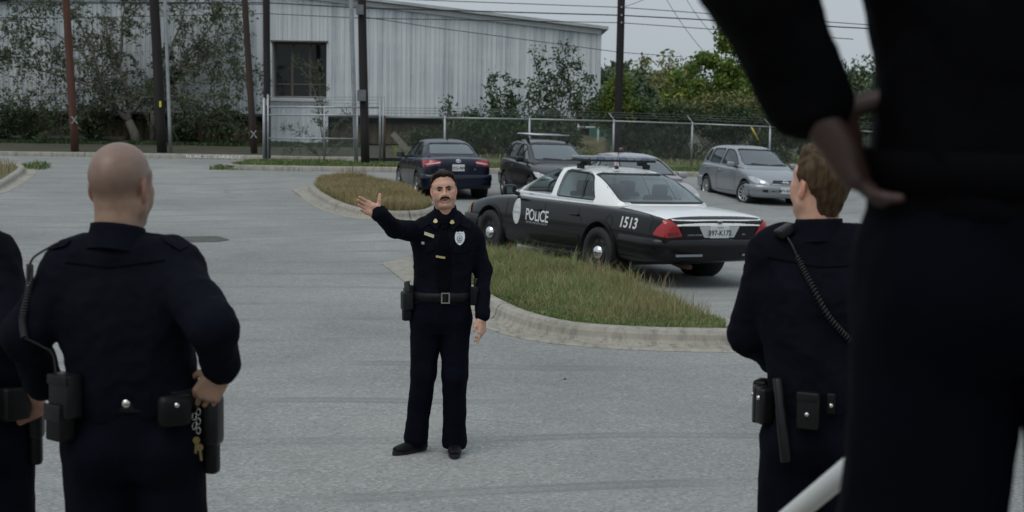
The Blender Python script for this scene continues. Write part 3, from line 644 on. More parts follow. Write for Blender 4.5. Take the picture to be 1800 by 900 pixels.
# ------------------------------------------------------------------ overhead wires
def wire(pts, r, label, mat='cable'):
    P = [at(*p) for p in pts]; out = []
    if len(P) == 2:
        for i in range(13):
            t = i / 12; q = P[0] + (P[1] - P[0]) * t; q = q - np.array([0, 0, .12 * 4 * t * (1 - t)]); out.append(q)
    else:
        a = np.array(P); s = np.linspace(0, len(P) - 1, 25); out = [np.array([np.interp(t, range(len(P)), a[:, k]) for k in range(3)]) for t in s]
    mb = MB(); mb.tube(out, r, 5); tag(mb.build('overhead_wire', mat, None, True), label, 'wire', 'overhead power and phone wires')
wire([(-150, 3, 58), (470, 5, 56), (635, 14, 50), (1091, 27, 53), (1560, 52, 50)], .022, 'thick black cable running past the poles to the right edge')
wire([(-150, 8, 57.5), (280, 6, 57.5), (470, 8, 56)], .016, 'second thin wire along the top left edge before the tree')
wire([(-150, 30, 58.5), (116, 32, 58), (470, 24, 56)], .013, 'thin wire crossing low in front of the left tree')
wire([(470, 24, 56), (635, 32, 50), (1091, 40, 53), (1500, 69, 50)], .014, 'thin wire just below the thick cable in front of the white siding')
wire([(635, -4, 50), (1091, 13, 53), (1560, 46, 50)], .014, 'thin uppermost wire reaching the pole right of the warehouse')
wire([(640, 30, 50), (760, 48, 51), (1090, 92, 53), (1200, 100, 56)], .012, 'slanting service wire across the upper white siding')
wire([(1092, 13, 53), (1180, -30, 60)], .010, 'short wire rising from the pole towards the top edge')
wire([(1170, -4, 70), (1235, 88, 60)], .012, 'steep guy wire in the sky left of the yellow green tree')
wire([(1205, -4, 70), (1262, 70, 60)], .012, 'second steep guy wire over the yellow green tree')
wire([(330, 14, 57), (400, 34, 57), (430, 21, 57)], .010, 'drooping wire loop tied to the thin leaning pole')
wire([(1048, 141, 110), (1160, 155, 108), (1300, 172, 106)], .03, 'distant wire in front of the dark trees')

# ------------------------------------------------------------------ gate and chain link fence
def link_mesh(x0, y0, x1, y1, z0f, z1f, parent, pitch=.088, r=.0026):
    L = math.hypot(x1 - x0, y1 - y0); V = []; Q = []
    P = lambda s, h: np.array([x0 + (x1 - x0) * s / L, y0 + (y1 - y0) * s / L, 0])
    H = z1f - z0f; k = -H
    for sg in (1, -1):
        c = -H * .8
        while c < L + H * .8:
            s0, s1 = (c, c + H * .8) if sg > 0 else (c + H * .8, c)
            t0, t1 = 0.0, 1.0; ds = s1 - s0
            for lim, up in ((0, False), (L, True)):
                if ds != 0:
                    tt = (lim - s0) / ds
                    if (ds > 0) != up: t0 = max(t0, tt) if True else t0
                    else: t1 = min(t1, tt)
            if t1 - t0 > .02:
                a = P(s0 + ds * t0, 0); a[2] = z0f + H * t0; b = P(s0 + ds * t1, 0); b[2] = z0f + H * t1; a[1] += .003 * sg; b[1] += .003 * sg
                n = len(V)
                for q in (a, b): V += [q + np.array([r, 0, 0]), q + np.array([-r * .5, r * .87, 0]), q + np.array([-r * .5, -r * .87, 0])]
                Q += [(n, n + 1, n + 4, n + 3), (n + 1, n + 2, n + 5, n + 4), (n + 2, n, n + 3, n + 5)]
            c += pitch
    me = mesh_np('chain_link_mesh', V, Q); return tag(fin('chain_link_mesh', me, 'galv', parent, False), kind='stuff')
gL, gR = g(468, 293), g(672, 293); YG = (gL[1] + gR[1]) / 2 + .2
def GP(px, py): return at(px, py, YG)
gt = empty('chain_link_gate', (*(GP(570, 290)[:2]), zt(GP(570, 290)[0], YG) + .12), 'tall galvanised pipe gate with chain link mesh and barbed wire', 'gate')
def pipe(a, b, r, parent, name, mat='galv', n=8): mb = MB(); mb.tube([a, b], r, n); return mb.build(name, mat, parent, True)
for px, y0, w in ((464, 172, .045), (471, 166, .032), (668, 170, .038), (674, 170, .042)): pipe(GP(px, 293), GP(px, y0), w, gt, 'post')
for py in (188, 202): pipe(GP(472, py), GP(668, py + 1), (.030 if py == 188 else .028), gt, 'rail')
pipe(GP(472, 243), GP(628, 244), .025, gt, 'rail'); pipe(GP(472, 287), GP(668, 289), .028, gt, 'rail')
for px in (570, 628): pipe(GP(px, 188), GP(px, 288), .028, gt, 'upright')
for py in (170, 175, 181): pipe(GP(472, py), GP(668, py + 1), .008, gt, 'barbed_strand', n=4)
pipe(GP(499, 236), GP(499, 188), .012, gt, 'latch_rod', n=5)
a_, b_ = GP(472, 288), GP(668, 288); link_mesh(a_[0], YG, b_[0], YG, a_[2], GP(570, 202)[2], gt)
FP = [(676, 206), (782, 207), (931, 209.5), (1079, 213), (1217, 217.5), (1354, 223), (1500, 230), (1650, 238)]
fn = empty('chain_link_fence', g(1000, 300), 'long chain link fence with slanted barbed wire arms behind the parked cars', 'fence'); prev = None
def fence_y(px): q = g(px, np.interp(px, [676, 1240, 1650], [297, 304, 326])); return q[1] + .9
for i, (px, py) in enumerate(FP):
    Y = fence_y(px); top = at(px, py, Y); bot = np.array([top[0], Y, zt(top[0], Y) + .05])
    pipe(bot, top + np.array([0, 0, .05]), .036 if i else .04, fn, 'post', 'galv' if i else 'rusty')
    if i: pipe(top + np.array([0, 0, .05]), top + np.array([-.17, .12, .27]), .02, fn, 'barb_arm', n=5)
    if prev is not None:
        pipe(prev[0], top, .027, fn, 'top_rail'); link_mesh(prev[0][0], prev[0][1], top[0], Y, max(bot[2], prev[1][2]) + .05, min(top[2], prev[0][2]), fn)
        for k in range(3):
            o = np.array([-.05 * (k + 1), .04 * (k + 1), .05 + .08 * (k + 1)]); pipe(prev[0] + o, top + o, .007, fn, 'barbed_strand', 'galv_dark', n=4)
    prev = (top, bot)

# ------------------------------------------------------------------ vegetation
def leaf_quads(C, size, rng, droop=0.0):
    """diamond leaf faces at the points C"""
    n = len(C); a = rng.normal(size=(n, 3)); a /= np.linalg.norm(a, axis=1)[:, None]; a[:, 2] -= droop; a /= np.linalg.norm(a, axis=1)[:, None]
    b = rng.normal(size=(n, 3)); b -= a * (a * b).sum(1)[:, None]; b /= np.linalg.norm(b, axis=1)[:, None]
    s = size * (.6 + .8 * rng.random(n))[:, None]
    V = np.stack([C - a * s, C + b * s * .42 - a * s * .1, C + a * s, C - b * s * .42 - a * s * .1], 1).reshape(-1, 3); k = np.arange(n) * 4
    return V, np.stack([k, k + 1, k + 2, k + 3], 1)
def plant(name, label, base, limbs, leaf, count, mat, seed, cat='tree', trunk=None, levels=2, twig=(.9, 7), spread=.07, barkm='bark', droop=0.0, gravity=0.0, group=None, tr=.03):
    """trunk and limbs given as point lists (relative to base) with radii; twigs grow from them and carry the leaves"""
    rng = np.random.default_rng(seed); base = np.array(base, float); e = empty(name, base, label, cat, group); wood = MB(); pts = []
    def grow(p, d, L, r, lev):
        n = 5; P = [p]; q = p.copy(); d = d.copy()
        for i in range(n):
            d = unit(d + rng.normal(size=3) * .16 + np.array([0, 0, -gravity * .12])); q = q + d * L / n; P.append(q)
            if lev < levels:
                for _ in range(1 if rng.random() < .75 else 2):
                    dd = unit(d + rng.normal(size=3) * .75); grow(q, dd, L * rng.uniform(.35, .62), r * .5, lev + 1)
        wood.tube(P, [r * (1 - .75 * i / n) for i in range(n + 1)], 4 if lev else 5, caps=False)
        if lev >= 1 or levels == 0:
            for a, b in zip(P, P[1:]):
                for t in np.linspace(0, 1, 4): pts.append(a + (b - a) * t)
    if trunk:
        for tp, tr_ in trunk: wood.tube([base + np.array(q) for q in tp], tr_, 8)
    for (P, r0, r1) in limbs:
        P = [base + np.array(q, float) for q in P]; Q = []
        for i in range(len(P) - 1):
            for t in (0, .33, .66): Q.append(P[i] + (P[i + 1] - P[i]) * t + rng.normal(size=3) * .02 * (t > 0))
        Q.append(P[-1]); n = len(Q); wood.tube(Q, [r0 + (r1 - r0) * i / (n - 1) for i in range(n)], 6)
        for i in range(max(1, n // 4), n):
            d = unit(Q[i] - Q[i - 1])
            for _ in range(3 if i < n - 1 else 4):
                dd = unit(d * .6 + rng.normal(size=3) * .8); grow(Q[i], dd, twig[0] * rng.uniform(.6, 1.2), max(r1 * .7, .006), 1 if levels else 0)
    wood.build('trunk', barkm, e, True)
    pts = np.array(pts); idx = rng.integers(0, len(pts), count); C = pts[idx] + rng.normal(size=(count, 3)) * spread
    V, Q = leaf_quads(C, leaf, rng, droop); me = mesh_np('crown', V, Q); fin('crown', me, mat, e, False); return e
def cloud(name, label, base, blobs, leaf, count, mat, seed, cat='bush', stems=7, stem_r=.02, clump=.28, group=None, barkm='bark'):
    """leaf clumps scattered through several ellipsoids (centre, radii) over visible stems"""
    rng = np.random.default_rng(seed); base = np.array(base, float); e = empty(name, base, label, cat, group); C = []; w = np.array([b[1][0] * b[1][2] for b in blobs]); w = w / w.sum()
    wood = MB()
    for (c, r), f in zip(blobs, w):
        c = base + np.array(c); r = np.array(r, float); nc = max(5, int(60 * f)); cen = rng.normal(size=(nc, 3)); cen /= np.linalg.norm(cen, axis=1)[:, None]; cen *= (rng.random(nc) ** .45)[:, None]; cen = c + cen * r
        for _ in range(max(1, int(stems * f))):
            tip = cen[rng.integers(nc)]; b0 = base + np.array([rng.normal() * .12, rng.normal() * .1, 0]); mid = (b0 + tip) / 2 + rng.normal(size=3) * .12; wood.tube([b0, mid, tip], [stem_r, stem_r * .6, stem_r * .2], 5, caps=False)
        m = int(count * f); k = rng.integers(0, nc, m); C.append(cen[k] + rng.normal(size=(m, 3)) * clump * np.array([1, 1, .8]) * (.4 + .8 * rng.random((nc, 1)))[k])
    C = np.concatenate(C); C = C[C[:, 2] > base[2]]
    wood.build('trunk', barkm, e, True); V, Q = leaf_quads(C, leaf, rng); me = mesh_np('crown', V, Q); fin('crown', me, mat, e, False); return e
def bp(px, py=None, Y=59.0):
    x = at(px, 260, Y)[0]; return np.array([x, Y, zt(x, Y) + .1])
# big loose tree before the warehouse
B = bp(243, Y=58.6); k_ = 58.6 / F_PX
def rel(px, py, dy=0.0): q = at(px, py, B[1]) - B; return (q[0], dy - .15, q[2])
trunk = [([(0, 0, -.1), rel(238, 235), rel(228, 212)], [.24, .19, .165])]
limbs = [([rel(228, 212), rel(212, 195, -.2), rel(196, 168, -.4), rel(185, 135, -.6), rel(170, 80, -.8)], .12, .035),
         ([rel(228, 212), rel(230, 190, .1), rel(222, 155, .2), rel(208, 118, .2), rel(190, 85, .3), rel(180, 30, .4)], .135, .03),
         ([rel(230, 190), rel(236, 165, .3), rel(250, 160, .4), rel(275, 150, .5), rel(310, 120, .6), rel(345, 70, .8)], .09, .025),
         ([rel(230, 200), rel(246, 190, -.3), rel(258, 172, -.6), rel(290, 168, -.8), rel(340, 172, -1), rel(400, 165, -1.1)], .08, .018),
         ([rel(208, 118, .2), rel(214, 80, .1), rel(216, 40, 0), rel(225, -20, 0)], .08, .02),
         ([rel(196, 168, -.4), rel(165, 150, -.6), rel(120, 135, -.8), rel(70, 120, -.9), rel(30, 100, -.9)], .06, .014),
         ([rel(185, 135, -.6), rel(150, 90, -.7), rel(110, 60, -.8), rel(60, 50, -.8)], .05, .014),
         ([rel(170, 80, -.8), rel(150, 40, -.7), rel(120, 10, -.6), rel(90, -20, -.6)], .045, .014),
         ([rel(310, 120, .6), rel(350, 110, .4), rel(390, 80, .3), rel(410, 60, .3)], .05, .014),
         ([rel(275, 150, .5), rel(300, 80, .4), rel(320, 30, .3), rel(330, -20, .2)], .06, .016),
         ([rel(345, 70, .8), rel(370, 40, .7), rel(385, 10, .6)], .04, .012),
         ([rel(212, 195, -.2), rel(180, 185, -.6), rel(150, 190, -.9), rel(120, 200, -1.0)], .04, .012),
         ([rel(340, 172, -1), rel(370, 185, -1), rel(410, 200, -1), rel(430, 190, -1)], .03, .010),
         ([rel(216, 40, 0), rel(250, 10, 0), rel(270, -20, 0)], .04, .014),
         ([rel(190, 150, -.5), rel(130, 165, -1.0), rel(70, 170, -1.2), rel(25, 185, -1.3)], .035, .009), ([rel(150, 90, -.7), rel(95, 95, -1.0), rel(45, 70, -1.1)], .03, .009), ([rel(120, 10, -.6), rel(70, 15, -.8), rel(40, 35, -.9)], .028, .009),
         ([rel(290, 168, -.8), rel(350, 200, -1.2), rel(400, 215, -1.3)], .03, .009), ([rel(310, 120, .4), rel(370, 130, -.2), rel(425, 135, -.4)], .03, .009), ([rel(345, 70, .6), rel(395, 110, .2), rel(440, 120, 0)], .026, .008), ([rel(330, -10, .2), rel(375, 0, .2), rel(410, 20, .2)], .026, .008), ([rel(200, 175, -.4), rel(160, 200, -1.0), rel(125, 225, -1.1)], .026, .008)]
plant('tree', 'large loose branching tree with small leaves in front of the white warehouse', B, limbs, .066, 21000, 'leaf_tree', 21, trunk=trunk, twig=(1.05, 7), spread=.05, droop=.4, gravity=.9)
B2 = bp(268, Y=59.0)
plant('tree', 'slender second trunk behind the thick black pole', B2, [([(0, 0, .9), (.1, .1, 2.2), (.5, .1, 3.4)], .08, .02), ([(0, 0, 1.2), (.5, .2, 2.2), (1.4, .3, 2.9)], .05, .015)], .075, 1700, 'leaf_tree', 22, trunk=[([(0, 0, -.1), (.03, 0, 1.3)], [.13, .10])], twig=(.6, 7))
B3 = bp(-75, Y=58.0)
plant('tree', 'tree mostly beyond the left edge with one branch reaching in', B3, [([(0, 0, 1.5), (.8, 0, 3.0), (1.9, 0, 3.25)], .08, .015), ([(0, 0, 1.5), (-.8, 0, 3.2), (-1.5, 0, 4)], .08, .02), ([(0, 0, 1.5), (.2, 0, 3.9)], .08, .02)], .085, 2200, 'leaf_tree', 23, trunk=[([(0, 0, -.1), (0, 0, 1.6)], [.15, .12])], twig=(.7, 7))
# shrubs along the far verge
for i, (px, Y, h, w, lab, sd) in enumerate(((55, 58.0, 1.45, .9, 'loose green shrub left of the reddish pole', 31), (165, 58.2, 1.3, .8, 'dark bushy shrub right of the reddish pole', 32), (392, 58.4, 1.4, 1.0, 'airy shrub left of the thin leaning pole', 33), (318, 58.8, .7, .6, 'low weed bush beside the steel conduit pole', 34), (4, 57.9, 1.0, .8, 'shrub cut by the left edge of the picture', 35))):
    b = bp(px, Y=Y); rng = np.random.default_rng(sd)
    ls = [([(rng.normal() * .08, rng.normal() * .08, 0), (rng.normal() * w * .25, rng.normal() * .15, h * .5), (rng.normal() * w * .5, rng.normal() * .25, h * rng.uniform(.75, 1.05))], .02, .006) for _ in range(7)]
    plant('shrub', lab, b, ls, .075, 1500, 'leaf_dark', sd, 'shrub', levels=1, twig=(.5, 6), spread=.07)
# rank shoots inside the gate
b = bp(570, Y=50.5)
def relb(px, py, dy=0): q = at(px, py, b[1]) - b; return (q[0], dy, q[2])
plant('shrub', 'rank willowy shrub growing behind the gate with long upright shoots', b, [([(0, 0, 0), relb(560, 190), relb(545, 140), relb(515, 105)], .025, .006), ([(0, 0, 0), relb(565, 180), relb(556, 120), relb(541, 115)], .022, .006), ([(0, 0, 0), relb(540, 235), relb(500, 228)], .02, .006), ([(0, 0, 0), relb(590, 220), relb(612, 200)], .02, .006), ([(0, 0, 0), relb(575, 240), relb(560, 200)], .02, .006), ([(0, 0, 0), relb(600, 250), relb(612, 225)], .02, .006), ([(0, 0, 0), relb(530, 255), relb(505, 262)], .02, .006), ([(0, 0, 0), relb(566, 165), relb(557, 112)], .02, .005)], .045, 1700, 'leaf_tree', 41, 'shrub', levels=1, twig=(.36, 6), spread=.05)
# overgrown thicket against the right end of the warehouse
b = bp(930, Y=52.5)
sh = [(950, 108), (962, 150), (985, 112), (1000, 88), (1012, 120), (1030, 140), (1044, 175), (900, 180), (872, 180), (895, 148), (860, 145), (820, 200), (790, 196), (930, 160), (975, 165), (1020, 170), (840, 215), (885, 205)]
rng = np.random.default_rng(44)
plant('shrub', 'tall overgrown thicket with upright shoots at the right end of the warehouse', b, [([(relb(np.interp(px, [790, 1044], [850, 1000]), 270)[0], rng.normal() * .4, 0), relb((px * .6 + np.interp(px, [790, 1044], [850, 1000]) * .4), 270 - (270 - py) * .55, rng.normal() * .4), relb(px, py, rng.normal() * .4)], .03, .006) for px, py in sh], .075, 7000, 'leaf_dark', 45, 'shrub', levels=1, twig=(.55, 6), spread=.09)
cloud('bush', 'dense dark bush behind the fence over the two dark cars', bp(905, Y=51.5), [((-1.2, 0, .9), (1.2, .7, .75)), ((.5, 0, .8), (1.3, .7, .75)), ((1.6, .2, .9), (.9, .6, .8))], .075, 6000, 'leaf_dark', 46)
# right side: yellow-green broadleaf tree and undergrowth behind the fence
T = bp(1252, Y=58.0); kk = 58 / F_PX
cloud('tree', 'yellow green broadleaf tree right of the dark pole', T, [((0, 0, 3.6), (.9, .8, 1.0)), ((.35, 0, 4.6), (.75, .7, .75)), ((-.9, 0, 2.7), (.9, .8, .9)), ((.8, 0, 2.6), (1.0, .8, 1.0)), ((1.5, .2, 3.4), (.8, .7, .9)), ((-1.5, .1, 2.0), (.6, .6, .7)), ((0, 0, 1.9), (1.4, .8, .8)), ((1.2, 0, 4.1), (.7, .6, .7))], .10, 13000, 'leaf_yellow', 51, 'tree', stems=16, stem_r=.06, clump=.22)
for (px, Y, blobs, mat, lab, sd, ls) in (
    (1115, 54.0, [((0, 0, .7), (.8, .5, .7)), ((.3, 0, 1.5), (.7, .4, .45))], 'leaf_dark', 'dark bush behind the fence right of the dark pole', 52, .07),
    (1185, 53.0, [((0, 0, .7), (1.0, .5, .75)), ((0, 0, 1.55), (1.3, .4, .35))], 'leaf_dark', 'dark leafy bush behind the fence left of the pale shed', 53, .075),
    (1290, 53.5, [((0, 0, .9), (1.3, .5, .8)), ((.2, 0, 1.65), (1.5, .5, .4))], 'leaf_dark', 'bush with pale flowers behind the grey hatchback', 54, .07),
    (1385, 53.0, [((0, 0, .9), (1.2, .5, .9)), ((0, 0, 1.7), (1.3, .5, .4))], 'leaf_tree', 'bush behind the fence at the right near the raised arm', 55, .075),
    (1500, 54.0, [((0, 0, 1.0), (1.6, .6, 1.0)), ((1.4, 0, 1.1), (1.2, .6, 1.1))], 'leaf_tree', 'bush seen between the near officer and his arm', 56, .08),
    (1225, 55.0, [((0, 0, 1.75), (2.6, .5, .35)), ((1.7, 0, 1.9), (1.5, .5, .4))], 'leaf_olive', 'olive vine tangle spilling along the top of the fence', 57, .07),
    (1075, 53.8, [((0, 0, 1.7), (.9, .4, .55)), ((.2, 0, 2.6), (.4, .3, .5))], 'leaf_yellow', 'vine climbing the dark pole right of the warehouse', 58, .07),
    (745, 53.0, [((0, 0, .5), (.9, .4, .4))], 'leaf_dark', 'low bush behind the fence above the dark sedan', 59, .07)):
    cloud('bush', lab, bp(px, Y=Y), blobs, ls, 6000 if px != 745 else 1200, mat, sd, group=None, clump=.2)
# distant wood: each crown a tree of its own
far = [(1075, 105, 110, 2.6, 'leaf_far', 'dark far tree at the warehouse corner'), (1112, 100, 118, 3.4, 'leaf_far', 'round dark evergreen far behind the dark pole'), (1150, 115, 92, 4.0, 'leaf_olive', 'olive far tree with the highest pale crown left of the yellow green tree'), (1178, 108, 128, 3.0, 'leaf_olive', 'lower olive far tree beside the distant pole'), (1205, 125, 100, 4.0, 'leaf_far', 'far dark tree just left of the yellow green tree'), (1092, 140, 104, 4.2, 'leaf_far', 'most distant dark tree at the skyline by the pole'), (1300, 125, 90, 4.5, 'leaf_far', 'far tree behind the yellow green tree'), (1370, 128, 98, 4.5, 'leaf_far', 'far tree hidden mostly by the raised arm'), (1440, 120, 102, 4.5, 'leaf_far', 'far tree left in the gap under the raised arm'), (1485, 128, 98, 4.8, 'leaf_far', 'far tree right in the gap under the raised arm'), (1560, 125, 95, 5, 'leaf_far', 'far tree behind the near officer'), (1700, 120, 95, 5, 'leaf_olive', 'far olive tree behind the near officer'), (1820, 120, 95, 5, 'leaf_far', 'far tree beyond the right edge')]
for i, (px, Y, ytop, w, mat, lab) in enumerate(far):
    x = at(px, 180, Y)[0]; zb = .6; H = at(px, ytop, Y)[2] - zb
    cloud('tree', lab, (x, Y, zb), [((0, 0, H * .62), (w * .42, w * .4, H * .36)), ((-w * .3, 0, H * .42), (w * .35, w * .3, H * .32)), ((w * .32, 0, H * .45), (w * .36, w * .3, H * .33)), ((0, -.3, H * .25), (w * .5, w * .3, H * .25))], .20, 5000, mat, 70 + i, 'tree', stems=8, stem_r=.12, clump=.42, group='far trees on the skyline')
# far wooded bank closing the view low down
bank = [(x, 150 + 6 * noise.noise(Vector((x * .05, 0, 3)))) for x in np.arange(-70, 130, 4.0)]
mb = MB(); rngb = np.random.default_rng(99); C = []
for (x, y) in bank:
    h = 4.2 + 1.6 * noise.noise(Vector((x * .07, 5, 0))); n = 420; C.append(np.stack([x + rngb.normal(size=n) * 2.6, y + rngb.normal(size=n) * 2, .5 + h * rngb.random(n) ** .8], 1))
V, Q = leaf_quads(np.concatenate(C), .42, rngb); tag(fin('distant_wood', mesh_np('distant_wood', V, Q), 'leaf_far', None, False), 'distant wooded bank closing the view', 'wood', kind='stuff')

# ------------------------------------------------------------------ yard things behind the fence
def dumpster(px, py, Y, w, h, label):
    p = at(px, py, Y); x, z = p[0], zt(p[0], Y) + .1; e = empty('dumpster', (x, Y, z), label, 'dumpster')
    mb = MB(); mb.box((x, Y, z + h / 2), (w, 1.1, h), taper=(1.0, 1.12)); mb.build('bin', 'dumpster', e)
    n = int(w / .3)
    for k in range(n + 1):
        mb = MB(); mb.box((x - w / 2 + w * k / n, Y - .60, z + h / 2), (.06, .09, h * .96)); mb.build('rib', 'dumpster', e)
    mb = MB(); mb.box((x, Y - .62, z + h - .03), (w + .06, .1, .08)); mb.build('rim', 'dumpster', e)
dumpster(1064, 250, 60, 1.25, 1.05, 'green steel dumpster seen through the fence left of the dark pole')
dumpster(1150, 262, 58, 1.3, .95, 'second green dumpster half hidden by bushes')
p = at(1209, 268, 54.6); z = zt(p[0], 54.6) + .1; e = empty('slatted_screen', (p[0], 54.6, z), 'pale slatted screen behind the fence left of the grey hatchback', 'screen')
for k in range(7): mb = MB(); mb.box((p[0] - .39 + .13 * k, 54.6, z + .36), (.10, .03, .70)); mb.build('slat', 'shed', e)
for zz in (.14, .6): mb = MB(); mb.box((p[0], 54.64, z + zz), (.92, .03, .07)); mb.build('rail', 'shed', e)
p = at(1034, 240, 57); z = zt(p[0], 57) + .1; e = empty('barrier', (p[0], 57, z), 'white two bar barrier behind the fence left of the green dumpster', 'barrier')
for zz in (.95, 1.2): mb = MB(); mb.tube([(p[0] - .42, 57, z + zz), (p[0] + .42, 57, z + zz)], .035, 6); mb.build('bar', 'rail_white', e, True)
for dx in (-.38, .38): mb = MB(); mb.tube([(p[0] + dx, 57.03, z - .1), (p[0] + dx, 57.03, z + 1.22)], .035, 6); mb.build('post', 'rail_white', e, True)
p = at(706, 252, 52.0); mb = MB(); mb.box(p, (.20, .06, .95), ry(-.75)); tag(mb.build('board', 'timber'), 'weathered timber board leaning behind the fence by the dark sedan', 'board')
p = g(1045, 285); bm = bmesh.new(); bmesh.ops.create_icosphere(bm, subdivisions=4, radius=1.0)
for v in bm.verts:
    n_ = 1 + .25 * noise.noise(v.co * 2.2); v.co = Vector((p[0] + v.co.x * 1.2 * n_, 57.5 + v.co.y * .9 * n_, .45 + max(-.1, v.co.z) * .75 * n_))
tag(mkbm('dirt_mound', bm, 'dirt', None, True), 'mound of bare earth behind the fence below the dumpster', kind='structure')
a_, b_ = at(1320, 222, 52), at(1333, 246, 52); mb = MB(); mb.tube([a_, b_], .03, 6); tag(mb.build('guy_guard', 'yellow_guy', None, True), 'yellow guy wire guard behind the fence over the grey hatchback', 'guy guard')
# low weeds on the verge
vp = [at(-60, 268, 56.4), at(460, 268, 56.3), at(640, 268, 57.2), at(640, 268, 60.3), at(-60, 268, 60.3)]
grass('grass', 'scrubby weeds on the verge at the foot of the warehouse', vp, .12, 16000, .20, 'leaf_dark', 91, .020, .9)
vp = [at(690, 268, 50.5), at(1420, 268, 50.8), at(1500, 268, 57), at(690, 268, 57)]
grass('grass', 'rough grass behind the chain link fence', vp, .10, 12000, .28, 'grass_blade', 92, .018, .9)
# ------------------------------------------------------------------ cars (built along +x from the rear bumper, +y is the car's left)
def evaluated(me, mods):
    o = bpy.data.objects.new('tmp_eval', me); COL.objects.link(o); tmp = []
    for kind, kw in mods:
        md = o.modifiers.new(kind, kind)
        for k, v in kw.items(): setattr(md, k, v)
    dg = bpy.context.evaluated_depsgraph_get(); dg.update(); out = bpy.data.meshes.new_from_object(o.evaluated_get(dg)); bpy.data.objects.remove(o); return out
def cage(stations):
    """stations: (x, [(y, z) from bottom centre to top centre]) -> closed quad cage"""
    V = []; Fc = []; m = len(stations[0][1]); R_ = 2 * m - 2
    for (x, ring) in stations:
        full = [(y, z) for y, z in ring] + [(-y, z) for y, z in ring[-2:0:-1]]
        V += [(x, y, z) for y, z in full]
    for i in range(len(stations) - 1):
        for k in range(R_): a, b = i * R_ + k, i * R_ + (k + 1) % R_; Fc.append((a, a + R_, b + R_, b))
    for base, rev in ((0, False), ((len(stations) - 1) * R_, True)):
        for k in range(m - 1):
            l0, l1 = base + k, base + k + 1; r0 = base + (R_ - k) % R_; r1 = base + (R_ - k - 1) % R_
            f = [l0, l1, r1, r0]; f = [q for i, q in enumerate(f) if q not in f[:i]]
            Fc.append(tuple(f if not rev else f[::-1]))
    me = bpy.data.meshes.new('cage'); me.from_pydata(V, [], Fc); me.update(); return me
def prism_obj(poly, axis, a, b):
    bm = bmesh.new(); n = len(poly)
    f3 = (lambda p, t: (p[0], t, p[1])) if axis == 'y' else (lambda p, t: (t, p[0], p[1]))
    v0 = [bm.verts.new(f3(p, a)) for p in poly]; v1 = [bm.verts.new(f3(p, b)) for p in poly]
    bm.faces.new(v0); bm.faces.new(v1[::-1])
    for i in range(n): bm.faces.new([v0[i], v1[i], v1[(i + 1) % n], v0[(i + 1) % n]])
    bmesh.ops.recalc_face_normals(bm, faces=bm.faces); me = bpy.data.meshes.new('cut'); bm.to_mesh(me); bm.free(); return me
def boolean(me, cutters, op='DIFFERENCE'):
    for c in cutters:
        co = bpy.data.objects.new('cutter', c); COL.objects.link(co)
        me = evaluated(me, [('BOOLEAN', dict(object=co, operation=op, solver='EXACT'))]); bpy.data.objects.remove(co)
    return me
def bvh_of(*meshes):
    V = []; P = []
    for me in meshes:
        n = len(V); V += [v.co.copy() for v in me.vertices]; P += [[i + n for i in p.vertices] for p in me.polygons]
    return BVHTree.FromPolygons(V, P)
def rounded(poly, r=.03, n=4):
    out = []; N = len(poly); P = [np.array(p, float) for p in poly]
    for i in range(N):
        a, b, c = P[i - 1], P[i], P[(i + 1) % N]; da, dc = a - b, c - b; ra = min(r, np.linalg.norm(da) * .45); rc = min(r, np.linalg.norm(dc) * .45)
        p0, p1 = b + unit(da) * ra, b + unit(dc) * rc
        for k in range(n + 1): t = k / n; out.append((1 - t) ** 2 * p0 + 2 * t * (1 - t) * b + t * t * p1)
    return out
CAST = {'y+': (lambda u, w: ((u, 3, w), (0, -1, 0))), 'y-': (lambda u, w: ((u, -3, w), (0, 1, 0))), 'x-': (lambda u, w: ((-3, u, w), (1, 0, 0))), 'x+': (lambda u, w: ((9, u, w), (-1, 0, 0))), 'z': (lambda u, w: ((u, w, 4), (0, 0, -1)))}
def cast(bvh, axis, u, w, off, last=None):
    o, d = CAST[axis](float(u), float(w)); h, nn, _, _ = bvh.ray_cast(Vector(o), Vector(d))
    if h is None: return last
    if nn.dot(Vector(d)) > 0: nn = -nn
    return h - Vector(d) * off
def patch(name, poly, axis, bvh, off, mat, parent, cell=.07, thick=0.0, smooth=True):
    bm = bmesh.new(); bm.faces.new([bm.verts.new((float(p[0]), float(p[1]), 0)) for p in poly]); P = np.array(poly, float); lo, hi = P.min(0), P.max(0)
    for ax in (0, 1):
        for t in np.arange(lo[ax] + cell, hi[ax] - cell * .2, cell):
            co = [0, 0, 0]; co[ax] = t; no = [0, 0, 0]; no[ax] = 1; bmesh.ops.bisect_plane(bm, geom=list(bm.verts) + list(bm.edges) + list(bm.faces), plane_co=co, plane_no=no)
    last = None; miss = []
    for v in bm.verts:
        q = cast(bvh, axis, v.co.x, v.co.y, off)
        if q is None: miss.append(v)
        else: v.co = q; last = q
    if miss: bmesh.ops.delete(bm, geom=miss, context='VERTS')
    if thick and len(bm.faces):
        d = Vector(CAST[axis](0, 0)[1]); r = bmesh.ops.extrude_face_region(bm, geom=list(bm.faces)); bmesh.ops.translate(bm, vec=d * thick, verts=[x for x in r['geom'] if isinstance(x, bmesh.types.BMVert)])
    if not len(bm.faces): bm.free(); return None
    return mkbm(name, bm, mat, parent, smooth and not thick)
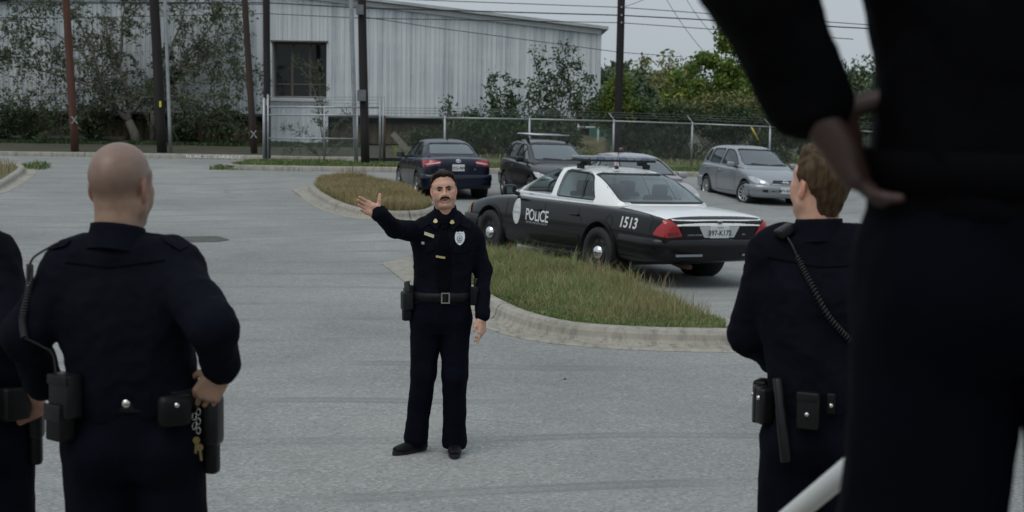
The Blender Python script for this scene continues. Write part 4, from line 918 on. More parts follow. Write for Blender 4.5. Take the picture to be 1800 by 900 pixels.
def strip(name, pts, w, axis, bvh, off, mat, parent, step=.05):
    """thin line laid on the surface: seams and mouldings"""
    P = resample([np.array(p, float) for p in pts], step); V = []; Fc = []; n = len(P)
    for i in range(n):
        t = unit(P[min(i + 1, n - 1)] - P[max(i - 1, 0)]); nn = np.array([-t[1], t[0]]) * w / 2
        for s in (1, -1):
            q = cast(bvh, axis, *(P[i] + nn * s), off)
            if q is None: q = Vector(V[-1]) if V else Vector((0, 0, 0))
            V.append(tuple(q))
    for i in range(n - 1): Fc.append((2 * i, 2 * i + 1, 2 * i + 3, 2 * i + 2))
    return mk(name, V, Fc, mat, parent, True)
def text_mesh(body, size, bold=0.0, shear=0.0, spacing=1.0):
    fc = bpy.data.curves.new('txt', 'FONT'); fc.body = body; fc.size = size; fc.offset = bold; fc.shear = shear; fc.space_character = spacing; fc.align_x = 'CENTER'; fc.align_y = 'CENTER'; fc.resolution_u = 3
    fo = bpy.data.objects.new('tmp', fc); COL.objects.link(fo); dg = bpy.context.evaluated_depsgraph_get(); dg.update(); me = bpy.data.meshes.new_from_object(fo.evaluated_get(dg)); bpy.data.objects.remove(fo); return me
def lettering(name, body, size, c, axis, bvh, off, mat, parent, xs=1.0, **kw):
    me = text_mesh(body, size, **kw); sgn = {'y+': -1, 'y-': 1, 'x-': -1, 'x+': 1}[axis]
    for v in me.vertices:
        q = cast(bvh, axis, c[0] + sgn * v.co.x * xs, c[1] + v.co.y, off)
        if q is not None: v.co = q
    return fin(name, me, mat, parent, False)
def oval(c, a, b, n=28): return [(c[0] + a * math.cos(2 * math.pi * k / n), c[1] + b * math.sin(2 * math.pi * k / n)) for k in range(n)]
def ring_decal(name, c, a, b, w, axis, bvh, off, mat, parent):
    P = oval(c, a, b, 24); return strip(name, P + [P[0]], w, axis, bvh, off, mat, parent, .01)

def wheel(parent, x, y, r, w, rim, steer=0.0):
    s = 1 if y > 0 else -1; e = empty('wheel', (x, y, r)); e.parent = parent; e.location = WO[e.name]
    o = np.array([x, y, r]); ax = np.array([0, s, 0.])
    mb = MB(); h = w / 2
    mb.lathe([(r * .62, -h * .9), (r * .80, -h), (r * .93, -h * .95), (r * .99, -h * .75), (r, -h * .3), (r, h * .3), (r * .99, h * .75), (r * .93, h * .95), (r * .80, h), (r * .66, h * .92), (r * .64, h * .6)], o, ax, 36); t = mb.build('tyre', 'rubber', e, True)
    if rim == 'steel':
        mb = MB(); mb.lathe([(r * .66, h * .9), (r * .63, h * .78), (r * .60, h * .35), (r * .50, h * .55), (r * .34, h * .62), (r * .30, h * .35), (0.001, h * .35)], o, ax, 32); rr = mb.build('rim', 'rim_black', e, True)
        for k in range(8):
            a = 2 * math.pi * k / 8; c = o + np.array([math.cos(a) * r * .48, s * h * .585, math.sin(a) * r * .48]); m2 = MB(); m2.lathe([(.001, .004), (r * .052, .004), (r * .055, -.01)], c, ax, 10); m2.build('vent_hole', 'seam', rr)
        mb = MB(); mb.lathe([(r * .30, h * .45), (r * .27, h * .85), (r * .18, h * 1.08), (r * .08, h * 1.15), (.001, h * 1.16)], o, ax, 24); mb.build('hubcap', 'chrome', e, True)
    else:
        mb = MB(); mb.lathe([(r * .68, h * .92), (r * .64, h * .85), (r * .62, -h * .2), (.001, -h * .2)], o, ax, 32); mb.build('barrel', 'rim_black', e, True)
        mb = MB(); mb.lathe([(r * .69, h * .90), (r * .67, h * .97), (r * .62, h * .92), (r * .60, h * .7)], o, ax, 32)
        rr = mb.build('rim', 'alloy', e, True); ns = 10 if rim == 'cover' else 5
        for k in range(ns):
            a = 2 * math.pi * k / ns + .3; d = np.array([math.cos(a), 0, math.sin(a)]); p = np.array([-math.sin(a), 0, math.cos(a)]); ww = r * (.065 if ns == 10 else .10)
            c0 = o + ax * h * .72; c1 = o + ax * h * .86 + d * r * .63; V = []
            for q, k2 in ((c0 + d * r * .1, 1.2), (c1, 1.0)):
                V += [q + p * ww * k2, q - p * ww * k2, q - p * ww * k2 - ax * .03, q + p * ww * k2 - ax * .03]
            m2 = MB(); m2.add(V, [(0, 1, 5, 4), (1, 2, 6, 5), (2, 3, 7, 6), (3, 0, 4, 7), (4, 5, 6, 7)]); m2.build('spoke', 'alloy', rr)
        mb = MB(); mb.lathe([(r * .17, h * .6), (r * .16, h * .86), (.001, h * .9)], o, ax, 16); mb.build('hub', 'alloy', e, True)
    if steer:
        e.rotation_euler = (0, 0, steer)
    return e
def lower_ring(zl, w, zs, ws, zt_, zm=None):
    zm = zm if zm else zl + (zs - zl) * .45
    return [(0, zl), (w * .72, zl), (w * .93, zl + .015), (w * .975, zl + .08), (w, zm), (w * .995, zm + (zs - zm) * .45), (w * .975, zs - .06), (ws + (w - ws) * .45, zs), (ws * .82, zs + (zt_ - zs) * .6), (ws * .45, zt_), (0, zt_)]
def house_ring(wb, wr, zr, zb):
    return [(0, zb - .08), (wb * .8, zb - .08), (wb, zb - .06), (wb, zb), (wb + (wr - wb) * .45, zb + (zr - zb) * .48), (wr + (wb - wr) * .10, zr - (zr - zb) * .17), (wr * .93, zr - .02 - (zr - zb) * .03), (wr * .62, zr - .003), (0, zr + .006)]
def build_car(spec):
    L = spec['L']; root = empty(spec['name'], (0, 0, 0), spec['label'], 'car', spec.get('group')); paint = spec['paint']; zb = spec['zb']
    lo = cage([(x, lower_ring(*a)) for (x, *a) in spec['lower']]); lo = evaluated(lo, [('SUBSURF', dict(levels=2, render_levels=2))])
    r = spec['r']; ar = spec.get('arch', r * 1.16); cut = []
    for x in spec['axles']:
        for s in (1, -1):
            mb = MB(); mb.lathe([(.001, 0), (ar, 0), (ar, .6), (.001, .6)], (x, s * (spec['W'] - .34), r + .02), (0, s, 0), 40); me = bpy.data.meshes.new('c'); me.from_pydata(mb.v, [], mb.f); bm = bmesh.new(); bm.from_mesh(me); bmesh.ops.remove_doubles(bm, verts=bm.verts, dist=.0015); bmesh.ops.recalc_face_normals(bm, faces=bm.faces); bm.to_mesh(me); bm.free(); cut.append(me)
    bv0 = bvh_of(lo); body_me = boolean(lo, cut)
    body = fin('body', body_me.copy(), paint, root, True, org=(0, 0, 0)); body.data.set_sharp_from_angle(angle=R(38))
    for x in spec['axles']:
        for s in (1, -1):
            mb = MB(); mb.lathe([(ar - .006, .33), (ar - .006, .02), (.05, .015)], (x, s * (spec['W'] - .335), r + .02), (0, s, 0), 32); mb.build('arch_liner', 'plastic', root, True)
            pts = [(x + (ar + .018) * math.cos(t), r + .02 + (ar + .018) * math.sin(t)) for t in np.linspace(-.15, math.pi + .15, 40)]; strip('arch_lip', pts, .035, 'y+' if s > 0 else 'y-', bv0, .006, spec.get('lip', paint), root)
    # cabin shell with real window openings
    H = spec['house']; outer = evaluated(cage([(x, house_ring(wb, wr, zr, zb)) for (x, wb, wr, zr) in H]), [('SUBSURF', dict(levels=2, render_levels=2))])
    xm = (H[0][0] + H[-1][0]) / 2; inner = evaluated(cage([(xm + (x - xm) * .962, house_ring(wb - .05, wr - .05, max(zr - .05, zb + .01), zb - .03)) for (x, wb, wr, zr) in H]), [('SUBSURF', dict(levels=2, render_levels=2))])
    bvg = bvh_of(outer); shell = boolean(outer.copy(), [inner])
    side = [rounded(p, .04) for p in spec['side_windows']]; fw = rounded(spec['front_window'], .06); rw = rounded(spec['rear_window'], .06); xs_ = spec['split']
    shell = boolean(shell, [prism_obj(p, 'y', -1.3, 1.3) for p in side] + [prism_obj(fw, 'x', xs_[1], L + .5), prism_obj(rw, 'x', -.5, xs_[0])])
    cab = fin('cabin', shell, spec.get('roof_paint', paint), root, True, org=(0, 0, 0)); cab.data.set_sharp_from_angle(angle=R(35))
    grow_ = lambda P, k: [np.array(p) + (np.array(p) - np.mean(P, axis=0)) * k for p in P]
    for i, p in enumerate(side):
        for s, ax in ((1, 'y+'), (-1, 'y-')):
            if spec.get('open') == (i, s): continue
            patch('side_window', grow_(p, .02), ax, bvg, -.014, spec.get('side_glass', 'glass_tint'), cab, .12)
            strip('window_seal', list(p) + [p[0]], .022, ax, bvg, .003, spec.get('seal', 'plastic'), cab)
    patch('windscreen', grow_(fw, .02), 'x+', bvg, -.012, spec.get('front_glass', 'glass_shield'), cab, .14); patch('rear_window', grow_(rw, .02), 'x-', bvg, -.012, spec.get('rear_glass', 'glass_tint'), cab, .14)
    strip('windscreen_seal', list(fw) + [fw[0]], .028, 'x+', bvg, .003, 'plastic', cab); strip('rear_window_seal', list(rw) + [rw[0]], .028, 'x-', bvg, .003, 'plastic', cab)
    # interior
    ix = H[2][0], H[-3][0]
    mb = MB(); mb.box(((ix[0] + ix[1]) / 2, 0, zb - .02), (ix[1] - ix[0], spec['W'] * 1.5, .05)); mb.build('cabin_floor', 'interior', root)
    xd = spec['dash']; mkbm('dashboard', bevel_box((xd, 0, zb + .0), (.42, spec['W'] * 1.5, .13), .04), 'interior', root, True)
    for xseat, nm in spec['seats']:
        for y in (-.38, .38):
            bm = bevel_box((xseat, y, zb - .02), (.14, .46, .30), .05, ry(-.18)); mkbm('seat_back', bm, 'seat_grey', root, True); bm = bevel_box((xseat - .06, y, zb + .20), (.09, .24, .17), .035, ry(-.1)); mkbm('headrest', bm, 'seat_grey', root, True)
    mb = MB(); c = np.array([xd - .33, .38, zb + .06]); t = [c + np.array([.10 * math.sin(a) * .35, .18 * math.cos(a), .18 * math.sin(a)]) for a in np.linspace(0, 2 * math.pi, 21)]; mb.tube(t, .014, 6, caps=False); mb.tube([c, c + np.array([.3, 0, -.1])], .03, 6); mb.tube([c + np.array([0, -.17, 0]), c + np.array([0, .17, 0])], .02, 6); mb.build('steering_wheel', 'plastic', root, True)
    for x in spec['axles']:
        for s in (1, -1): wheel(root, x, s * (spec['W'] - .105), r, .215, spec['rim'], spec.get('steer', 0) if x == max(spec['axles']) else 0)
    # door seams and handles
    for ax in ('y+', 'y-'):
        for pts in spec['seams']: strip('door_seam', pts, .011, ax, bv0, .0022, 'seam', root)
        for (hx, hz) in spec['handles']:
            q = cast(bv0, ax, hx, hz, 0); s = 1 if ax == 'y+' else -1; mkbm('door_handle', bevel_box((hx, q.y + s * .014, hz), (.20, .03, .036), .012), spec.get('handle_mat', paint), root, True)
        mx_, my, mz = spec['mirror']; s = 1 if ax == 'y+' else -1
        mi = mkbm('mirror', bevel_box((mx_, s * my, mz), (.12, .20, .14), .045, rz(-s * .12), 3), spec.get('mirror_mat', paint), root, True)
        mb = MB(); mb.box((mx_ - .056, s * my, mz), (.012, .16, .105)); mb.build('mirror_glass', 'mirror_face', mi); mb = MB(); mb.tube([(mx_ + .02, s * (my - .05), mz - .04), (mx_ + .03, s * (my - .19), mz - .07)], .03, 6); mb.build('mirror_arm', 'plastic', mi)
    # dark underside: box added to block light below the body
    mb = MB(); mb.box((L / 2 + .25, 0, .27), (L - 1.4, spec['W'] * 1.5, .10)); mb.build('underbody_blocker', 'plastic', root)
    return root, bv0, bvg, cab
def bumper(name, root, xend, W, sgn, z0, z1, mat, depth=.10, wrap=.75, curve=.10, proud=.03, h_mid=None):
    """bumper bar wrapping round a car end: sgn -1 rear, +1 front"""
    plan = []
    for t in np.linspace(-1, 1, 25):
        y = W * math.sin(t * math.pi / 2); dx = (1 - math.cos(t * math.pi / 2) ** .55) * wrap * .28 + curve * t * t
        plan.append((xend - sgn * dx, y))
    plan = [(xend - sgn * (wrap), -W - .003)] + plan + [(xend - sgn * (wrap), W + .003)]
    P = resample([np.array(p) for p in plan], .07); V = []; Fc = []; n = len(P); hz = z1 - z0
    prof = [(-depth, z1 - .005), (-.03, z1), (.0, z1 - .02), (.012, z1 - hz * .25), (.012, z1 - hz * .42), (-.004, z1 - hz * .5), (.0, z0 + hz * .3), (-.02, z0 + .02), (-.05, z0), (-depth, z0 + .005)]
    for i in range(n):
        t = P[min(i + 1, n - 1)] - P[max(i - 1, 0)]; t = t / np.linalg.norm(t); nn = np.array([t[1], -t[0]])
        if nn[0] * sgn < 0 and abs(nn[0]) > .2 or (abs(nn[0]) <= .2 and nn[1] * P[i][1] < 0): nn = -nn
        for (o, z) in prof: q = P[i] + nn * (o + proud); V.append((q[0], q[1], z))
    m = len(prof)
    for i in range(n - 1):
        for k in range(m - 1): Fc.append((i * m + k, i * m + k + 1, (i + 1) * m + k + 1, (i + 1) * m + k))
    bm = bmesh.new(); bv = [bm.verts.new(v) for v in V]
    for f in Fc: bm.faces.new([bv[i] for i in f])
    return mkbm(name, bm, mat, root, True)
def plate(root, c, axis, bvh, body, top, mat='plate'):
    s = -1 if axis == 'x-' else 1; q = cast(bvh, axis, c[0], c[1], .012); x = q.x + s * .006
    pl = mkbm('number_plate', bevel_box((x, c[0], c[1]), (.012, .31, .16), .004), mat, root)
    flat = prism_obj([(c[0] - .3, c[1] - .3), (c[0] + .3, c[1] - .3), (c[0] + .3, c[1] + .3), (c[0] - .3, c[1] + .3)], 'x', x - .004, x + .004); b2 = bvh_of(flat)
    if body: lettering('plate_number', body, .098, (c[0], c[1] - .014), axis, b2, .0045, 'plate_ink', pl, bold=.002)
    if top: lettering('plate_state', top, .035, (c[0], c[1] + .058), axis, b2, .0045, 'plate_red', pl)
    return pl
def place(root, q): root.location = q[:3]; root.rotation_euler = (q[5], q[4], q[3])

# ---- police sedan
CVL = [(.06, .40, .80, .84, .72, .885), (.10, .37, .88, .90, .80, .935), (.22, .32, .935, .925, .84, .965), (.65, .28, .955, .955, .85, .995), (1.25, .25, .968, .975, .86, 1.015), (1.9, .22, .972, .972, .87, 1.0), (2.8, .21, .975, .965, .88, .99), (3.6, .21, .975, .955, .88, .985), (4.0, .22, .972, .94, .87, .985), (4.5, .23, .965, .895, .84, .935), (4.95, .27, .94, .82, .80, .86), (5.2, .33, .885, .73, .74, .775), (5.32, .40, .80, .66, .66, .70), (5.36, .44, .70, .60, .58, .64)]
CVH = [(1.12, .76, .72, 1.0), (1.40, .83, .70, 1.135), (1.72, .85, .655, 1.31), (2.0, .862, .635, 1.415), (2.35, .866, .635, 1.462), (2.85, .866, .635, 1.468), (3.2, .862, .64, 1.425), (3.58, .85, .68, 1.235), (3.95, .83, .74, 1.045), (4.08, .80, .74, .985)]
cv, bvb, bvg, cab = build_car(dict(name='police_car', label='black and white police sedan 1513 with roof light bar beside the grass island', L=5.38, W=.985, r=.345, axles=(1.45, 4.365), paint='paint_black', roof_paint='paint_white', zb=.97, lower=CVL, house=CVH, lip='bumper_black', handle_mat='bumper_black', mirror_mat='bumper_black', seal='plastic', open=(1, 1),
    side_windows=[[(1.78, 1.03), (2.72, 1.03), (2.77, 1.405), (2.26, 1.40), (2.06, 1.34)], [(2.86, 1.03), (3.76, 1.03), (3.36, 1.33), (3.16, 1.395), (2.90, 1.405)]], front_window=[(-.72, 1.06), (.72, 1.06), (.58, 1.385), (-.58, 1.385)], rear_window=[(-.735, 1.04), (.735, 1.04), (.60, 1.405), (-.60, 1.405)], split=(2.1, 3.1), rear_glass='glass_clear', side_glass='glass_clear', dash=3.72, seats=((2.75, 'f'), (1.95, 'r')), rim='steel',
    seams=[[(2.83, .97), (2.82, .6), (2.80, .27)], [(3.86, .95), (3.90, .6), (3.88, .28)], [(1.98, .96), (1.95, .8), (1.86, .74)], [(2.80, .27), (3.88, .28)], [(3.86, .62), (1.9, .60)]], handles=((3.02, .80), (2.06, .81)), mirror=(3.70, 1.04, 1.05)))
patch('boot_lid', rounded([(.055, -.80), (.055, .80), (.3, .845), (1.14, .80), (1.16, -.80), (.3, -.845)], .06), 'z', bvb, .004, 'paint_white', cv, .09)
patch('boot_lip', rounded([(-.76, .822), (.76, .822), (.74, .95), (-.74, .95)], .03), 'x-', bvb, .006, 'paint_white', cv, .08)
for px_ in (1.0,):
    strip('rear_divider', [(2.10, 1.04), (2.22, 1.36)], .03, 'y+', bvg, .004, 'plastic', cab); strip('rear_divider', [(2.10, 1.04), (2.22, 1.36)], .03, 'y-', bvg, .004, 'plastic', cab)
for ax in ('y+', 'y-'):
    strip('belt_moulding', [(1.80, 1.012), (3.80, 1.005)], .022, ax, bvg, .006, 'chrome', cab); strip('side_moulding', [(1.92, .505), (3.95, .50)], .06, ax, bvb, .008, 'bumper_black', cv)
    strip('window_frame', [(2.92, 1.425), (3.16, 1.418), (3.40, 1.35), (3.62, 1.19), (3.86, 1.02)], .035, ax, bvg, .006, 'paint_black', cab)
for s, ax in ((1, 'y+'), (-1, 'y-')):
    patch('tail_lamp', rounded([(s * .60, .69), (s * .865, .668), (s * .865, .90), (s * .80, .905), (s * .70, .84)], .03), 'x-', bvb, .012, 'tail_red', cv, .04); patch('tail_lamp', rounded([(.05, .668), (.27, .70), (.20, .80), (.12, .885), (.05, .895)], .03), ax, bvb, .010, 'tail_red', cv, .05)
    patch('tail_lens', rounded([(s * .66, .70), (s * .83, .69), (s * .83, .735), (s * .67, .745)], .01), 'x-', bvb, .017, 'tail_dark', cv, .06)
    patch('headlamp', rounded([(5.05, .60), (5.33, .60), (5.28, .71), (5.08, .76)], .03), ax, bvb, .012, 'lamp_clear', cv, .05); patch('corner_lamp', rounded([(5.02, .61), (5.10, .61), (5.10, .74), (5.04, .73)], .02), ax, bvb, .016, 'amber', cv, .05)
patch('rear_panel', rounded([(-.60, .69), (.60, .69), (.64, .825), (-.64, .825)], .01), 'x-', bvb, .008, 'bumper_black', cv, .08); patch('plate_recess', rounded([(-.25, .672), (.25, .672), (.34, .822), (-.34, .822)], .02), 'x-', bvb, .012, 'lamp_clear', cv, .08)
plate(cv, (0, .745), 'x-', bvb, '397-K172', 'TEXAS')
em = patch('emblem', oval((0, .872), .045, .019), 'x-', bvb, .012, 'plate_ink', cv, .05); ring_decal('emblem_rim', (0, .872), .045, .019, .006, 'x-', bvb, .014, 'chrome', em)
lettering('badge_script', 'CROWN VICTORIA', .028, (.40, .705), 'x-', bvb, .011, 'decal_grey', cv); lettering('badge_script', 'FFV', .035, (-.42, .71), 'x-', bvb, .011, 'decal_grey', cv)
bumper('rear_bumper', cv, .0, .955, -1, .37, .655, 'bumper_black', wrap=.95, proud=.03); bumper('front_bumper', cv, 5.38, .94, 1, .28, .60, 'bumper_black', wrap=.75, proud=.02)
mb = MB(); mb.box((5.345, 0, .62), (.05, .8, .13)); mb.build('grille', 'plastic', cv)
for y in (-.55, .55): mb = MB(); mb.box((-.035, y, .45), (.02, .42, .03)); mb.build('bumper_reflector', 'lens_grey', cv)
dec = patch('door_emblem', oval((3.58, .735), .105, .19, 36), 'y+', bvb, .0035, 'sticker', cv, .05)
for (a, b, w) in ((.09, .165, .006), (.055, .10, .005)): ring_decal('emblem_ring', (3.58, .735), a, b, w, 'y+', bvb, .005, 'decal_grey', dec)
patch('emblem_bar', [(3.495, .70), (3.665, .70), (3.665, .735), (3.495, .735)], 'y+', bvb, .006, 'decal_grey', dec, .05); lettering('emblem_text', 'POLICE', .038, (3.58, .79), 'y+', bvb, .006, 'decal_grey', dec)
lettering('police_lettering', 'POLICE', .235, (3.02, .705), 'y+', bvb, .0035, 'decal_white', cv, bold=.003, spacing=.95, xs=.84); lettering('motto_lettering', 'PROTECT AND SERVE THE CITY', .040, (3.02, .60), 'y+', bvb, .0035, 'decal_grey', cv, shear=.2)
lettering('unit_number', '1513', .20, (.80, .80), 'y+', bvb, .0035, 'decal_white', cv, bold=.004, shear=.15); lettering('unit_number', '1513', .20, (.80, .80), 'y-', bvb, .0035, 'decal_white', cv, bold=.004, shear=.15); lettering('police_lettering', 'POLICE', .255, (3.1, .70), 'y-', bvb, .0035, 'decal_white', cv, bold=.004, spacing=.92)
ring_decal('fuel_door', (1.22, .79), .075, .075, .009, 'y+', bvb, .003, 'seam', cv)
strip('boot_seam', [(.34, .72), (.30, .90), (.50, .955), (1.15, .975)], .010, 'y+', bvb, .003, 'seam', cv)
# light bar
lb = empty('light_bar', (2.52, 0, 1.50)); lb.parent = cv; lb.location = WO[lb.name]
mkbm('bar_base', bevel_box((2.52, 0, 1.555), (.26, 1.32, .03), .012), 'plastic', lb, True)
for k in range(10):
    y = -.594 + .132 * k; mkbm('bar_lens', bevel_box((2.52, y, 1.594), (.29, .128, .05), .018), 'lens_blue' if k % 3 == 1 else 'lens_grey', lb, True)
for y in (-.5, .5):
    mb = MB(); mb.box((2.52, y, 1.515), (.16, .07, .06)); mb.box((2.52, y * 1.16, 1.47), (.05, .10, .07)); mb.build('bar_foot', 'plastic', lb)
mb = MB(); mb.tube([(2.1, .25, 1.455), (2.1, .25, 1.50)], .03, 8); mb.tube([(2.1, .25, 1.50), (2.06, .25, 1.78)], .004, 5); mb.build('aerial', 'plastic', cv, True)
mb = MB(); mb.tube([(.62, .35, .30), (.35, .38, .27), (.12, .40, .28)], .035, 8); mb.tube([(1.1, -.1, .28), (.6, .35, .29)], .03, 8); mb.build('exhaust', 'rusty', cv, True)
mb = MB(); mb.box((1.45, 0, .30), (.14, 1.5, .12)); mb.lathe([(.001, -.12), (.12, -.10), (.14, 0), (.12, .10), (.001, .12)], (1.45, 0, .31), (0, 1, 0), 14); mb.build('rear_axle', 'plastic', cv)
place(cv, (2.7303, 19.3808, -0.0713, 2.1181, -0.0151, 0.0248))

# ---- dark blue sedan seen from behind
COL_ = [(.05, .42, .66, .84, .58, .90), (.10, .36, .76, .97, .66, 1.0), (.25, .30, .845, 1.0, .72, 1.04), (.6, .24, .878, 1.01, .76, 1.055), (.95, .22, .886, 1.0, .77, 1.05), (1.6, .2, .887, .98, .79, 1.02), (2.6, .19, .887, .95, .80, .985), (3.3, .19, .886, .925, .79, .975), (3.7, .2, .88, .88, .76, .93), (4.2, .23, .84, .78, .68, .83), (4.5, .28, .74, .66, .56, .70), (4.62, .36, .58, .58, .42, .60)]
COH = [(.55, .66, .60, 1.03), (.80, .70, .60, 1.13), (1.15, .745, .585, 1.29), (1.5, .765, .565, 1.405), (1.95, .775, .56, 1.452), (2.45, .778, .56, 1.445), (2.8, .775, .575, 1.37), (3.2, .76, .61, 1.15), (3.55, .74, .64, .985), (3.66, .71, .62, .94)]
co, bvb, bvg, cab = build_car(dict(name='sedan', label='dark navy sedan seen from behind, parked behind the pointing officer', L=4.64, W=.887, r=.32, axles=(.98, 3.68), paint='paint_navy', zb=.975, lower=COL_, house=COH, mirror_mat='paint_navy', rear_glass='glass_shield',
    side_windows=[[(1.25, 1.04), (2.05, 1.03), (2.08, 1.37), (1.75, 1.375), (1.45, 1.25)], [(2.15, 1.03), (3.18, 1.02), (2.75, 1.31), (2.45, 1.375), (2.18, 1.375)]], front_window=[(-.62, 1.03), (.62, 1.03), (.50, 1.35), (-.50, 1.35)], rear_window=[(-.60, 1.10), (.60, 1.10), (.50, 1.36), (-.50, 1.36)], split=(1.6, 2.6), dash=3.2, seats=((2.2, 'f'), (1.45, 'r')), rim='alloy',
    seams=[[(2.11, 1.0), (2.10, .3)], [(3.25, .95), (3.28, .3)], [(1.28, 1.0), (1.30, .7)], [(2.10, .3), (3.28, .3)]], handles=((2.25, .86), (1.42, .90)), mirror=(3.08, .93, 1.02)))
for s, ax in ((1, 'y+'), (-1, 'y-')):
    patch('tail_lamp', rounded([(s * .40, .935), (s * .46, .88), (s * .80, .80), (s * .85, .82), (s * .85, .95), (s * .62, .985)], .02), 'x-', bvb, .012, 'tail_red', co, .06); patch('tail_lamp', rounded([(.06, .81), (.30, .86), (.42, .95), (.2, .97), (.06, .95)], .03), ax, bvb, .010, 'tail_red', co, .05)
    patch('lamp_strip', rounded([(s * .45, .905), (s * .80, .85), (s * .80, .88), (s * .45, .935)], .008), 'x-', bvb, .018, 'lamp_clear', co, .06)
plate(co, (0, .79), 'x-', bvb, 'GZG-9890', None)
e_ = ring_decal('emblem', (0, .955), .055, .037, .012, 'x-', bvb, .014, 'chrome', co); ring_decal('emblem_loop', (0, .968), .03, .012, .009, 'x-', bvb, .016, 'chrome', e_); strip('emblem_bar', [(0, .975), (0, .92)], .012, 'x-', bvb, .017, 'chrome', e_, .01)
strip('boot_seam', [(-.42, 1.0), (-.42, .72), (-.36, .66), (.36, .66), (.42, .72), (.42, 1.0)], .010, 'x-', bvb, .004, 'seam', co)
lettering('badge_script', 'COROLLA', .034, (.42, .745), 'x-', bvb, .008, 'decal_grey', co); lettering('badge_script', 'LE', .04, (-.42, .755), 'x-', bvb, .008, 'decal_grey', co)
bumper('rear_bumper', co, .02, .86, -1, .27, .63, 'paint_navy', wrap=.62, curve=.12, proud=.025); strip('bumper_skirt', [(-.72, .33), (.72, .33)], .12, 'x-', bvb, .03, 'plastic', co); bumper('front_bumper', co, 4.62, .84, 1, .24, .60, 'paint_navy', wrap=.7, curve=.25, proud=.0)
for ax in ('y+', 'y-'): patch('headlamp', rounded([(4.05, .68), (4.45, .60), (4.45, .66), (4.15, .78)], .02), ax, bvb, .012, 'lamp_clear', co, .06)
mb = MB(); mb.box((1.5, 0, 1.452), (.10, .03, .05), taper=(.5, .6)); mb.build('aerial_fin', 'paint_navy', co)
place(co, (-1.3294, 36.1509, -0.0003, 1.8115, -0.0001, 0.0004))

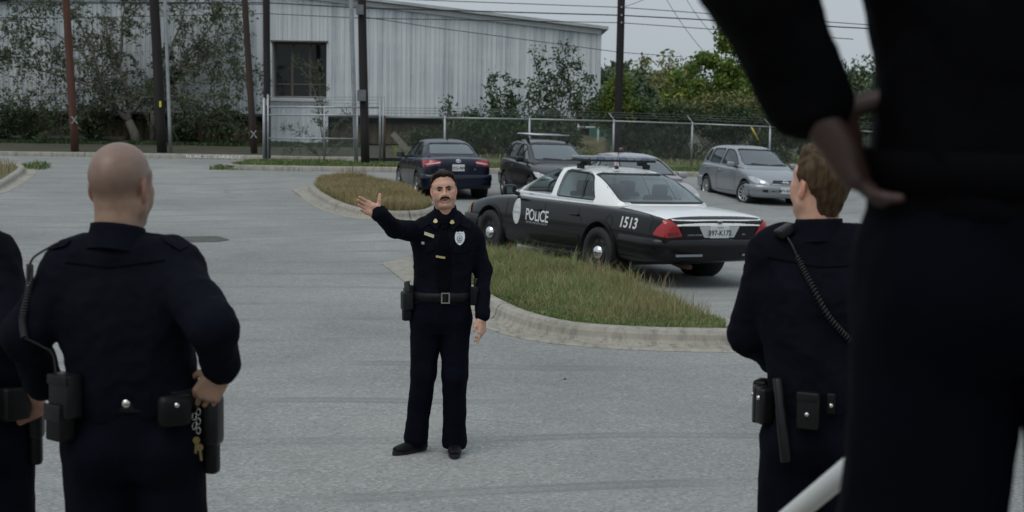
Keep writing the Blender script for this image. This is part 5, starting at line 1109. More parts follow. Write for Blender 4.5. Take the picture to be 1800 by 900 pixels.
# ---- hatchbacks facing the camera
def hatch(label, paint, q, L, W, Hh, wb, rim, fr, rack=False, steer=0.0, logo='ring', group=None, glass='glass_shield'):
    a0 = .88; a1 = a0 + wb
    low = [(.04, .42, W * .78, .86, W * .70, .94), (.10, .36, W * .90, .93, W * .80, 1.0), (.3, .28, W * .97, .97, W * .85, 1.02), (.8, .23, W * .995, .99, W * .88, 1.02), (1.6, .2, W, .97, W * .90, 1.0), (2.5, .19, W, .945, W * .90, .98), (L - 1.25, .2, W * .995, .93, W * .88, .985), (L - .85, .21, W * .985, .89, W * .85, .945), (L - .45, .25, W * .93, .80, W * .78, .865), (L - .18, .30, W * .82, .70, W * .66, .76), (L - .04, .38, W * .66, .60, W * .50, .64)]
    hx = L - 1.15
    house = [(.12, W * .80, W * .62, 1.06), (.22, W * .84, W * .66, Hh - .22), (.42, W * .87, W * .665, Hh - .07), (.9, W * .885, W * .66, Hh - .01), (1.6, W * .89, W * .655, Hh), (2.05, W * .89, W * .66, Hh - .025), (2.4, W * .885, W * .68, Hh - .14), (hx - .42, W * .87, W * .72, 1.17), (hx - .05, W * .85, W * .76, 1.0), (hx + .05, W * .82, W * .74, .945)]
    root, b0, b1, cab = build_car(dict(name='hatchback', label=label, group=group, L=L, W=W, r=.315, axles=(a0, a1), paint=paint, zb=.955, lower=low, house=house, steer=steer, front_glass=glass, side_glass='glass_tint',
        side_windows=[[(.42, 1.08), (.72, 1.04), (.74, Hh - .16), (.58, Hh - .18)], [(.80, 1.03), (1.58, 1.02), (1.60, Hh - .115), (.84, Hh - .14)], [(1.67, 1.02), (hx - .38, 1.02), (2.38, Hh - .25), (2.1, Hh - .13), (1.70, Hh - .115)]], front_window=[(-W * .74, 1.04), (W * .74, 1.04), (W * .60, Hh - .09), (-W * .60, Hh - .09)], rear_window=[(-W * .62, 1.06), (W * .62, 1.06), (W * .54, Hh - .17), (-W * .54, Hh - .17)], split=(.5, 2.0), dash=hx - .35, seats=((1.75, 'f'), (1.0, 'r')), rim=rim,
        seams=[[(1.63, 1.0), (1.62, .32)], [(hx - .28, .95), (hx - .26, .32)], [(.82, 1.0), (.90, .72)], [(1.62, .32), (hx - .26, .32)]], handles=((1.80, .84), (.98, .87)), mirror=(hx - .42, W + .075, 1.03)))
    xf = L
    for s, ax in ((1, 'y+'), (-1, 'y-')):
        patch('headlamp', rounded([(s * W * .50, .60), (s * W * .56, .57), (s * W * .84, .62), (s * W * .90, .70), (s * W * .86, .755), (s * W * .66, .68)], .02), 'x+', b0, .014, 'lamp_clear', root, .05); patch('headlamp', rounded([(L - .70, .77), (L - .50, .66), (L - .20, .58), (L - .2, .63), (L - .45, .77)], .02), ax, b0, .012, 'lamp_clear', root, .05)
        patch('indicator', rounded([(s * W * .83, .66), (s * W * .89, .68), (s * W * .88, .74), (s * W * .84, .73)], .01), 'x+', b0, .02, 'amber', root, .05)
        patch('tail_lamp', rounded([(.06, .86), (.26, .90), (.22, 1.02), (.06, 1.02)], .03), ax, b0, .012, 'tail_red', root, .05); patch('tail_lamp', rounded([(s * W * .62, .80), (s * W * .86, .80), (s * W * .86, .99), (s * W * .66, .99)], .02), 'x-', b0, .012, 'tail_red', root, .05)
        patch('fog_recess', rounded([(s * W * .54, .34), (s * W * .78, .36), (s * W * .78, .46), (s * W * .58, .45)], .02), 'x+', b0, .05, 'plastic', root, .06)
        strip('wiper', [(s * .04 + .1, 1.055), (s * .04 + (.5 if s > 0 else -.38), 1.075)], .022, 'x+', b1, .015, 'plastic', cab)
    fb = bumper('front_bumper', root, L, W * .97, 1, .24, .575, paint, wrap=.78, curve=.20, proud=.012)
    patch('grille', rounded([(-W * .46, .60), (W * .46, .60), (W * .38, .70), (-W * .38, .70)], .02), 'x+', b0, .016, 'plastic', root, .08); strip('grille_bar', [(-W * .46, .60), (-.1, .598), (.1, .598), (W * .46, .60)], .02, 'x+', b0, .026, 'chrome', root)
    patch('lower_grille', rounded([(-W * .46, .33), (W * .46, .33), (W * .44, .44), (-W * .44, .44)], .02), 'x+', b0, .052, 'plastic', root, .08)
    if logo == 'ring':
        e_ = ring_decal('emblem', (0, .655), .062, .052, .014, 'x+', b0, .026, 'chrome', root); strip('emblem_bar', [(-.085, .655), (.085, .655)], .022, 'x+', b0, .03, 'chrome', e_, .02)
    else: e_ = patch('emblem', oval((0, .655), .075, .04), 'x+', b0, .026, 'plate_ink', root, .05); ring_decal('emblem_rim', (0, .655), .075, .04, .01, 'x+', b0, .028, 'chrome', e_)
    plate(root, (0, .445), 'x+', bvh_of(fb.data) if False else b0, 'MFV-8761' if logo == 'ring' else 'BK4-L920', None).location.x += .05
    bumper('rear_bumper', root, .02, W * .97, -1, .28, .62, paint, wrap=.6, curve=.12, proud=.02)
    if rack:
        rk = empty('roof_rack', (1.3, 0, Hh)); rk.parent = root; rk.location = WO[rk.name]
        for x in (.95, 1.85):
            m2 = MB(); m2.tube([(x, -.56, Hh + .115), (x, .56, Hh + .115)], .024, 8); m2.build('bar', 'alloy', rk, True)
            for s in (1, -1): mkbm('bar_foot', bevel_box((x, s * .53, Hh + .035), (.14, .07, .17), .02, rx(-s * .3)), 'plastic', rk, True)
    place(root, q); return root
hatch('metallic grey hatchback facing the camera with wheels turned, at the right of the car park', 'paint_gray', (5.9924, 42.7159, -0.1845, -1.3112, 0.0086, -0.0325), 4.295, .848, 1.535, 2.60, 'cover', None, steer=.32)
hatch('black hatchback with silver roof rack bars, parked beside the dark sedan', 'paint_charcoal', (0.3779, 39.15, -0.0075, -1.3295, 0.0056, -0.022), 4.42, .88, 1.50, 2.64, 'alloy', None, rack=True, logo='oval')
# ---- maroon car hidden behind the police car
RL = [(x, a, w * .96, zs, ws * .96, z) for (x, a, w, zs, ws, z) in COL_]; RH = [(x, a * .96, b * .98, z - .02) for (x, a, b, z) in COH]
rc, b0, b1, cab = build_car(dict(name='sedan', label='pale mauve sedan with red roof edges mostly hidden behind the roof of the police car', L=4.64, W=.85, r=.31, axles=(.98, 3.68), paint='paint_silver', mirror_mat='paint_silver', roof_paint='paint_silver', zb=.975, lower=RL, house=RH, seal='paint_red',
    side_windows=[[(1.25, 1.04), (2.05, 1.03), (2.08, 1.35), (1.75, 1.355), (1.45, 1.23)], [(2.15, 1.03), (3.18, 1.02), (2.75, 1.29), (2.45, 1.355), (2.18, 1.355)]], front_window=[(-.60, 1.03), (.60, 1.03), (.48, 1.33), (-.48, 1.33)], rear_window=[(-.58, 1.10), (.58, 1.10), (.48, 1.34), (-.48, 1.34)], split=(1.6, 2.6), dash=3.2, seats=((2.2, 'f'), (1.45, 'r')), rim='alloy',
    seams=[[(2.11, 1.0), (2.10, .3)], [(3.25, .95), (3.28, .3)]], handles=((2.25, .86), (1.42, .90)), mirror=(3.08, .90, 1.02)))
for s in (1, -1): patch('headlamp', rounded([(s * .40, .60), (s * .62, .58), (s * .68, .70), (s * .5, .70)], .02), 'x+', b0, .012, 'lamp_clear', rc, .06)
bumper('front_bumper', rc, 4.62, .82, 1, .24, .60, 'paint_silver', wrap=.7, curve=.25, proud=.0); bumper('rear_bumper', rc, .02, .84, -1, .27, .63, 'paint_silver', wrap=.62, curve=.12, proud=.02)
for s in (1, -1): strip('roof_edge', [(.85, s * .54), (1.5, s * .52), (2.5, s * .52), (2.85, s * .545)], .05, 'z', b1, .004, 'paint_red', cab)
bm = bmesh.new(); bmesh.ops.create_cone(bm, cap_ends=True, segments=10, radius1=.05, radius2=.04, depth=.07); bmesh.ops.translate(bm, vec=Vector((1.9, -.05, 1.49)), verts=bm.verts); mkbm('roof_beacon', bm, 'tail_dark', rc, True)
place(rc, (1.75, 34.2, zt(2.3, 32) - .02, -1.25, .005, -.03))
# ------------------------------------------------------------------ people: smooth-blended distance fields turned into one surface
class Field:
    def __init__(s, lo, hi, h):
        s.lo = np.array(lo, float); s.h = h; s.n = np.ceil((np.array(hi) - s.lo) / h).astype(int) + 1; s.F = np.full(s.n, 1.0, np.float32)
        s.ax = [s.lo[i] + h * np.arange(s.n[i]) for i in range(3)]
    def _sl(s, lo, hi, m):
        a = np.clip(np.floor((np.array(lo) - m - s.lo) / s.h).astype(int), 0, s.n); b = np.clip(np.ceil((np.array(hi) + m - s.lo) / s.h).astype(int) + 1, 0, s.n)
        return tuple(slice(int(i), int(j)) for i, j in zip(a, b))
    def put(s, fn, lo, hi, k=.02, sub=False):
        sl = s._sl(lo, hi, k + 2.5 * s.h)
        if any(q.stop <= q.start for q in sl): return
        X, Y, Z = s.ax[0][sl[0]][:, None, None], s.ax[1][sl[1]][None, :, None], s.ax[2][sl[2]][None, None, :]
        d = fn(X, Y, Z).astype(np.float32); A = s.F[sl]
        if sub: d = -d; h = np.clip(.5 - .5 * (A - d) / k, 0, 1); h = np.clip(.5 + .5 * (d - A) / k, 0, 1); s.F[sl] = A + (d - A) * h + k * h * (1 - h)
        else: h = np.clip(.5 + .5 * (A - d) / k, 0, 1); s.F[sl] = A + (d - A) * h - k * h * (1 - h)
    def cap(s, a, b, ra, rb, k=.02, flat=None, sub=False):
        """tapered capsule; flat=(axis vector, factor) squeezes it along that axis"""
        a, b = np.array(a, float), np.array(b, float); ab = b - a; L2 = max(ab.dot(ab), 1e-9); r = max(ra, rb)
        if flat: fa = unit(flat[0]); fk = 1 / flat[1] - 1; 
        def fn(X, Y, Z):
            px, py, pz = X - a[0], Y - a[1], Z - a[2]; t = np.clip((px * ab[0] + py * ab[1] + pz * ab[2]) / L2, 0, 1)
            dx, dy, dz = px - ab[0] * t, py - ab[1] * t, pz - ab[2] * t
            if flat:
                q = (dx * fa[0] + dy * fa[1] + dz * fa[2]) * fk; dx, dy, dz = dx + fa[0] * q, dy + fa[1] * q, dz + fa[2] * q
            d = np.sqrt(dx * dx + dy * dy + dz * dz) - (ra + (rb - ra) * t)
            return d * (flat[1] if flat and flat[1] < 1 else 1)
        e = r * max(1, flat[1] if flat else 1); s.put(fn, np.minimum(a, b) - e, np.maximum(a, b) + e, k, sub)
    def ell(s, c, r, M=None, k=.02, sub=False):
        c = np.array(c, float); r = np.array(r, float); M = np.eye(3) if M is None else np.array(M)
        def fn(X, Y, Z):
            px, py, pz = X - c[0], Y - c[1], Z - c[2]
            u = (px * M[0, 0] + py * M[1, 0] + pz * M[2, 0]) / r[0]; v = (px * M[0, 1] + py * M[1, 1] + pz * M[2, 1]) / r[1]; w = (px * M[0, 2] + py * M[1, 2] + pz * M[2, 2]) / r[2]
            n = np.sqrt(u * u + v * v + w * w); return (n - 1) * r.min() * np.clip(n, .6, 3) ** 0
        e = r.max(); s.put(fn, c - e, c + e, k, sub)
    def loft(s, a, b, U, tab, k=.03, ends=.02):
        """sections (t, ru, rv, ou, ov) along a->b; U is the side-to-side axis"""
        a, b = np.array(a, float), np.array(b, float); ab = b - a; L = np.linalg.norm(ab); D = ab / L; U = unit(np.array(U) - D * np.dot(U, D)); V = np.cross(D, U); T = np.array([q[0] for q in tab]); tb = [np.array([q[i] if len(q) > i else 0.0 for q in tab]) for i in (1, 2, 3, 4)]
        fine = np.linspace(0, 1, 60); tbf = []
        for q in tb:
            y = np.interp(fine, T, q); w = np.array([1, 2, 3, 2, 1]) / 9.; yp = np.pad(y, 2, mode='edge'); tbf.append(np.convolve(yp, w, 'valid'))
        def fn(X, Y, Z):
            px, py, pz = X - a[0], Y - a[1], Z - a[2]; t = (px * D[0] + py * D[1] + pz * D[2]); tt = np.clip(t / L, 0, 1)
            ru, rv, ou, ov = [np.interp(tt, fine, q) for q in tbf]
            u = (px * U[0] + py * U[1] + pz * U[2] - ou) / ru; v = (px * V[0] + py * V[1] + pz * V[2] - ov) / rv
            n = (np.abs(u) ** 2.3 + np.abs(v) ** 2.3) ** (1 / 2.3); d = (n - 1) * np.minimum(ru, rv); e = np.maximum(-t, t - L)
            return np.where(e > 0, np.sqrt(np.maximum(d, 0) ** 2 + e * e) + np.minimum(d, 0) * 0, np.maximum(d, e))
        m = max(tb[0].max() + abs(tb[2]).max(), tb[1].max() + abs(tb[3]).max()); s.put(fn, np.minimum(a, b) - m, np.maximum(a, b) + m, k)
    def clip(s, fn):
        X, Y, Z = s.ax[0][:, None, None], s.ax[1][None, :, None], s.ax[2][None, None, :]; s.F = np.maximum(s.F, fn(X, Y, Z).astype(np.float32))
    def surface(s):
        F = s.F; F[0] = F[-1] = 1; F[:, 0] = F[:, -1] = 1; F[:, :, 0] = F[:, :, -1] = 1; S = F < 0; n = s.n - 1
        cnt = np.zeros(n, np.int8)
        for i in (0, 1):
            for j in (0, 1):
                for k in (0, 1): cnt += S[i:n[0] + i, j:n[1] + j, k:n[2] + k]
        cells = np.argwhere((cnt > 0) & (cnt < 8)); idx = np.full(n, -1, np.int64); idx[tuple(cells.T)] = np.arange(len(cells))
        acc = np.zeros((len(cells), 3)); num = np.zeros(len(cells))
        for axis in range(3):
            o1, o2 = [q for q in range(3) if q != axis]
            for i in (0, 1):
                for j in (0, 1):
                    c0 = cells.copy(); c0[:, o1] += i; c0[:, o2] += j; c1 = c0.copy(); c1[:, axis] += 1
                    f0, f1 = F[tuple(c0.T)], F[tuple(c1.T)]; mk_ = (f0 < 0) != (f1 < 0); t = np.where(mk_, f0 / np.where(f0 == f1, 1, f0 - f1), 0)
                    p = c0.astype(float); p[:, axis] += t; acc += p * mk_[:, None]; num += mk_
        V = s.lo + s.h * acc / num[:, None]; Q = []
        for axis in range(3):
            o1, o2 = (axis + 1) % 3, (axis + 2) % 3; a = [slice(None)] * 3; b = [slice(None)] * 3; a[axis] = slice(0, -1); b[axis] = slice(1, None)
            ed = np.argwhere(S[tuple(a)] != S[tuple(b)]); ed = ed[(ed[:, o1] > 0) & (ed[:, o2] > 0) & (ed[:, o1] < n[o1]) & (ed[:, o2] < n[o2])]
            flip = S[tuple(a)][tuple(ed.T)]; q = []
            for (d1, d2) in ((1, 1), (0, 1), (0, 0), (1, 0)):
                c = ed.copy(); c[:, o1] -= d1; c[:, o2] -= d2; q.append(idx[tuple(c.T)])
            q = np.stack(q, 1); q[~flip] = q[~flip][:, ::-1]; Q.append(q)
        Q = np.concatenate(Q); return V, Q[(Q >= 0).all(1)]
def wrinkle(V, Q, amp, sc, seed, stretch=(1, 1, 1)):
    """folds: ridged noise pushed along the surface normal"""
    a, b, c, d = (V[Q[:, i]] for i in range(4)); n = np.cross(c - a, d - b); N = np.zeros_like(V)
    for i in range(4): np.add.at(N, Q[:, i], n)
    N /= np.linalg.norm(N, axis=1)[:, None] + 1e-12; st = np.array(stretch); h = np.array([noise.noise(Vector(p)) for p in (V * sc * st + seed).tolist()]); h2 = np.array([noise.noise(Vector(p)) for p in (V * sc * 2.3 * st + seed + 9).tolist()])
    return V + N * ((1 - 2 * np.abs(h)) * amp + h2 * amp * .5)[:, None]
def fobj(name, VQ, mat, parent, tint=None):
    V, Q = VQ; me = mesh_np(name, V, Q)
    if tint is not None:
        at_ = me.color_attributes.new('tint', 'FLOAT_COLOR', 'POINT'); at_.data.foreach_set('color', np.concatenate([tint, np.ones((len(tint), 1))], 1).astype(np.float32).ravel())
    return fin(name, me, mat, parent, True)
def joinVQ(parts):
    V = []; Q = []; T = []; n = 0
    for (v, q, t) in parts: V.append(v); Q.append(q + n); T.append(t); n += len(v)
    return (np.concatenate(V), np.concatenate(Q)), np.concatenate(T)

def head_mesh(style):
    """head in its own frame: eyes at z=0, facing -y"""
    f = Field((-.105, -.145, -.215), (.105, .135, .145), .0030)
    f.ell((0, .014, .034), (.0755, .096, .086), k=.02)                                   # cranium
    f.ell((0, -.004, .052), (.066, .078, .062), k=.02)                                   # forehead
    f.loft((0, -.022, .035), (0, -.030, -.103), (1, 0, 0), [(0, .066, .066), (.25, .0660, .062), (.5, .0655, .059, 0, 0), (.72, .0600, .054), (.9, .046, .043), (1, .034, .034)], k=.025)
    for s in (1, -1):
        f.cap((s * .057, .008, -.058), (s * .024, -.060, -.101), .015, .014, .028)        # jaw line
        f.ell((s * .044, -.058, -.018), (.021, .020, .017), k=.02)                        # cheekbone
        f.cap((s * .014, -.080, .024), (s * .046, -.066, .022), .011, .009, .016)          # brow ridge
        f.ell((s * .032, -.098, .002), (.022, .019, .0135), k=.014, sub=True)              # eye socket
        f.ell((s * .032, -.0630, .000), (.0135, .0105, .0105), k=.006)                     # eyeball bulge / lids
        f.cap((s * .017, -.0770, .0058), (s * .031, -.0795, .0098), .0024, .0026, .002); f.cap((s * .031, -.0795, .0098), (s * .047, -.0715, .0050), .0026, .0024, .002)      # upper lid
        f.cap((s * .019, -.0750, -.0072), (s * .045, -.0715, -.0068), .0024, .0024, .004)    # lower lid
        f.ell((s * .0125, -.0955, -.034), (.0085, .009, .0075), k=.006)                    # nostril wing
        f.ell((s * .077, .014, -.006), (.0085, .019, .031), rz(-s * .35) @ rx(.15), k=.006)  # ear
        f.ell((s * .085, .006, -.002), (.006, .010, .017), rz(-s * .35) @ rx(.15), k=.004, sub=True)
        f.ell((s * .077, .006, -.030), (.006, .008, .010), k=.006)
        f.ell((s * .038, -.052, -.048), (.024, .022, .024), k=.02)                        # cheek
    f.cap((0, -.083, .016), (0, -.103, -.026), .0075, .0095, .012); f.ell((0, -.106, -.030), (.0115, .010, .009), k=.008)      # nose
    f.ell((0, -.083, -.052), (.028, .018, .020), k=.02)                                    # muzzle
    f.cap((-.020, -.0945, -.0565), (.020, -.0945, -.0565), .0052, .0052, .006); f.cap((-.016, -.0915, -.0735), (.016, -.0915, -.0735), .0060, .0060, .006)
    f.ell((0, -.0985, -.0650), (.019, .011, .0048), k=.003, sub=True)                     # parted mouth
    f.ell((0, -.078, -.100), (.022, .020, .017), k=.02)                                    # chin
    f.cap((0, .022, -.055), (0, .034, -.19), .0615, .066, .03)                             # neck
    f.cap((0, -.030, -.115), (0, -.006, -.19), .032, .036, .03)
    V, Q = f.surface(); T = np.ones((len(V), 3)); x, y, z = V.T
    def add(m, c): T[:] = T * (1 - m[:, None]) + T * np.array(c) * m[:, None]
    g_ = lambda d: np.clip(d, 0, 1)
    add(g_(1 - np.hypot(x / .022, np.hypot((z + .066) / .016, (y + .096) / .02))) ** .5 * .9, (.82, .55, .55))           # lips
    add(g_((.6 - np.abs((z + .0650) / .0042)) * 2) * (np.abs(x) < .017) * (y < -.080), (.22, .12, .12))
    add(g_(1.3 - np.hypot((np.abs(x) - .045) / .025, (z + .028) / .022)) * (y < 0) * .3, (1.05, .92, .90))
    add(g_(1.5 - 1.2 * np.hypot((np.abs(x) - .032) / .024, (z - .002) / .017)) * (y < -.03) * .7, (.62, .52, .50))                 # eye hollows, socket shade tinted in
    add((np.abs(x) > .0735) * (np.abs(z + .004) < .035) * .8, (1.06, .80, .74))                                          # ears
    if style.get('stubble'): add(g_((-.034 - z - .25 * np.clip(y, 0, 1)) / .025) * (z > -.125) * (y < .03) * .42, (.66, .63, .66))
    if style.get('scalp'): add(g_((z + .035 - .12 * np.clip(-y - .02, 0, 1)) / .05) * g_((y + .055) / .03 + (z < .02) * 0) * .9, (.66, .68, .74)); add(g_((.01 - np.abs(z + .05)) / .01) * (y > .03) * .25, (.8, .8, .8))
    return V, Q, T
def hair_mesh(style):
    f = Field((-.11, -.13, -.12), (.11, .14, .165), .0032)
    if style == 'short':
        f.ell((0, .014, .038), (.0830, .1000, .0895), k=.01); f.ell((0, -.034, .089), (.060, .052, .031), k=.02); f.ell((-.020, -.052, .089), (.040, .032, .026), k=.015); f.ell((.03, -.04, .085), (.036, .038, .026), k=.015)
        for s in (1, -1): f.cap((s * .074, -.030, .052), (s * .0735, -.018, -.018), .011, .005, .012); f.cap((s * .060, -.056, .070), (s * .071, -.034, .036), .012, .010, .012)
        def cut(X, Y, Z):
            front = (-.058 - Y) + .0 * X - .9 * (Z - .073) + .25 * (np.abs(X) - .02)           # hairline over the brow
            low = -(Z + .058 - np.clip((.045 - Y) * 1.0, 0, .085)) + 0 * X
            temple = np.where(Y < -.046, (.052 - Z), np.where(Y < -.030, (.010 - Z), -1)) + 0 * X
            sideb = np.where((Y < .0) & (Y > -.028), (-.024 - Z), -1) + 0 * X
            ear = .028 - np.sqrt(((Y - .012) / 1.0) ** 2 + ((Z + .010) / 1.15) ** 2) + 0 * X
            return np.maximum.reduce([np.where(Y < .0, front, -1) + 0 * X + 0 * Z, low, temple, np.where(np.abs(X) > .06, ear, -1)])
    else:
        f.ell((0, .016, .042), (.0825, .1020, .0915), k=.01); f.ell((0, -.04, .095), (.056, .05, .030), k=.02); f.cap((0, .058, -.02), (0, .044, -.085), .050, .043, .02)
        for s in (1, -1): f.cap((s * .075, -.016, .03), (s * .0735, -.012, -.028), .008, .005, .01)
        def cut(X, Y, Z):
            front = (-.050 - Y) - .75 * (Z - .064) + 0 * X; low = -(Z + .080 - np.clip((.060 - Y) * 1.2, 0, .11)) + 0 * X
            ear = .026 - np.sqrt((Y - .014) ** 2 + ((Z + .008) / 1.2) ** 2) + 0 * X; temple = np.where(Y < -.026, (.058 - Z), -1) + 0 * X
            return np.maximum.reduce([np.where(Y < 0, front, -1) + 0 * X + 0 * Z, low, temple, np.where(np.abs(X) > .06, ear, -1)])
    f.clip(cut); V, Q = f.surface(); return wrinkle(V, Q, .0042, 55, 3.0, (1, .45, .3)), Q
HAND = ((.032, .070, .0092), (.0105, .078, .0094), (-.011, .073, .0090), (-.031, .057, .0080))
def hand_mesh(W, Fd, N, S, curls=(.5, .6, .7, .8), thumb=None, spread=0.0, size=1.0, h=.0027, arm=None):
    """W wrist, Fd towards the fingers, N out of the palm, S towards the thumb side"""
    W = np.array(W, float); Fd = unit(Fd); S = unit(np.array(S) - Fd * np.dot(S, Fd)); N = np.array(N, float); N = unit(N - Fd * N.dot(Fd) - S * N.dot(S)); k = size
    f = Field(W - .22 * k, W + .22 * k, h); P = lambda a, b, c: W + (Fd * a + S * b + N * c) * k
    arm_ = -Fd if arm is None else unit(arm); f.cap(W + arm_ * .07 * k, W, .029 * k, .025 * k, .012); f.cap(W, P(.014, 0, 0), .025 * k, .026 * k, .014, (N, .76))
    tips = []
    for i, (o, L, r) in enumerate(HAND):
        kn = P(.096 - .006 * abs(i - 1) - .004 * (i == 3), o, -.002); f.cap(P(.012, o * .62, 0), kn, .0165 * k, .0128 * k, .014, (N, .92))
        ang = 0; q = kn; cu = curls[i]; sp = spread * (1.2, .3, -.4, -1.2)[i]
        for j, fr in enumerate((.45, .31, .24)):
            ang += cu * (.75, 1.05, .75)[j]; d = unit(Fd * math.cos(ang) + N * math.sin(ang) + S * sp); q2 = q + d * L * fr * k
            f.cap(q, q2, r * k * (1 - .10 * j), r * k * (.93 - .10 * j), .003 if j else .005); q = q2
        tips.append(q)
    f.ell(P(.040, .024, .010), np.array([.020, .030, .016]) * k, np.stack([S, Fd, N], 1), k=.012); f.ell(P(.040, -.020, .009), np.array([.014, .032, .012]) * k, np.stack([S, Fd, N], 1), k=.012)
    t = thumb or ((.030, .026, .014), (.050, .052, .020), (.075, .066, .026))
    f.cap(P(.018, .020, .006), P(t[0][0], t[0][1], t[0][2]), .0165 * k, .0150 * k, .012); f.cap(P(*t[0]), P(*t[1]), .0140 * k, .0115 * k, .006); f.cap(P(*t[1]), P(*t[2]), .0112 * k, .0088 * k, .003)
    V, Q = f.surface(); T = np.ones((len(V), 3)); d = np.min([np.linalg.norm(V - q, axis=1) for q in tips], axis=0); T *= (1 - np.clip(1 - d / .03, 0, 1)[:, None] * np.array([0, .12, .10])); return V, Q, T
def lerp(a, b, t): return np.array(a, float) + (np.array(b, float) - np.array(a, float)) * t

def person(label, J, skin, hair=None, head=None, shirt='shirt', trouser='trouser', seed=1, res=.0085, hands=(), tucked=True, group=None, sleeve=(.066, .052, .049, .041), leg=(.098, .076, .072), torso=None, foot=True, low_detail=False):
    """J: joint positions in the world; U side axis (towards the person's left), B back axis"""
    base = np.array([(J['ankle_l'][0] + J['ankle_r'][0]) / 2, (J['ankle_l'][1] + J['ankle_r'][1]) / 2, J['floor']]); e = empty('person', base, label, 'person', group)
    U = unit(J['U']); Z = np.array([0, 0, 1.]); Fw = unit(np.cross(U, Z)) if False else unit(np.cross(Z, U)) * -1      # forward
    hc, hr = np.array(J['head'], float), J.get('head_rot', np.eye(3)); k = J.get('head_size', 1.0); neck = hc + hr @ np.array([0, .036, -.178]) * k; J['neck'] = neck
    belt = np.array(J['belt'], float); pts = [np.array(J[k], float) for k in ('shoulder_l', 'shoulder_r', 'elbow_l', 'elbow_r', 'wrist_l', 'wrist_r')] + [belt, neck]
    lo, hi = np.min(pts, 0) - .26, np.max(pts, 0) + .22
    # shirt
    f = Field(lo, hi, res); tb = torso or [(0, .182, .132), (.12, .182, .134), (.3, .178, .130), (.5, .188, .132), (.68, .198, .130), (.80, .190, .116), (.90, .135, .092), (1, .075, .072)]
    f.loft(belt - Z * .05, neck, U, tb, .03)
    for s in ('l', 'r'):
        sh, el, wr = (np.array(J[q + s], float) for q in ('shoulder_', 'elbow_', 'wrist_'))
        f.cap(lerp(neck, sh, .18) - Z * .030, sh - Z * .008, .062, sleeve[0], .05); f.cap(lerp(belt, neck, .66) + (sh - neck) * .55 * np.array([1, 1, 0]), sh - Z * .02, .085, .066, .06)
        f.cap(sh, el, sleeve[0], sleeve[1], .035); f.cap(el, lerp(el, wr, .93), sleeve[2] + .003, sleeve[3], .025); f.cap(lerp(el, wr, .84), lerp(el, wr, .955), sleeve[3] + .004, sleeve[3] + .004, .006)
    for s in ('l', 'r'):
        d_ = (np.array(J['shoulder_' + s], float) - neck); f.cap(neck + d_ * .22 + Z * (.012 - .0 * d_[2]) - Z * d_[2] * .10, neck + d_ * .72 + Z * .018, .050, .058, .06)
    V, Q = f.surface(); V = wrinkle(V, Q, .0075, 7.5, seed, (1, 1, .8)); V = wrinkle(V, Q, .0028, 22, seed + 4); fobj('shirt', (V, Q), shirt, e)
    # trousers
    pts = [np.array(J[k], float) for k in ('hip_l', 'hip_r', 'knee_l', 'knee_r', 'ankle_l', 'ankle_r')] + [belt]
    f = Field(np.min(pts, 0) - .24, np.max(pts, 0) + .2, res * 1.15); f.loft(belt - Z * .24, belt + Z * .02, U, [(0, .15, .10), (.3, .176, .128), (.7, .180, .130), (1, .172, .122)], .04)
    for s in ('l', 'r'):
        hp, kn, an = (np.array(J[q + s], float) for q in ('hip_', 'knee_', 'ankle_')); f.cap(hp, kn, leg[0], leg[1], .035); f.cap(kn, an, leg[1], leg[2] * .9, .03); f.cap(lerp(kn, an, .85), an, leg[2] * .88, leg[2], .03); f.cap(hp + Fw * -.03, hp + Fw * -.055 - Z * .02, .085, .08, .05)
    for s in ('l', 'r'): an = np.array(J['ankle_' + s], float); zc = an[2] - .055
    f.clip(lambda X, Y, Zz: (J['floor'] + .035) - Zz + 0 * X + 0 * Y)
    V, Q = f.surface(); V = wrinkle(V, Q, .006, 6.5, seed + 2, (1, 1, .55)); V = wrinkle(V, Q, .002, 20, seed + 6, (1, 1, .6)); fobj('trousers', (V, Q), trouser, e)
    # shoes
    if foot:
        for s in ('l', 'r'):
            an = np.array(J['ankle_' + s], float); t = unit(np.array(J['toe_' + s], float) * np.array([1, 1, 0])); p0 = np.array([an[0], an[1], J['floor']]); sd = np.cross(Z, t)
            f = Field(p0 - .26, p0 + np.array([.26, .26, .2]), .006); f.loft(p0 - t * .08 + Z * .040, p0 + t * .175 + Z * .034, sd, [(0, .032, .040), (.15, .038, .044), (.4, .040, .042, 0, .0), (.65, .045, .033), (.85, .042, .026), (1, .028, .017)], .02); f.cap(p0 + Z * .06 - t * .02, p0 + Z * .12 - t * .01, .046, .044, .03)
            f.clip(lambda X, Y, Zz: (p0[2] + .016) - Zz + 0 * X + 0 * Y); sh_ = fobj('shoe', f.surface(), 'shoe', e)
            mb = MB(); ol = []
            for a in np.linspace(0, 2 * math.pi, 28, endpoint=False):
                l_ = math.cos(a); w_ = math.sin(a); ll = .05 + .145 * l_; wd = (.039 + .008 * l_) * w_; ol.append(p0 + t * ll + sd * wd)
            mb.prism([q[:2] for q in ol], p0[2] + .001, p0[2] + .026); mb.build('sole', 'sole', sh_)
    # body: head, hands and what the clothes cover, one mesh
    parts = []
    pts = [np.array(J[k], float) for k in J if k not in ('U', 'floor', 'toe_l', 'toe_r', 'head', 'head_rot', 'head_size') and not isinstance(J[k], (int, float))]; f = Field(np.min(pts, 0) - .12, np.max(pts, 0) + .12, .018); f.loft(belt - Z * .12, neck - Z * .05, U, [(0, .13, .09), (.5, .15, .10), (.8, .15, .09), (1, .05, .05)], .03)
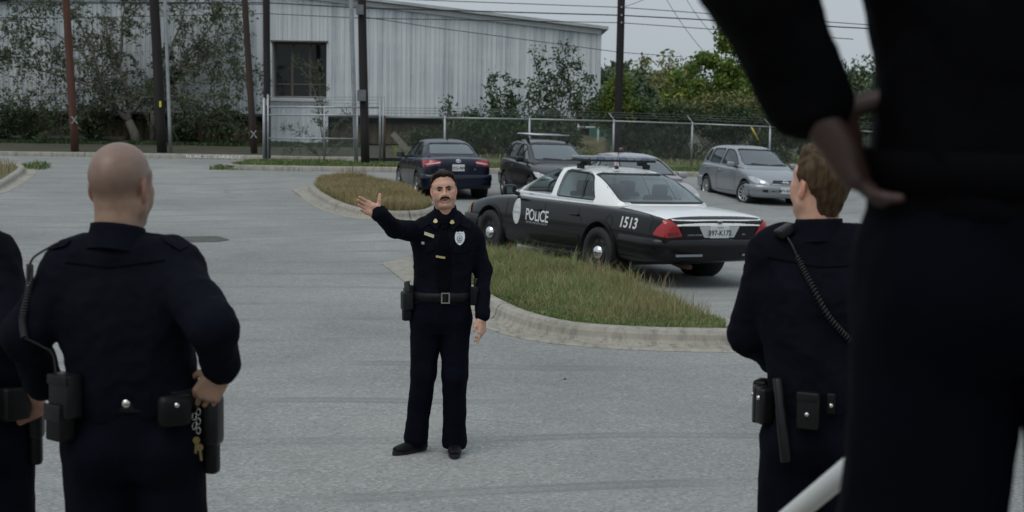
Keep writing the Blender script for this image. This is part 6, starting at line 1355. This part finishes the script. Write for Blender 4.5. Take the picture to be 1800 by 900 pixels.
    for s in ('l', 'r'):
        P_ = {q: np.array(J[q + s], float) for q in ('shoulder_', 'elbow_', 'wrist_', 'hip_', 'knee_', 'ankle_')}; f.cap(P_['shoulder_'], P_['elbow_'], .042, .036, .03); f.cap(P_['elbow_'], P_['wrist_'], .035, .026, .03); f.cap(lerp(neck, P_['shoulder_'], .3) - Z * .06, P_['shoulder_'], .04, .04, .03); f.cap(P_['hip_'], P_['knee_'], .075, .05, .03); f.cap(P_['knee_'], P_['ankle_'], .05, .04, .03)
    V, Q = f.surface(); parts.append((V, Q, np.ones((len(V), 3))))
    V, Q, T = head_mesh(head or {}); parts.append((V * k @ hr.T + hc, Q, T))
    for hd in hands: parts.append(hand_mesh(**hd))
    VQ, T = joinVQ(parts); body = fobj('body', VQ, skin, e, T)
    place_head = lambda V: V * k @ hr.T + hc
    if hair: V, Q = hair_mesh(hair[0]); fobj('hair', (place_head(V), Q), hair[1], e)
    # collar: a stand-up band round the neck
    seg = 36; ring = []
    for (t, r) in ((-.5, .092), (.0, .083), (.75, .0745), (1, .0725), (1, .0670), (.2, .0690)):
        for a in np.linspace(0, 2 * math.pi, seg, endpoint=False):
            bk = (math.sin(a) + 1) / 2; zz = (-.190 + .060 * bk) * (1 - t) + (-.128 + .042 * bk) * t; ring.append(hc + hr @ np.array([r * math.cos(a), .026 + (.004 if t < .5 else 0) + r * 1.04 * math.sin(a), zz]) * k)
    Fc = [(i * seg + q, i * seg + (q + 1) % seg, (i + 1) * seg + (q + 1) % seg, (i + 1) * seg + q) for i in range(5) for q in range(seg)]; mk('collar', ring, Fc, shirt, e, True)
    return e, place_head, dict(belt=belt, neck=neck, U=U, Fw=Fw)
def face_parts(e, ph, brow='hair_dark', moustache=None, frown=.004):
    for s in (1, -1):
        f = Field((-.08, -.12, -.02), (.08, -.04, .05), .0022); f.cap((s * .012, -.0905, .0165 - frown), (s * .030, -.0870, .0200), .0050, .0058, .004); f.cap((s * .030, -.0870, .0200), (s * .051, -.0715, .0150), .0056, .0030, .004); V, Q = f.surface(); fobj('eyebrow', (ph(V), Q), brow, e)
        bm = bmesh.new(); bmesh.ops.create_uvsphere(bm, u_segments=16, v_segments=10, radius=.0122); me = bpy.data.meshes.new('eye'); bm.to_mesh(me); bm.free(); V = np.array([v.co for v in me.vertices]) + np.array([s * .032, -.0700, .0010]); Fq = [tuple(p.vertices) for p in me.polygons]; ey = mk('eye', ph(V), Fq, 'eye_white', e, True)
        mb = MB(); mb.lathe([(.001, .0128), (.0035, .0125), (.0088, .0090), (.0089, .006)], (s * .032 + .0006, -.0700, .0016), (0, -1, 0), 14); V = np.array(mb.v); mk('iris', ph(V), mb.f, 'iris', ey, True)
    if moustache:
        f = Field((-.05, -.13, -.08), (.05, -.06, -.02), .0022)
        for s in (1, -1): f.cap((s * .003, -.1025, -.0455), (s * .018, -.0985, -.0495), .0068, .0066, .005); f.cap((s * .018, -.0985, -.0495), (s * .030, -.0885, -.0590), .0064, .0034, .005)
        V, Q = f.surface(); V = wrinkle(V, Q, .0012, 160, 2.0, (1, 1, .3)); fobj('moustache', (ph(V), Q), moustache, e)
def belt_ring(e, c, U, Fw, ru, rv, h, mat='leather', th=.006, name='duty_belt'):
    mb = MB(); n = 48; prof = [(0, -h / 2), (th, -h / 2), (th + .001, 0), (th, h / 2), (0, h / 2)]; V = []
    for (o, z) in prof:
        for a in np.linspace(0, 2 * math.pi, n, endpoint=False):
            cx, sy = math.cos(a), math.sin(a); k = (abs(cx) ** 2.3 + abs(sy) ** 2.3) ** (-1 / 2.3); V.append(c + U * cx * k * (ru + o) + Fw * sy * k * (rv + o) + np.array([0, 0, z]))
    Fc = [(i * n + q, i * n + (q + 1) % n, (i + 1) * n + (q + 1) % n, (i + 1) * n + q) for i in range(4) for q in range(n)]; return mk(name, V, Fc, mat, e, True)
def on_belt(c, U, Fw, ru, rv, deg, out=0.0, dz=0.0):
    """deg 0 = person's left, 90 = front, 180 = right, 270 = back; returns point and rotation (x along belt, y outwards)"""
    a = R(deg); cx, sy = math.cos(a), math.sin(a); k = (abs(cx) ** 2.3 + abs(sy) ** 2.3) ** (-1 / 2.3); p = c + U * cx * k * (ru + out) + Fw * sy * k * (rv + out) + np.array([0, 0, dz]); nn = unit(U * cx / ru + Fw * sy / rv); t = np.cross(nn, [0, 0, 1]); return p, np.stack([t, nn, np.array([0, 0, 1.])], 1)
def gear(e, name, B, deg, size, out, dz, mat='leather', tilt=0.0, bev=.008, snap=None, flap=0):
    p, M = on_belt(*B, deg, out, dz); M2 = M @ ry(tilt); o = mkbm(name, bevel_box(p, size, bev, M2), mat, e, True)
    if flap: q = p + M2 @ np.array([0, size[1] / 2, size[2] / 2 - flap / 2]); mkbm('flap', bevel_box(q, (size[0] * .98, .008, flap), .003, M2), 'leather_worn', o, True)
    if snap: q = p + M2 @ np.array([0, size[1] / 2 + .003, snap]); mb = MB(); mb.lathe([(.001, .006), (.0055, .005), (.008, .0)], q, M2 @ np.array([0, 1, 0]), 12); mb.build('snap', 'metal', o, True)
    return o, p, M2
def coil(e, pts, r, turns, wire_r=.0026, mat='leather'):
    P = catmull3(pts, 20); n = turns * 9; mb = MB(); L = len(P); out = []; up = None
    for i in range(n + 1):
        t = i / n * (L - 1); a = int(min(t, L - 2)); q = P[a] + (P[a + 1] - P[a]) * (t - a); d = unit(P[min(a + 1, L - 1)] - P[a]); u = np.cross(d, [0.3, .9, .2]); u = unit(u); w = np.cross(d, u); an = 2 * math.pi * turns * i / n; out.append(q + (u * math.cos(an) + w * math.sin(an)) * r)
    mb.tube(out, wire_r, 5); return mb.build('coil_cord', mat, e, True)
def catmull3(pts, n=8):
    pts = [np.array(p, float) for p in pts]; out = []; N = len(pts)
    for i in range(N - 1):
        p0 = pts[i - 1] if i else 2 * pts[0] - pts[1]; p1, p2 = pts[i], pts[i + 1]; p3 = pts[i + 2] if i < N - 2 else 2 * pts[-1] - pts[-2]
        for k in range(n): t = k / n; out.append(.5 * (2 * p1 + (-p0 + p2) * t + (2 * p0 - 5 * p1 + 4 * p2 - p3) * t * t + (-p0 + 3 * p1 - 3 * p2 + p3) * t ** 3))
    return out + [pts[-1]]
def holster(e, B, deg, dz=-.06, tilt=0.0, side=1, out=.05, L=1.0):
    p, M = on_belt(*B, deg, .038, dz); Mt = M @ ry(tilt); h = mkbm('holster', bevel_box(p, (.080, out, .15 * L), .016, Mt), 'leather_worn', e, True); mkbm('holster_tip', bevel_box(p + Mt @ np.array([.008, 0, -.105 * L]), (.05, out * .8, .11 * L), .012, Mt), 'leather', h, True)
    mkbm('belt_loop', bevel_box(p + Mt @ np.array([0, -.022, .05]), (.07, .03, .10), .008, Mt), 'leather', h, True)
    mkbm('pistol_grip', bevel_box(p + Mt @ np.array([-.012 * side, .004, .105 * L]), (.046, .032, .095 * L), .011, M @ ry(tilt + .25 * side)), 'plastic', h, True); mkbm('pistol_slide', bevel_box(p + Mt @ np.array([.02 * side, .0, .078 * L]), (.05, .03, .035), .008, Mt), 'plastic', h, True); return h, p, M
# ---- the officer who points, facing the camera
Yo = 9.517
def A(px, py, dy=0.0): return at(px, py, Yo + dy)
J = dict(floor=0.0, U=unit([1, .10, 0]), belt=A(777, 519), neck=A(785, 381, .03), head=A(780, 334, -.02), head_rot=rz(R(5)) @ ry(R(-5)) @ rx(R(-3)), head_size=.99,
    shoulder_l=A(827, 416, .04), elbow_l=A(849, 474, .05), wrist_l=A(848, 556, -.06), shoulder_r=A(746, 409, -.02), elbow_r=A(695, 402, -.26), wrist_r=A(664, 373, -.46),
    hip_l=A(800, 560), hip_r=A(750, 560), knee_l=A(799, 660, -.03), knee_r=A(744, 655, -.02), ankle_l=A(799, 776, .03), ankle_r=A(731, 768, .05), toe_l=(.05, -1, 0), toe_r=(-.72, -.7, 0))
hand_r = dict(arm=A(695, 402, -.26) - A(664, 373, -.46), W=A(667, 375, -.445), Fd=unit([-.80, -.34, .42]), N=unit([.30, -.90, .25]), S=unit([.40, .15, 1]), curls=(.10, .26, .34, .42), spread=.03, thumb=((.028, .034, .012), (.040, .070, .014), (.052, .102, .012)), size=1.02)
hand_l = dict(W=A(847, 559, -.06), Fd=unit([.02, -.12, -1]), N=unit([-.75, .45, 0]), S=unit([-.5, -.85, 0]), curls=(.16, .52, .68, .75), thumb=((.030, .028, .016), (.055, .046, .022), (.080, .052, .026)), size=1.0)
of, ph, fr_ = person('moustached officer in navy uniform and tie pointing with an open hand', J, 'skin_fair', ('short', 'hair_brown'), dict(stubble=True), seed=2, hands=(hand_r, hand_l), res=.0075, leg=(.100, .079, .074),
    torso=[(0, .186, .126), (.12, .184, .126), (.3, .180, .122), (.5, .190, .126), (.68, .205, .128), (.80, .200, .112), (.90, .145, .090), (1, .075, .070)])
face_parts(of, ph, 'hair_dark', 'hair_dark', .0)
U, Fw = fr_['U'], fr_['Fw']; C0 = fr_['belt']; B = (C0, U, Fw, .190, .134)
belt_ring(of, C0, U, Fw, .188, .132, .058)
p, M = on_belt(*B, 86, .012); bk = MB()
for dx in (-.024, .024): bk.box(p + M @ np.array([dx, 0, 0]), (.008, .008, .070), M)
for dz in (-.031, .031): bk.box(p + M @ np.array([0, .0005, dz]), (.056, .008, .008), M)
bk.build('buckle', 'metal', of)
bk = MB(); bk.box(p + M @ np.array([.005, -.002, 0]), (.020, .006, .045), M); bk.build('buckle_tongue', 'leather_worn', of)
holster(of, B, 168, -.03, 0.04, 1, .075, .82); gear(of, 'magazine_pouch', B, 20, (.075, .05, .12), .03, .005, flap=.04, snap=-.01); gear(of, 'radio', B, 2, (.06, .04, .17), .035, .03, 'plastic')
# front of the shirt: tie, placket, pockets, badge, bars, pins, epaulettes
class Front:
    """drop things onto the shirt front or back by a ray along the world's y axis"""
    def __init__(s, e):
        V = []; P = []
        for o in e.children:
            if o.name.split('.')[0] in ('shirt', 'collar'):
                n = len(V); V += [v.co + WO[o.name] for v in o.data.vertices]; P += [[i + n for i in q.vertices] for q in o.data.polygons]
        s.b = BVHTree.FromPolygons(V, P)
    def hit(s, x, z, y0, sg, off):
        h, n, _, _ = s.b.ray_cast(Vector((float(x), float(y0), float(z))), Vector((0, sg, 0)))
        return None if h is None else h - Vector((0, sg, 0)) * off
fr = Front(of)
def onshirt(name, poly_px, off, mat, e, fr=fr, Yd=Yo, thick=.004, cell=.02, front=True, fit=None):
    q = [at(px, py, Yd) for px, py in poly_px]; poly = [(a[0], a[2]) for a in q]; bm = bmesh.new(); bm.faces.new([bm.verts.new((float(a), 0, float(b))) for a, b in poly]); P = np.array(poly); lo, hi = P.min(0), P.max(0); sg = 1
    for ax, k in ((0, 0), (2, 1)):
        for t in np.arange(lo[k] + cell, hi[k], cell):
            co = [0, 0, 0]; co[ax] = t; no = [0, 0, 0]; no[ax] = 1; bmesh.ops.bisect_plane(bm, geom=list(bm.verts) + list(bm.edges) + list(bm.faces), plane_co=co, plane_no=no)
    hits = {v: fr.hit(v.co.x, v.co.z, Yd - 3, 1, off) for v in bm.verts}; ys_ = [h.y for h in hits.values() if h is not None]
    if not ys_: bm.free(); return None
    if fit:                                      # stiff flat thing: one plane through the hits
        pts_ = np.array([[h.x, h.z, h.y] for h in hits.values() if h is not None]); Aa = np.c_[pts_[:, :2], np.ones(len(pts_))]; co_, *_ = np.linalg.lstsq(Aa, pts_[:, 2], rcond=None)
        sh = min(h.y - (co_[0] * h.x + co_[1] * h.z + co_[2]) for h in hits.values() if h is not None)
        for v in bm.verts: v.co.y = co_[0] * v.co.x + co_[1] * v.co.z + co_[2] + sh * .6
    else:
        my = float(np.median(ys_))
        for v, h in hits.items(): v.co.y = h.y if h is not None and abs(h.y - my) < .10 else my
    r = bmesh.ops.extrude_face_region(bm, geom=list(bm.faces)); bmesh.ops.translate(bm, vec=Vector((0, thick + off * .8, 0)), verts=[x for x in r['geom'] if isinstance(x, bmesh.types.BMVert)])
    return mkbm(name, bm, mat, e, False)
tie = onshirt('tie', [(776, 396), (787, 396), (790, 430), (793, 480), (791, 505), (782, 511), (773, 505), (770, 480), (774, 430)], .012, 'tie', of, thick=.006)
onshirt('tie_knot', [(774, 382), (791, 382), (787, 399), (778, 399)], .018, 'tie', of, thick=.012)
onshirt('tie_clip', [(768.5, 444.6), (784.5, 447.3), (784.2, 450.8), (768.2, 448.2)], .024, 'gold', of, thick=.006, fit=True)
for s, nm in ((1, 'r'), (-1, 'l')):
    pk = [(744, 422), (765, 426), (765, 436), (754, 441), (744, 433)] if s > 0 else [(797, 427), (827, 424), (828, 436), (812, 443), (797, 438)]
    onshirt('pocket_flap', pk, .007, 'shirt', of, thick=.004, cell=.012)
    cl = [(762, 373), (777, 388), (768, 402), (757, 391)] if s > 0 else [(806, 372), (789, 388), (797, 403), (810, 391)]
    onshirt('collar_point', cl, .014, 'shirt', of, thick=.008)
    ep = [(735, 392), (756, 384), (759, 391), (739, 400)] if s > 0 else [(812, 386), (830, 393), (828, 402), (809, 394)]
    onshirt('shoulder_strap', ep, .010, 'shirt', of, thick=.006, cell=.012)
for c in ((767, 386), (796, 388)):
    pin = [(c[0] + 3.6 * math.cos(a) * (1 + .25 * math.sin(3 * a)), c[1] + 3.6 * math.sin(a)) for a in np.linspace(0, 2 * math.pi, 12, endpoint=False)]; onshirt('collar_pin', pin, .024, 'gold', of, thick=.004, fit=True)
onshirt('name_bar', [(748.6, 404), (765, 410), (764.3, 415.4), (747.8, 409.2)], .009, 'name_bar', of, thick=.004, fit=True)
onshirt('flag_pin', [(743, 421.5), (748, 422), (748, 426.5), (743, 426)], .010, 'silver_badge', of, thick=.003, fit=True)
bc = (809.5, 416); sh = [(0, -11.5), (3, -10), (6.5, -11), (8.3, -6), (8.6, 0), (7, 6), (3.5, 10), (0, 12), (-3.5, 10), (-7, 6), (-8.6, 0), (-8.3, -6), (-6.5, -11), (-3, -10)]
bd = onshirt('badge', [(bc[0] + x, bc[1] + y) for x, y in sh], .012, 'silver_badge', of, thick=.005, fit=True)
def ringpx(c, r, n=20): return [(c[0] + r * math.cos(a), c[1] + r * math.sin(a)) for a in np.linspace(0, 2 * math.pi, n, endpoint=False)]
onshirt('badge_seal', ringpx(bc, 4.6), .0155, 'badge_dark', bd, thick=.002, fit=True); onshirt('badge_seal_centre', ringpx(bc, 3.6), .0175, 'silver_badge', bd, thick=.002, fit=True); onshirt('badge_star', [(bc[0] + (2.6 if k % 2 == 0 else 1.1) * math.sin(k * math.pi / 5), bc[1] - (2.6 if k % 2 == 0 else 1.1) * math.cos(k * math.pi / 5)) for k in range(10)], .0195, 'badge_dark', bd, thick=.002, fit=True)
for yy in (-8.0, 7.2): onshirt('badge_banner', [(bc[0] - 4.5, bc[1] + yy - .9), (bc[0] + 4.5, bc[1] + yy - .9), (bc[0] + 4, bc[1] + yy + .9), (bc[0] - 4, bc[1] + yy + .9)], .0155, 'badge_dark', bd, thick=.002, fit=True)

# ---- bald officer, seen from behind on the left
Yb = 4.35; FL = .30
def A(px, py, dy=0.0): return at(px, py, Yb + dy)
zf = FL
hipc = A(232, 745)
def legs(c, U, w=.10, drop=None, fwd=(0, 0, 0), fl=FL):
    d = {}
    for s, k in (('l', -1), ('r', 1)):
        h = c + U * w * -k * 1.0 if False else c + U * w * (1 if s == 'l' else -1); d['hip_' + s] = h + np.array([0, 0, -.10]); d['knee_' + s] = np.array([h[0] + U[0] * .02 * (1 if s == 'l' else -1), h[1] + .01, fl + (h[2] - fl) * .50]); d['ankle_' + s] = np.array([h[0] + U[0] * .04 * (1 if s == 'l' else -1), h[1] - .01, fl + .10])
    return d
Ub = unit([-1, -.10, 0])
J = dict(floor=FL, U=Ub, belt=A(240, 692, .02), neck=A(213, 394, -.02), head=A(213, 328, .015), head_rot=rz(R(166)) @ rx(R(-3)), head_size=1.07,
    shoulder_l=A(128, 478, .0), elbow_l=A(46, 588, -.06), wrist_l=A(78, 676, .12), shoulder_r=A(302, 474, .02), elbow_r=A(374, 572, -.17), wrist_r=A(388, 645, -.045), toe_l=(-.2, 1, 0), toe_r=(.2, 1, 0), **legs(A(236, 720, .02), Ub, .098))
hb_r = dict(arm=A(374, 572, -.17) - A(388, 645, -.045), W=A(389, 652, -.045), Fd=unit([-.50, .10, -.80]), N=unit([-.35, .90, .1]), S=unit([-.8, 0, .5]), curls=(.42, .48, .52, .55), size=1.0, h=.0032)
hb_l = dict(arm=A(46, 588, -.06) - A(78, 676, .12), W=A(78, 678, .115), Fd=unit([.3, .5, -.7]), N=unit([1, 0, .3]), S=unit([.2, -.7, 0]), curls=(.6, .7, .7, .7), size=1.0, h=.0036)
ba, ph, fr_ = person('bald officer in dark uniform seen from behind at the left, hand on his holster', J, 'skin_tan', None, dict(scalp=True, stubble=True), seed=11, hands=(hb_r, hb_l), res=.008, sleeve=(.078, .066, .060, .047), leg=(.112, .092, .08),
    torso=[(0, .176, .130), (.08, .184, .140), (.2, .182, .138), (.4, .186, .136), (.6, .204, .138), (.72, .206, .130), (.84, .160, .108), (.92, .112, .086), (1, .076, .074)])
face_parts(ba, ph, 'hair_dark')
U, Fw = fr_['U'], fr_['Fw']; C0 = fr_['belt']; B = (C0, U, Fw, .192, .138); belt_ring(ba, C0, U, Fw, .190, .136, .056, 'leather_worn')
p, M = on_belt(*B, 272, .014); mb = MB(); mb.lathe([(.001, .005), (.010, .004), (.0125, 0)], p, M[:, 1], 16); mb.build('belt_stud', 'metal', ba, True)
gear(ba, 'radio_case', B, 318, (.085, .06, .13), .042, .02, 'leather_worn', bev=.01, flap=.03); gear(ba, 'magazine_pouch', B, 322, (.075, .055, .11), .050, -.058, 'leather', bev=.01, flap=.05); gear(ba, 'baton_holder', B, 350, (.05, .05, .16), .03, -.055, 'leather', bev=.018); gear(ba, 'handcuff_case', B, 236, (.10, .045, .095), .03, -.022, 'leather', bev=.022, snap=.02)
holster(ba, B, 190, -.075, .0, 1)
# keys hanging from the belt
p, M = on_belt(*B, 216, .03, -.035); ks = empty('key_bunch', p); ks.parent = ba; ks.location = WO[ks.name] - WO[ba.name]
for k in range(5):
    c = p + np.array([.006 * (-1) ** k, 0, -.014 * k]); mb = MB(); t = [c + np.array([.006 * math.cos(a), .006 * math.sin(a) * (k % 2), .010 * math.sin(a)]) for a in np.linspace(0, 2 * math.pi, 11)]; mb.tube(t, .0014, 5, caps=False); mb.build('chain_link', 'metal', ks, True)
for k, (dx, dz, tl) in enumerate(((0, -.085, .06), (.010, -.105, -.14))):
    c = p + np.array([dx, -.004 * k, dz]); mb = MB(); mb.lathe([(.001, -.0015), (.011, -.0015), (.011, .0015), (.001, .0015)], c, (0, 1, 0), 14); kb = mb.build('key', 'brass', ks); mb = MB(); mb.box(c + np.array([.026 * math.sin(-tl), 0, -.024]), (.007, .0025, .032), ry(tl)); mb.build('key_blade', 'brass', ks)
# shoulder microphone cord down his back, shoulder straps
frb = Front(ba)
def back(px, py, off=.012): q = at(px, py, Yb); h = frb.hit(q[0], q[2], Yb - 2, 1, off); return np.array(h) if h is not None else q + np.array([0, -.1, 0])
coil(ba, [back(72, 458), back(66, 505), back(65, 550), back(72, 580)], .0085, 30, .0030, 'plastic')
for P_ in ([back(112, 424, .02), back(95, 432, .02), back(80, 445, .016), back(72, 458)], [back(72, 580), back(95, 598), back(112, 615), back(118, 665)]): mb = MB(); mb.tube(catmull3(P_, 6), .0035, 6); mb.build('microphone_cord', 'plastic', ba, True)
onshirt('shoulder_strap', [(285, 415), (292, 413), (332, 432), (324, 436)], .012, 'shirt', ba, frb, Yb, .008); onshirt('shoulder_strap', [(92, 436), (104, 425), (132, 420), (126, 428)], .012, 'shirt', ba, frb, Yb, .008)
onshirt('yoke_seam', [(130, 455), (210, 462), (300, 452), (300, 454), (210, 464.5), (130, 457)], .003, 'shirt_dark', ba, frb, Yb, .004)

# ---- officer cut by the left edge
Ye = 4.75
def A(px, py, dy=0.0): return at(px, py, Ye + dy)
Ue = unit([-1, -.25, 0])
J = dict(floor=FL, U=Ue, belt=A(-66, 694, .0), neck=A(-92, 402, -.02), head=A(-62, 336, .02), head_rot=rz(R(172)), head_size=1.05, shoulder_l=A(-190, 455), elbow_l=A(-250, 590, .05), wrist_l=A(-215, 700, .2), shoulder_r=A(-14, 452, .02), elbow_r=A(8, 580, -.12), wrist_r=A(52, 694, .02), toe_l=(-.2, 1, 0), toe_r=(.3, 1, 0), **legs(A(-68, 722, .02), Ue, .105))
he_r = dict(arm=A(8, 580, -.12) - A(52, 694, .02), W=A(66, 714, .0), Fd=unit([-.92, -.12, -.32]), N=unit([-.1, .95, -.2]), S=unit([-.3, 0, .9]), curls=(.15, .22, .28, .35), size=1.0, h=.0034)
le, ph, fr_ = person('officer at the left edge, mostly out of frame, hand resting on his pistol', J, 'skin_mid', ('short', 'hair_dark'), dict(stubble=True), seed=21, hands=(he_r, dict(arm=A(-250, 590, .05) - A(-215, 700, .2), W=A(-215, 702, .2), Fd=unit([.2, .4, -.9]), N=unit([1, 0, 0]), S=unit([0, 1, 0]), curls=(.4, .5, .5, .6), h=.004)), res=.009, sleeve=(.076, .064, .056, .046), leg=(.118, .095, .082))
face_parts(le, ph)
U, Fw = fr_['U'], fr_['Fw']; C0 = fr_['belt']; B = (C0, U, Fw, .190, .136); belt_ring(le, C0, U, Fw, .188, .134, .056)
gear(le, 'pouch', B, 222, (.09, .05, .11), .03, -.01, 'leather', bev=.012); holster(le, B, 184, -.075, .0, 1); gear(le, 'handcuff_case', B, 262, (.1, .045, .09), .03, -.02, 'leather', bev=.02)

# ---- fair-haired officer from behind at the right
Yf = 5.0
def A(px, py, dy=0.0): return at(px, py, Yf + dy)
Uf = unit([-1, .30, 0])
J = dict(floor=FL, U=Uf, belt=A(1452, 694, .0), neck=A(1452, 392, -.02), head=A(1441, 325, .0), head_rot=rz(R(206)) @ rx(R(-12)), head_size=1.04, shoulder_l=A(1362, 446, .06), elbow_l=A(1318, 588, .14), wrist_l=A(1395, 655, .30), shoulder_r=A(1545, 450, -.06), elbow_r=A(1590, 590, .02), wrist_r=A(1560, 680, .2), toe_l=(-.4, 1, 0), toe_r=(.1, 1, 0), **legs(A(1448, 722, .0), Uf, .095))
bl, ph, fr_ = person('fair haired officer in dark uniform seen from behind at the right', J, 'skin_fair', ('full', 'hair_blond'), {}, seed=31, hands=(dict(W=A(1398, 660, .30), Fd=unit([.8, .4, -.3]), N=unit([0, -.4, -1]), S=unit([0, 1, 0]), curls=(.5, .6, .6, .7), h=.004), dict(W=A(1560, 686, .2), Fd=unit([-.3, .3, -.9]), N=unit([-1, 0, 0]), S=unit([0, 1, 0]), curls=(.6, .7, .7, .7), h=.004)), res=.008, sleeve=(.082, .070, .062, .048), leg=(.115, .092, .08),
    torso=[(0, .182, .132), (.06, .194, .142), (.2, .192, .140), (.4, .196, .138), (.6, .216, .138), (.74, .222, .128), (.86, .165, .105), (.94, .108, .085), (1, .078, .074)])
face_parts(bl, ph, 'hair_blond')
U, Fw = fr_['U'], fr_['Fw']; C0 = fr_['belt']; B = (C0, U, Fw, .192, .138); belt_ring(bl, C0, U, Fw, .190, .136, .056)
gear(bl, 'magazine_pouch', B, 345, (.045, .05, .125), .03, -.035, 'leather_worn', bev=.01, snap=.03); gear(bl, 'magazine_pouch', B, 328, (.045, .05, .125), .03, -.035, 'leather_worn', bev=.01, snap=.03); gear(bl, 'radio_case', B, 8, (.08, .05, .15), .028, -.04, 'leather', bev=.01); gear(bl, 'handcuff_case', B, 281, (.075, .045, .125), .028, -.025, 'leather_worn', bev=.01, snap=-.01, flap=.03); gear(bl, 'belt_keeper', B, 262, (.03, .02, .07), .012, 0, 'leather', bev=.006, snap=-.005)
p, M = on_belt(*B, 303, .04, -.06); mb = MB(); d = M @ unit([-.13 * 1.0, 0, 1]); ax_ = unit(M @ np.array([.16, 0, 1.0])); mb.lathe([(.001, -.15), (.017, -.148), (.019, -.14), (.0185, .03), (.0165, .035), (.0165, .13), (.012, .135), (.001, .136)], p, ax_, 16); mb.build('baton', 'leather_worn', bl, True)
frf = Front(bl)
def backf(px, py, off=.012): q = at(px, py, Yf); h = frf.hit(q[0], q[2], Yf - 2, 1, off); return np.array(h) if h is not None else q + np.array([0, -.12, 0])
coil(bl, [backf(1394, 448), backf(1412, 490), backf(1440, 545), backf(1478, 588)], .0085, 30, .003, 'plastic')
mb = MB(); mb.tube(catmull3([backf(1378, 412, .02), backf(1386, 428, .02), backf(1394, 448)], 6), .0035, 6); mb.build('microphone_cord', 'plastic', bl, True)
q = backf(1376, 405, .028); mkbm('shoulder_microphone', bevel_box(q, (.060, .045, .034), .008, rz(.4) @ ry(-.45)), 'leather_worn', bl, True)
onshirt('yoke_seam', [(1345, 450), (1430, 462), (1500, 458), (1500, 460), (1430, 464.5), (1345, 452)], .003, 'shirt_dark', bl, frf, Yf, .004)

# ---- officer standing close by on the landing, cut by the frame
Yn = 1.85; LZ = 1.10
def A(px, py, dy=0.0): return at(px, py, Yn + dy)
Un = unit([-1, .12, 0])
J = dict(floor=LZ, U=Un, belt=A(1798, 300), head=A(1775, -640, .03), head_rot=rz(R(175)), shoulder_l=A(1555, -330, .05), elbow_l=A(1328, -40, -.05), wrist_l=A(1420, 180, -.03), shoulder_r=A(2030, -330, -.03), elbow_r=A(2120, 150, .0), wrist_r=A(2110, 400, .12), toe_l=(-.2, 1, 0), toe_r=(.2, 1, 0), **legs(A(1816, 345, 0), Un, .104, fl=LZ))
hn = dict(arm=A(1328, -40, -.05) - A(1420, 180, -.03), W=A(1428, 186, -.04), Fd=unit([.60, .12, -.78]), N=unit([.78, -.2, .58]), S=unit([.35, .85, .1]), curls=(.22, .26, .32, .40), spread=.05, thumb=((.026, .030, .012), (.040, .040, .046), (.046, .044, .076)), size=1.16, h=.0034)
nr, ph, fr_ = person('officer close to the camera at the right edge, hand on hip, in near silhouette', J, 'skin_brown_shaded', ('short', 'hair_dark'), {}, 'shirt_dark', 'jeans', seed=41, hands=(hn, dict(arm=A(2120, 150, .0) - A(2110, 400, .12), W=A(2110, 402, .12), Fd=unit([0, .2, -1]), N=unit([-1, 0, 0]), S=unit([0, 1, 0]), curls=(.4, .5, .5, .6), h=.004)), res=.009, sleeve=(.072, .064, .058, .046), leg=(.104, .099, .092),
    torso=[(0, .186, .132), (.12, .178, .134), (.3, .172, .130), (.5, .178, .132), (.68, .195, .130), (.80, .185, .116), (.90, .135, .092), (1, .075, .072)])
U, Fw = fr_['U'], fr_['Fw']; C0 = fr_['belt']; B = (C0, U, Fw, .196, .138); belt_ring(nr, C0, U, Fw, .194, .136, .050, 'shirt_dark')
# ---- stair handrail crossing the lower right corner
hr = empty('handrail', (.75, 2.6, 0), 'pale painted pipe handrail slanting up at the lower right', 'handrail')
a_, b_ = at(1330, 958, 2.95), at(1506, 812, 2.62); d = b_ - a_; mb = MB(); mb.tube([a_ - d * .7, a_, b_, b_ + d * 1.0], .021, 14); mb.build('rail', 'rail_white', hr, True)
for t in (-.4, 1.7): q = a_ + d * t; mb = MB(); mb.tube([(q[0], q[1], .3), q], .018, 10); mb.build('post', 'rail_white', hr, True)
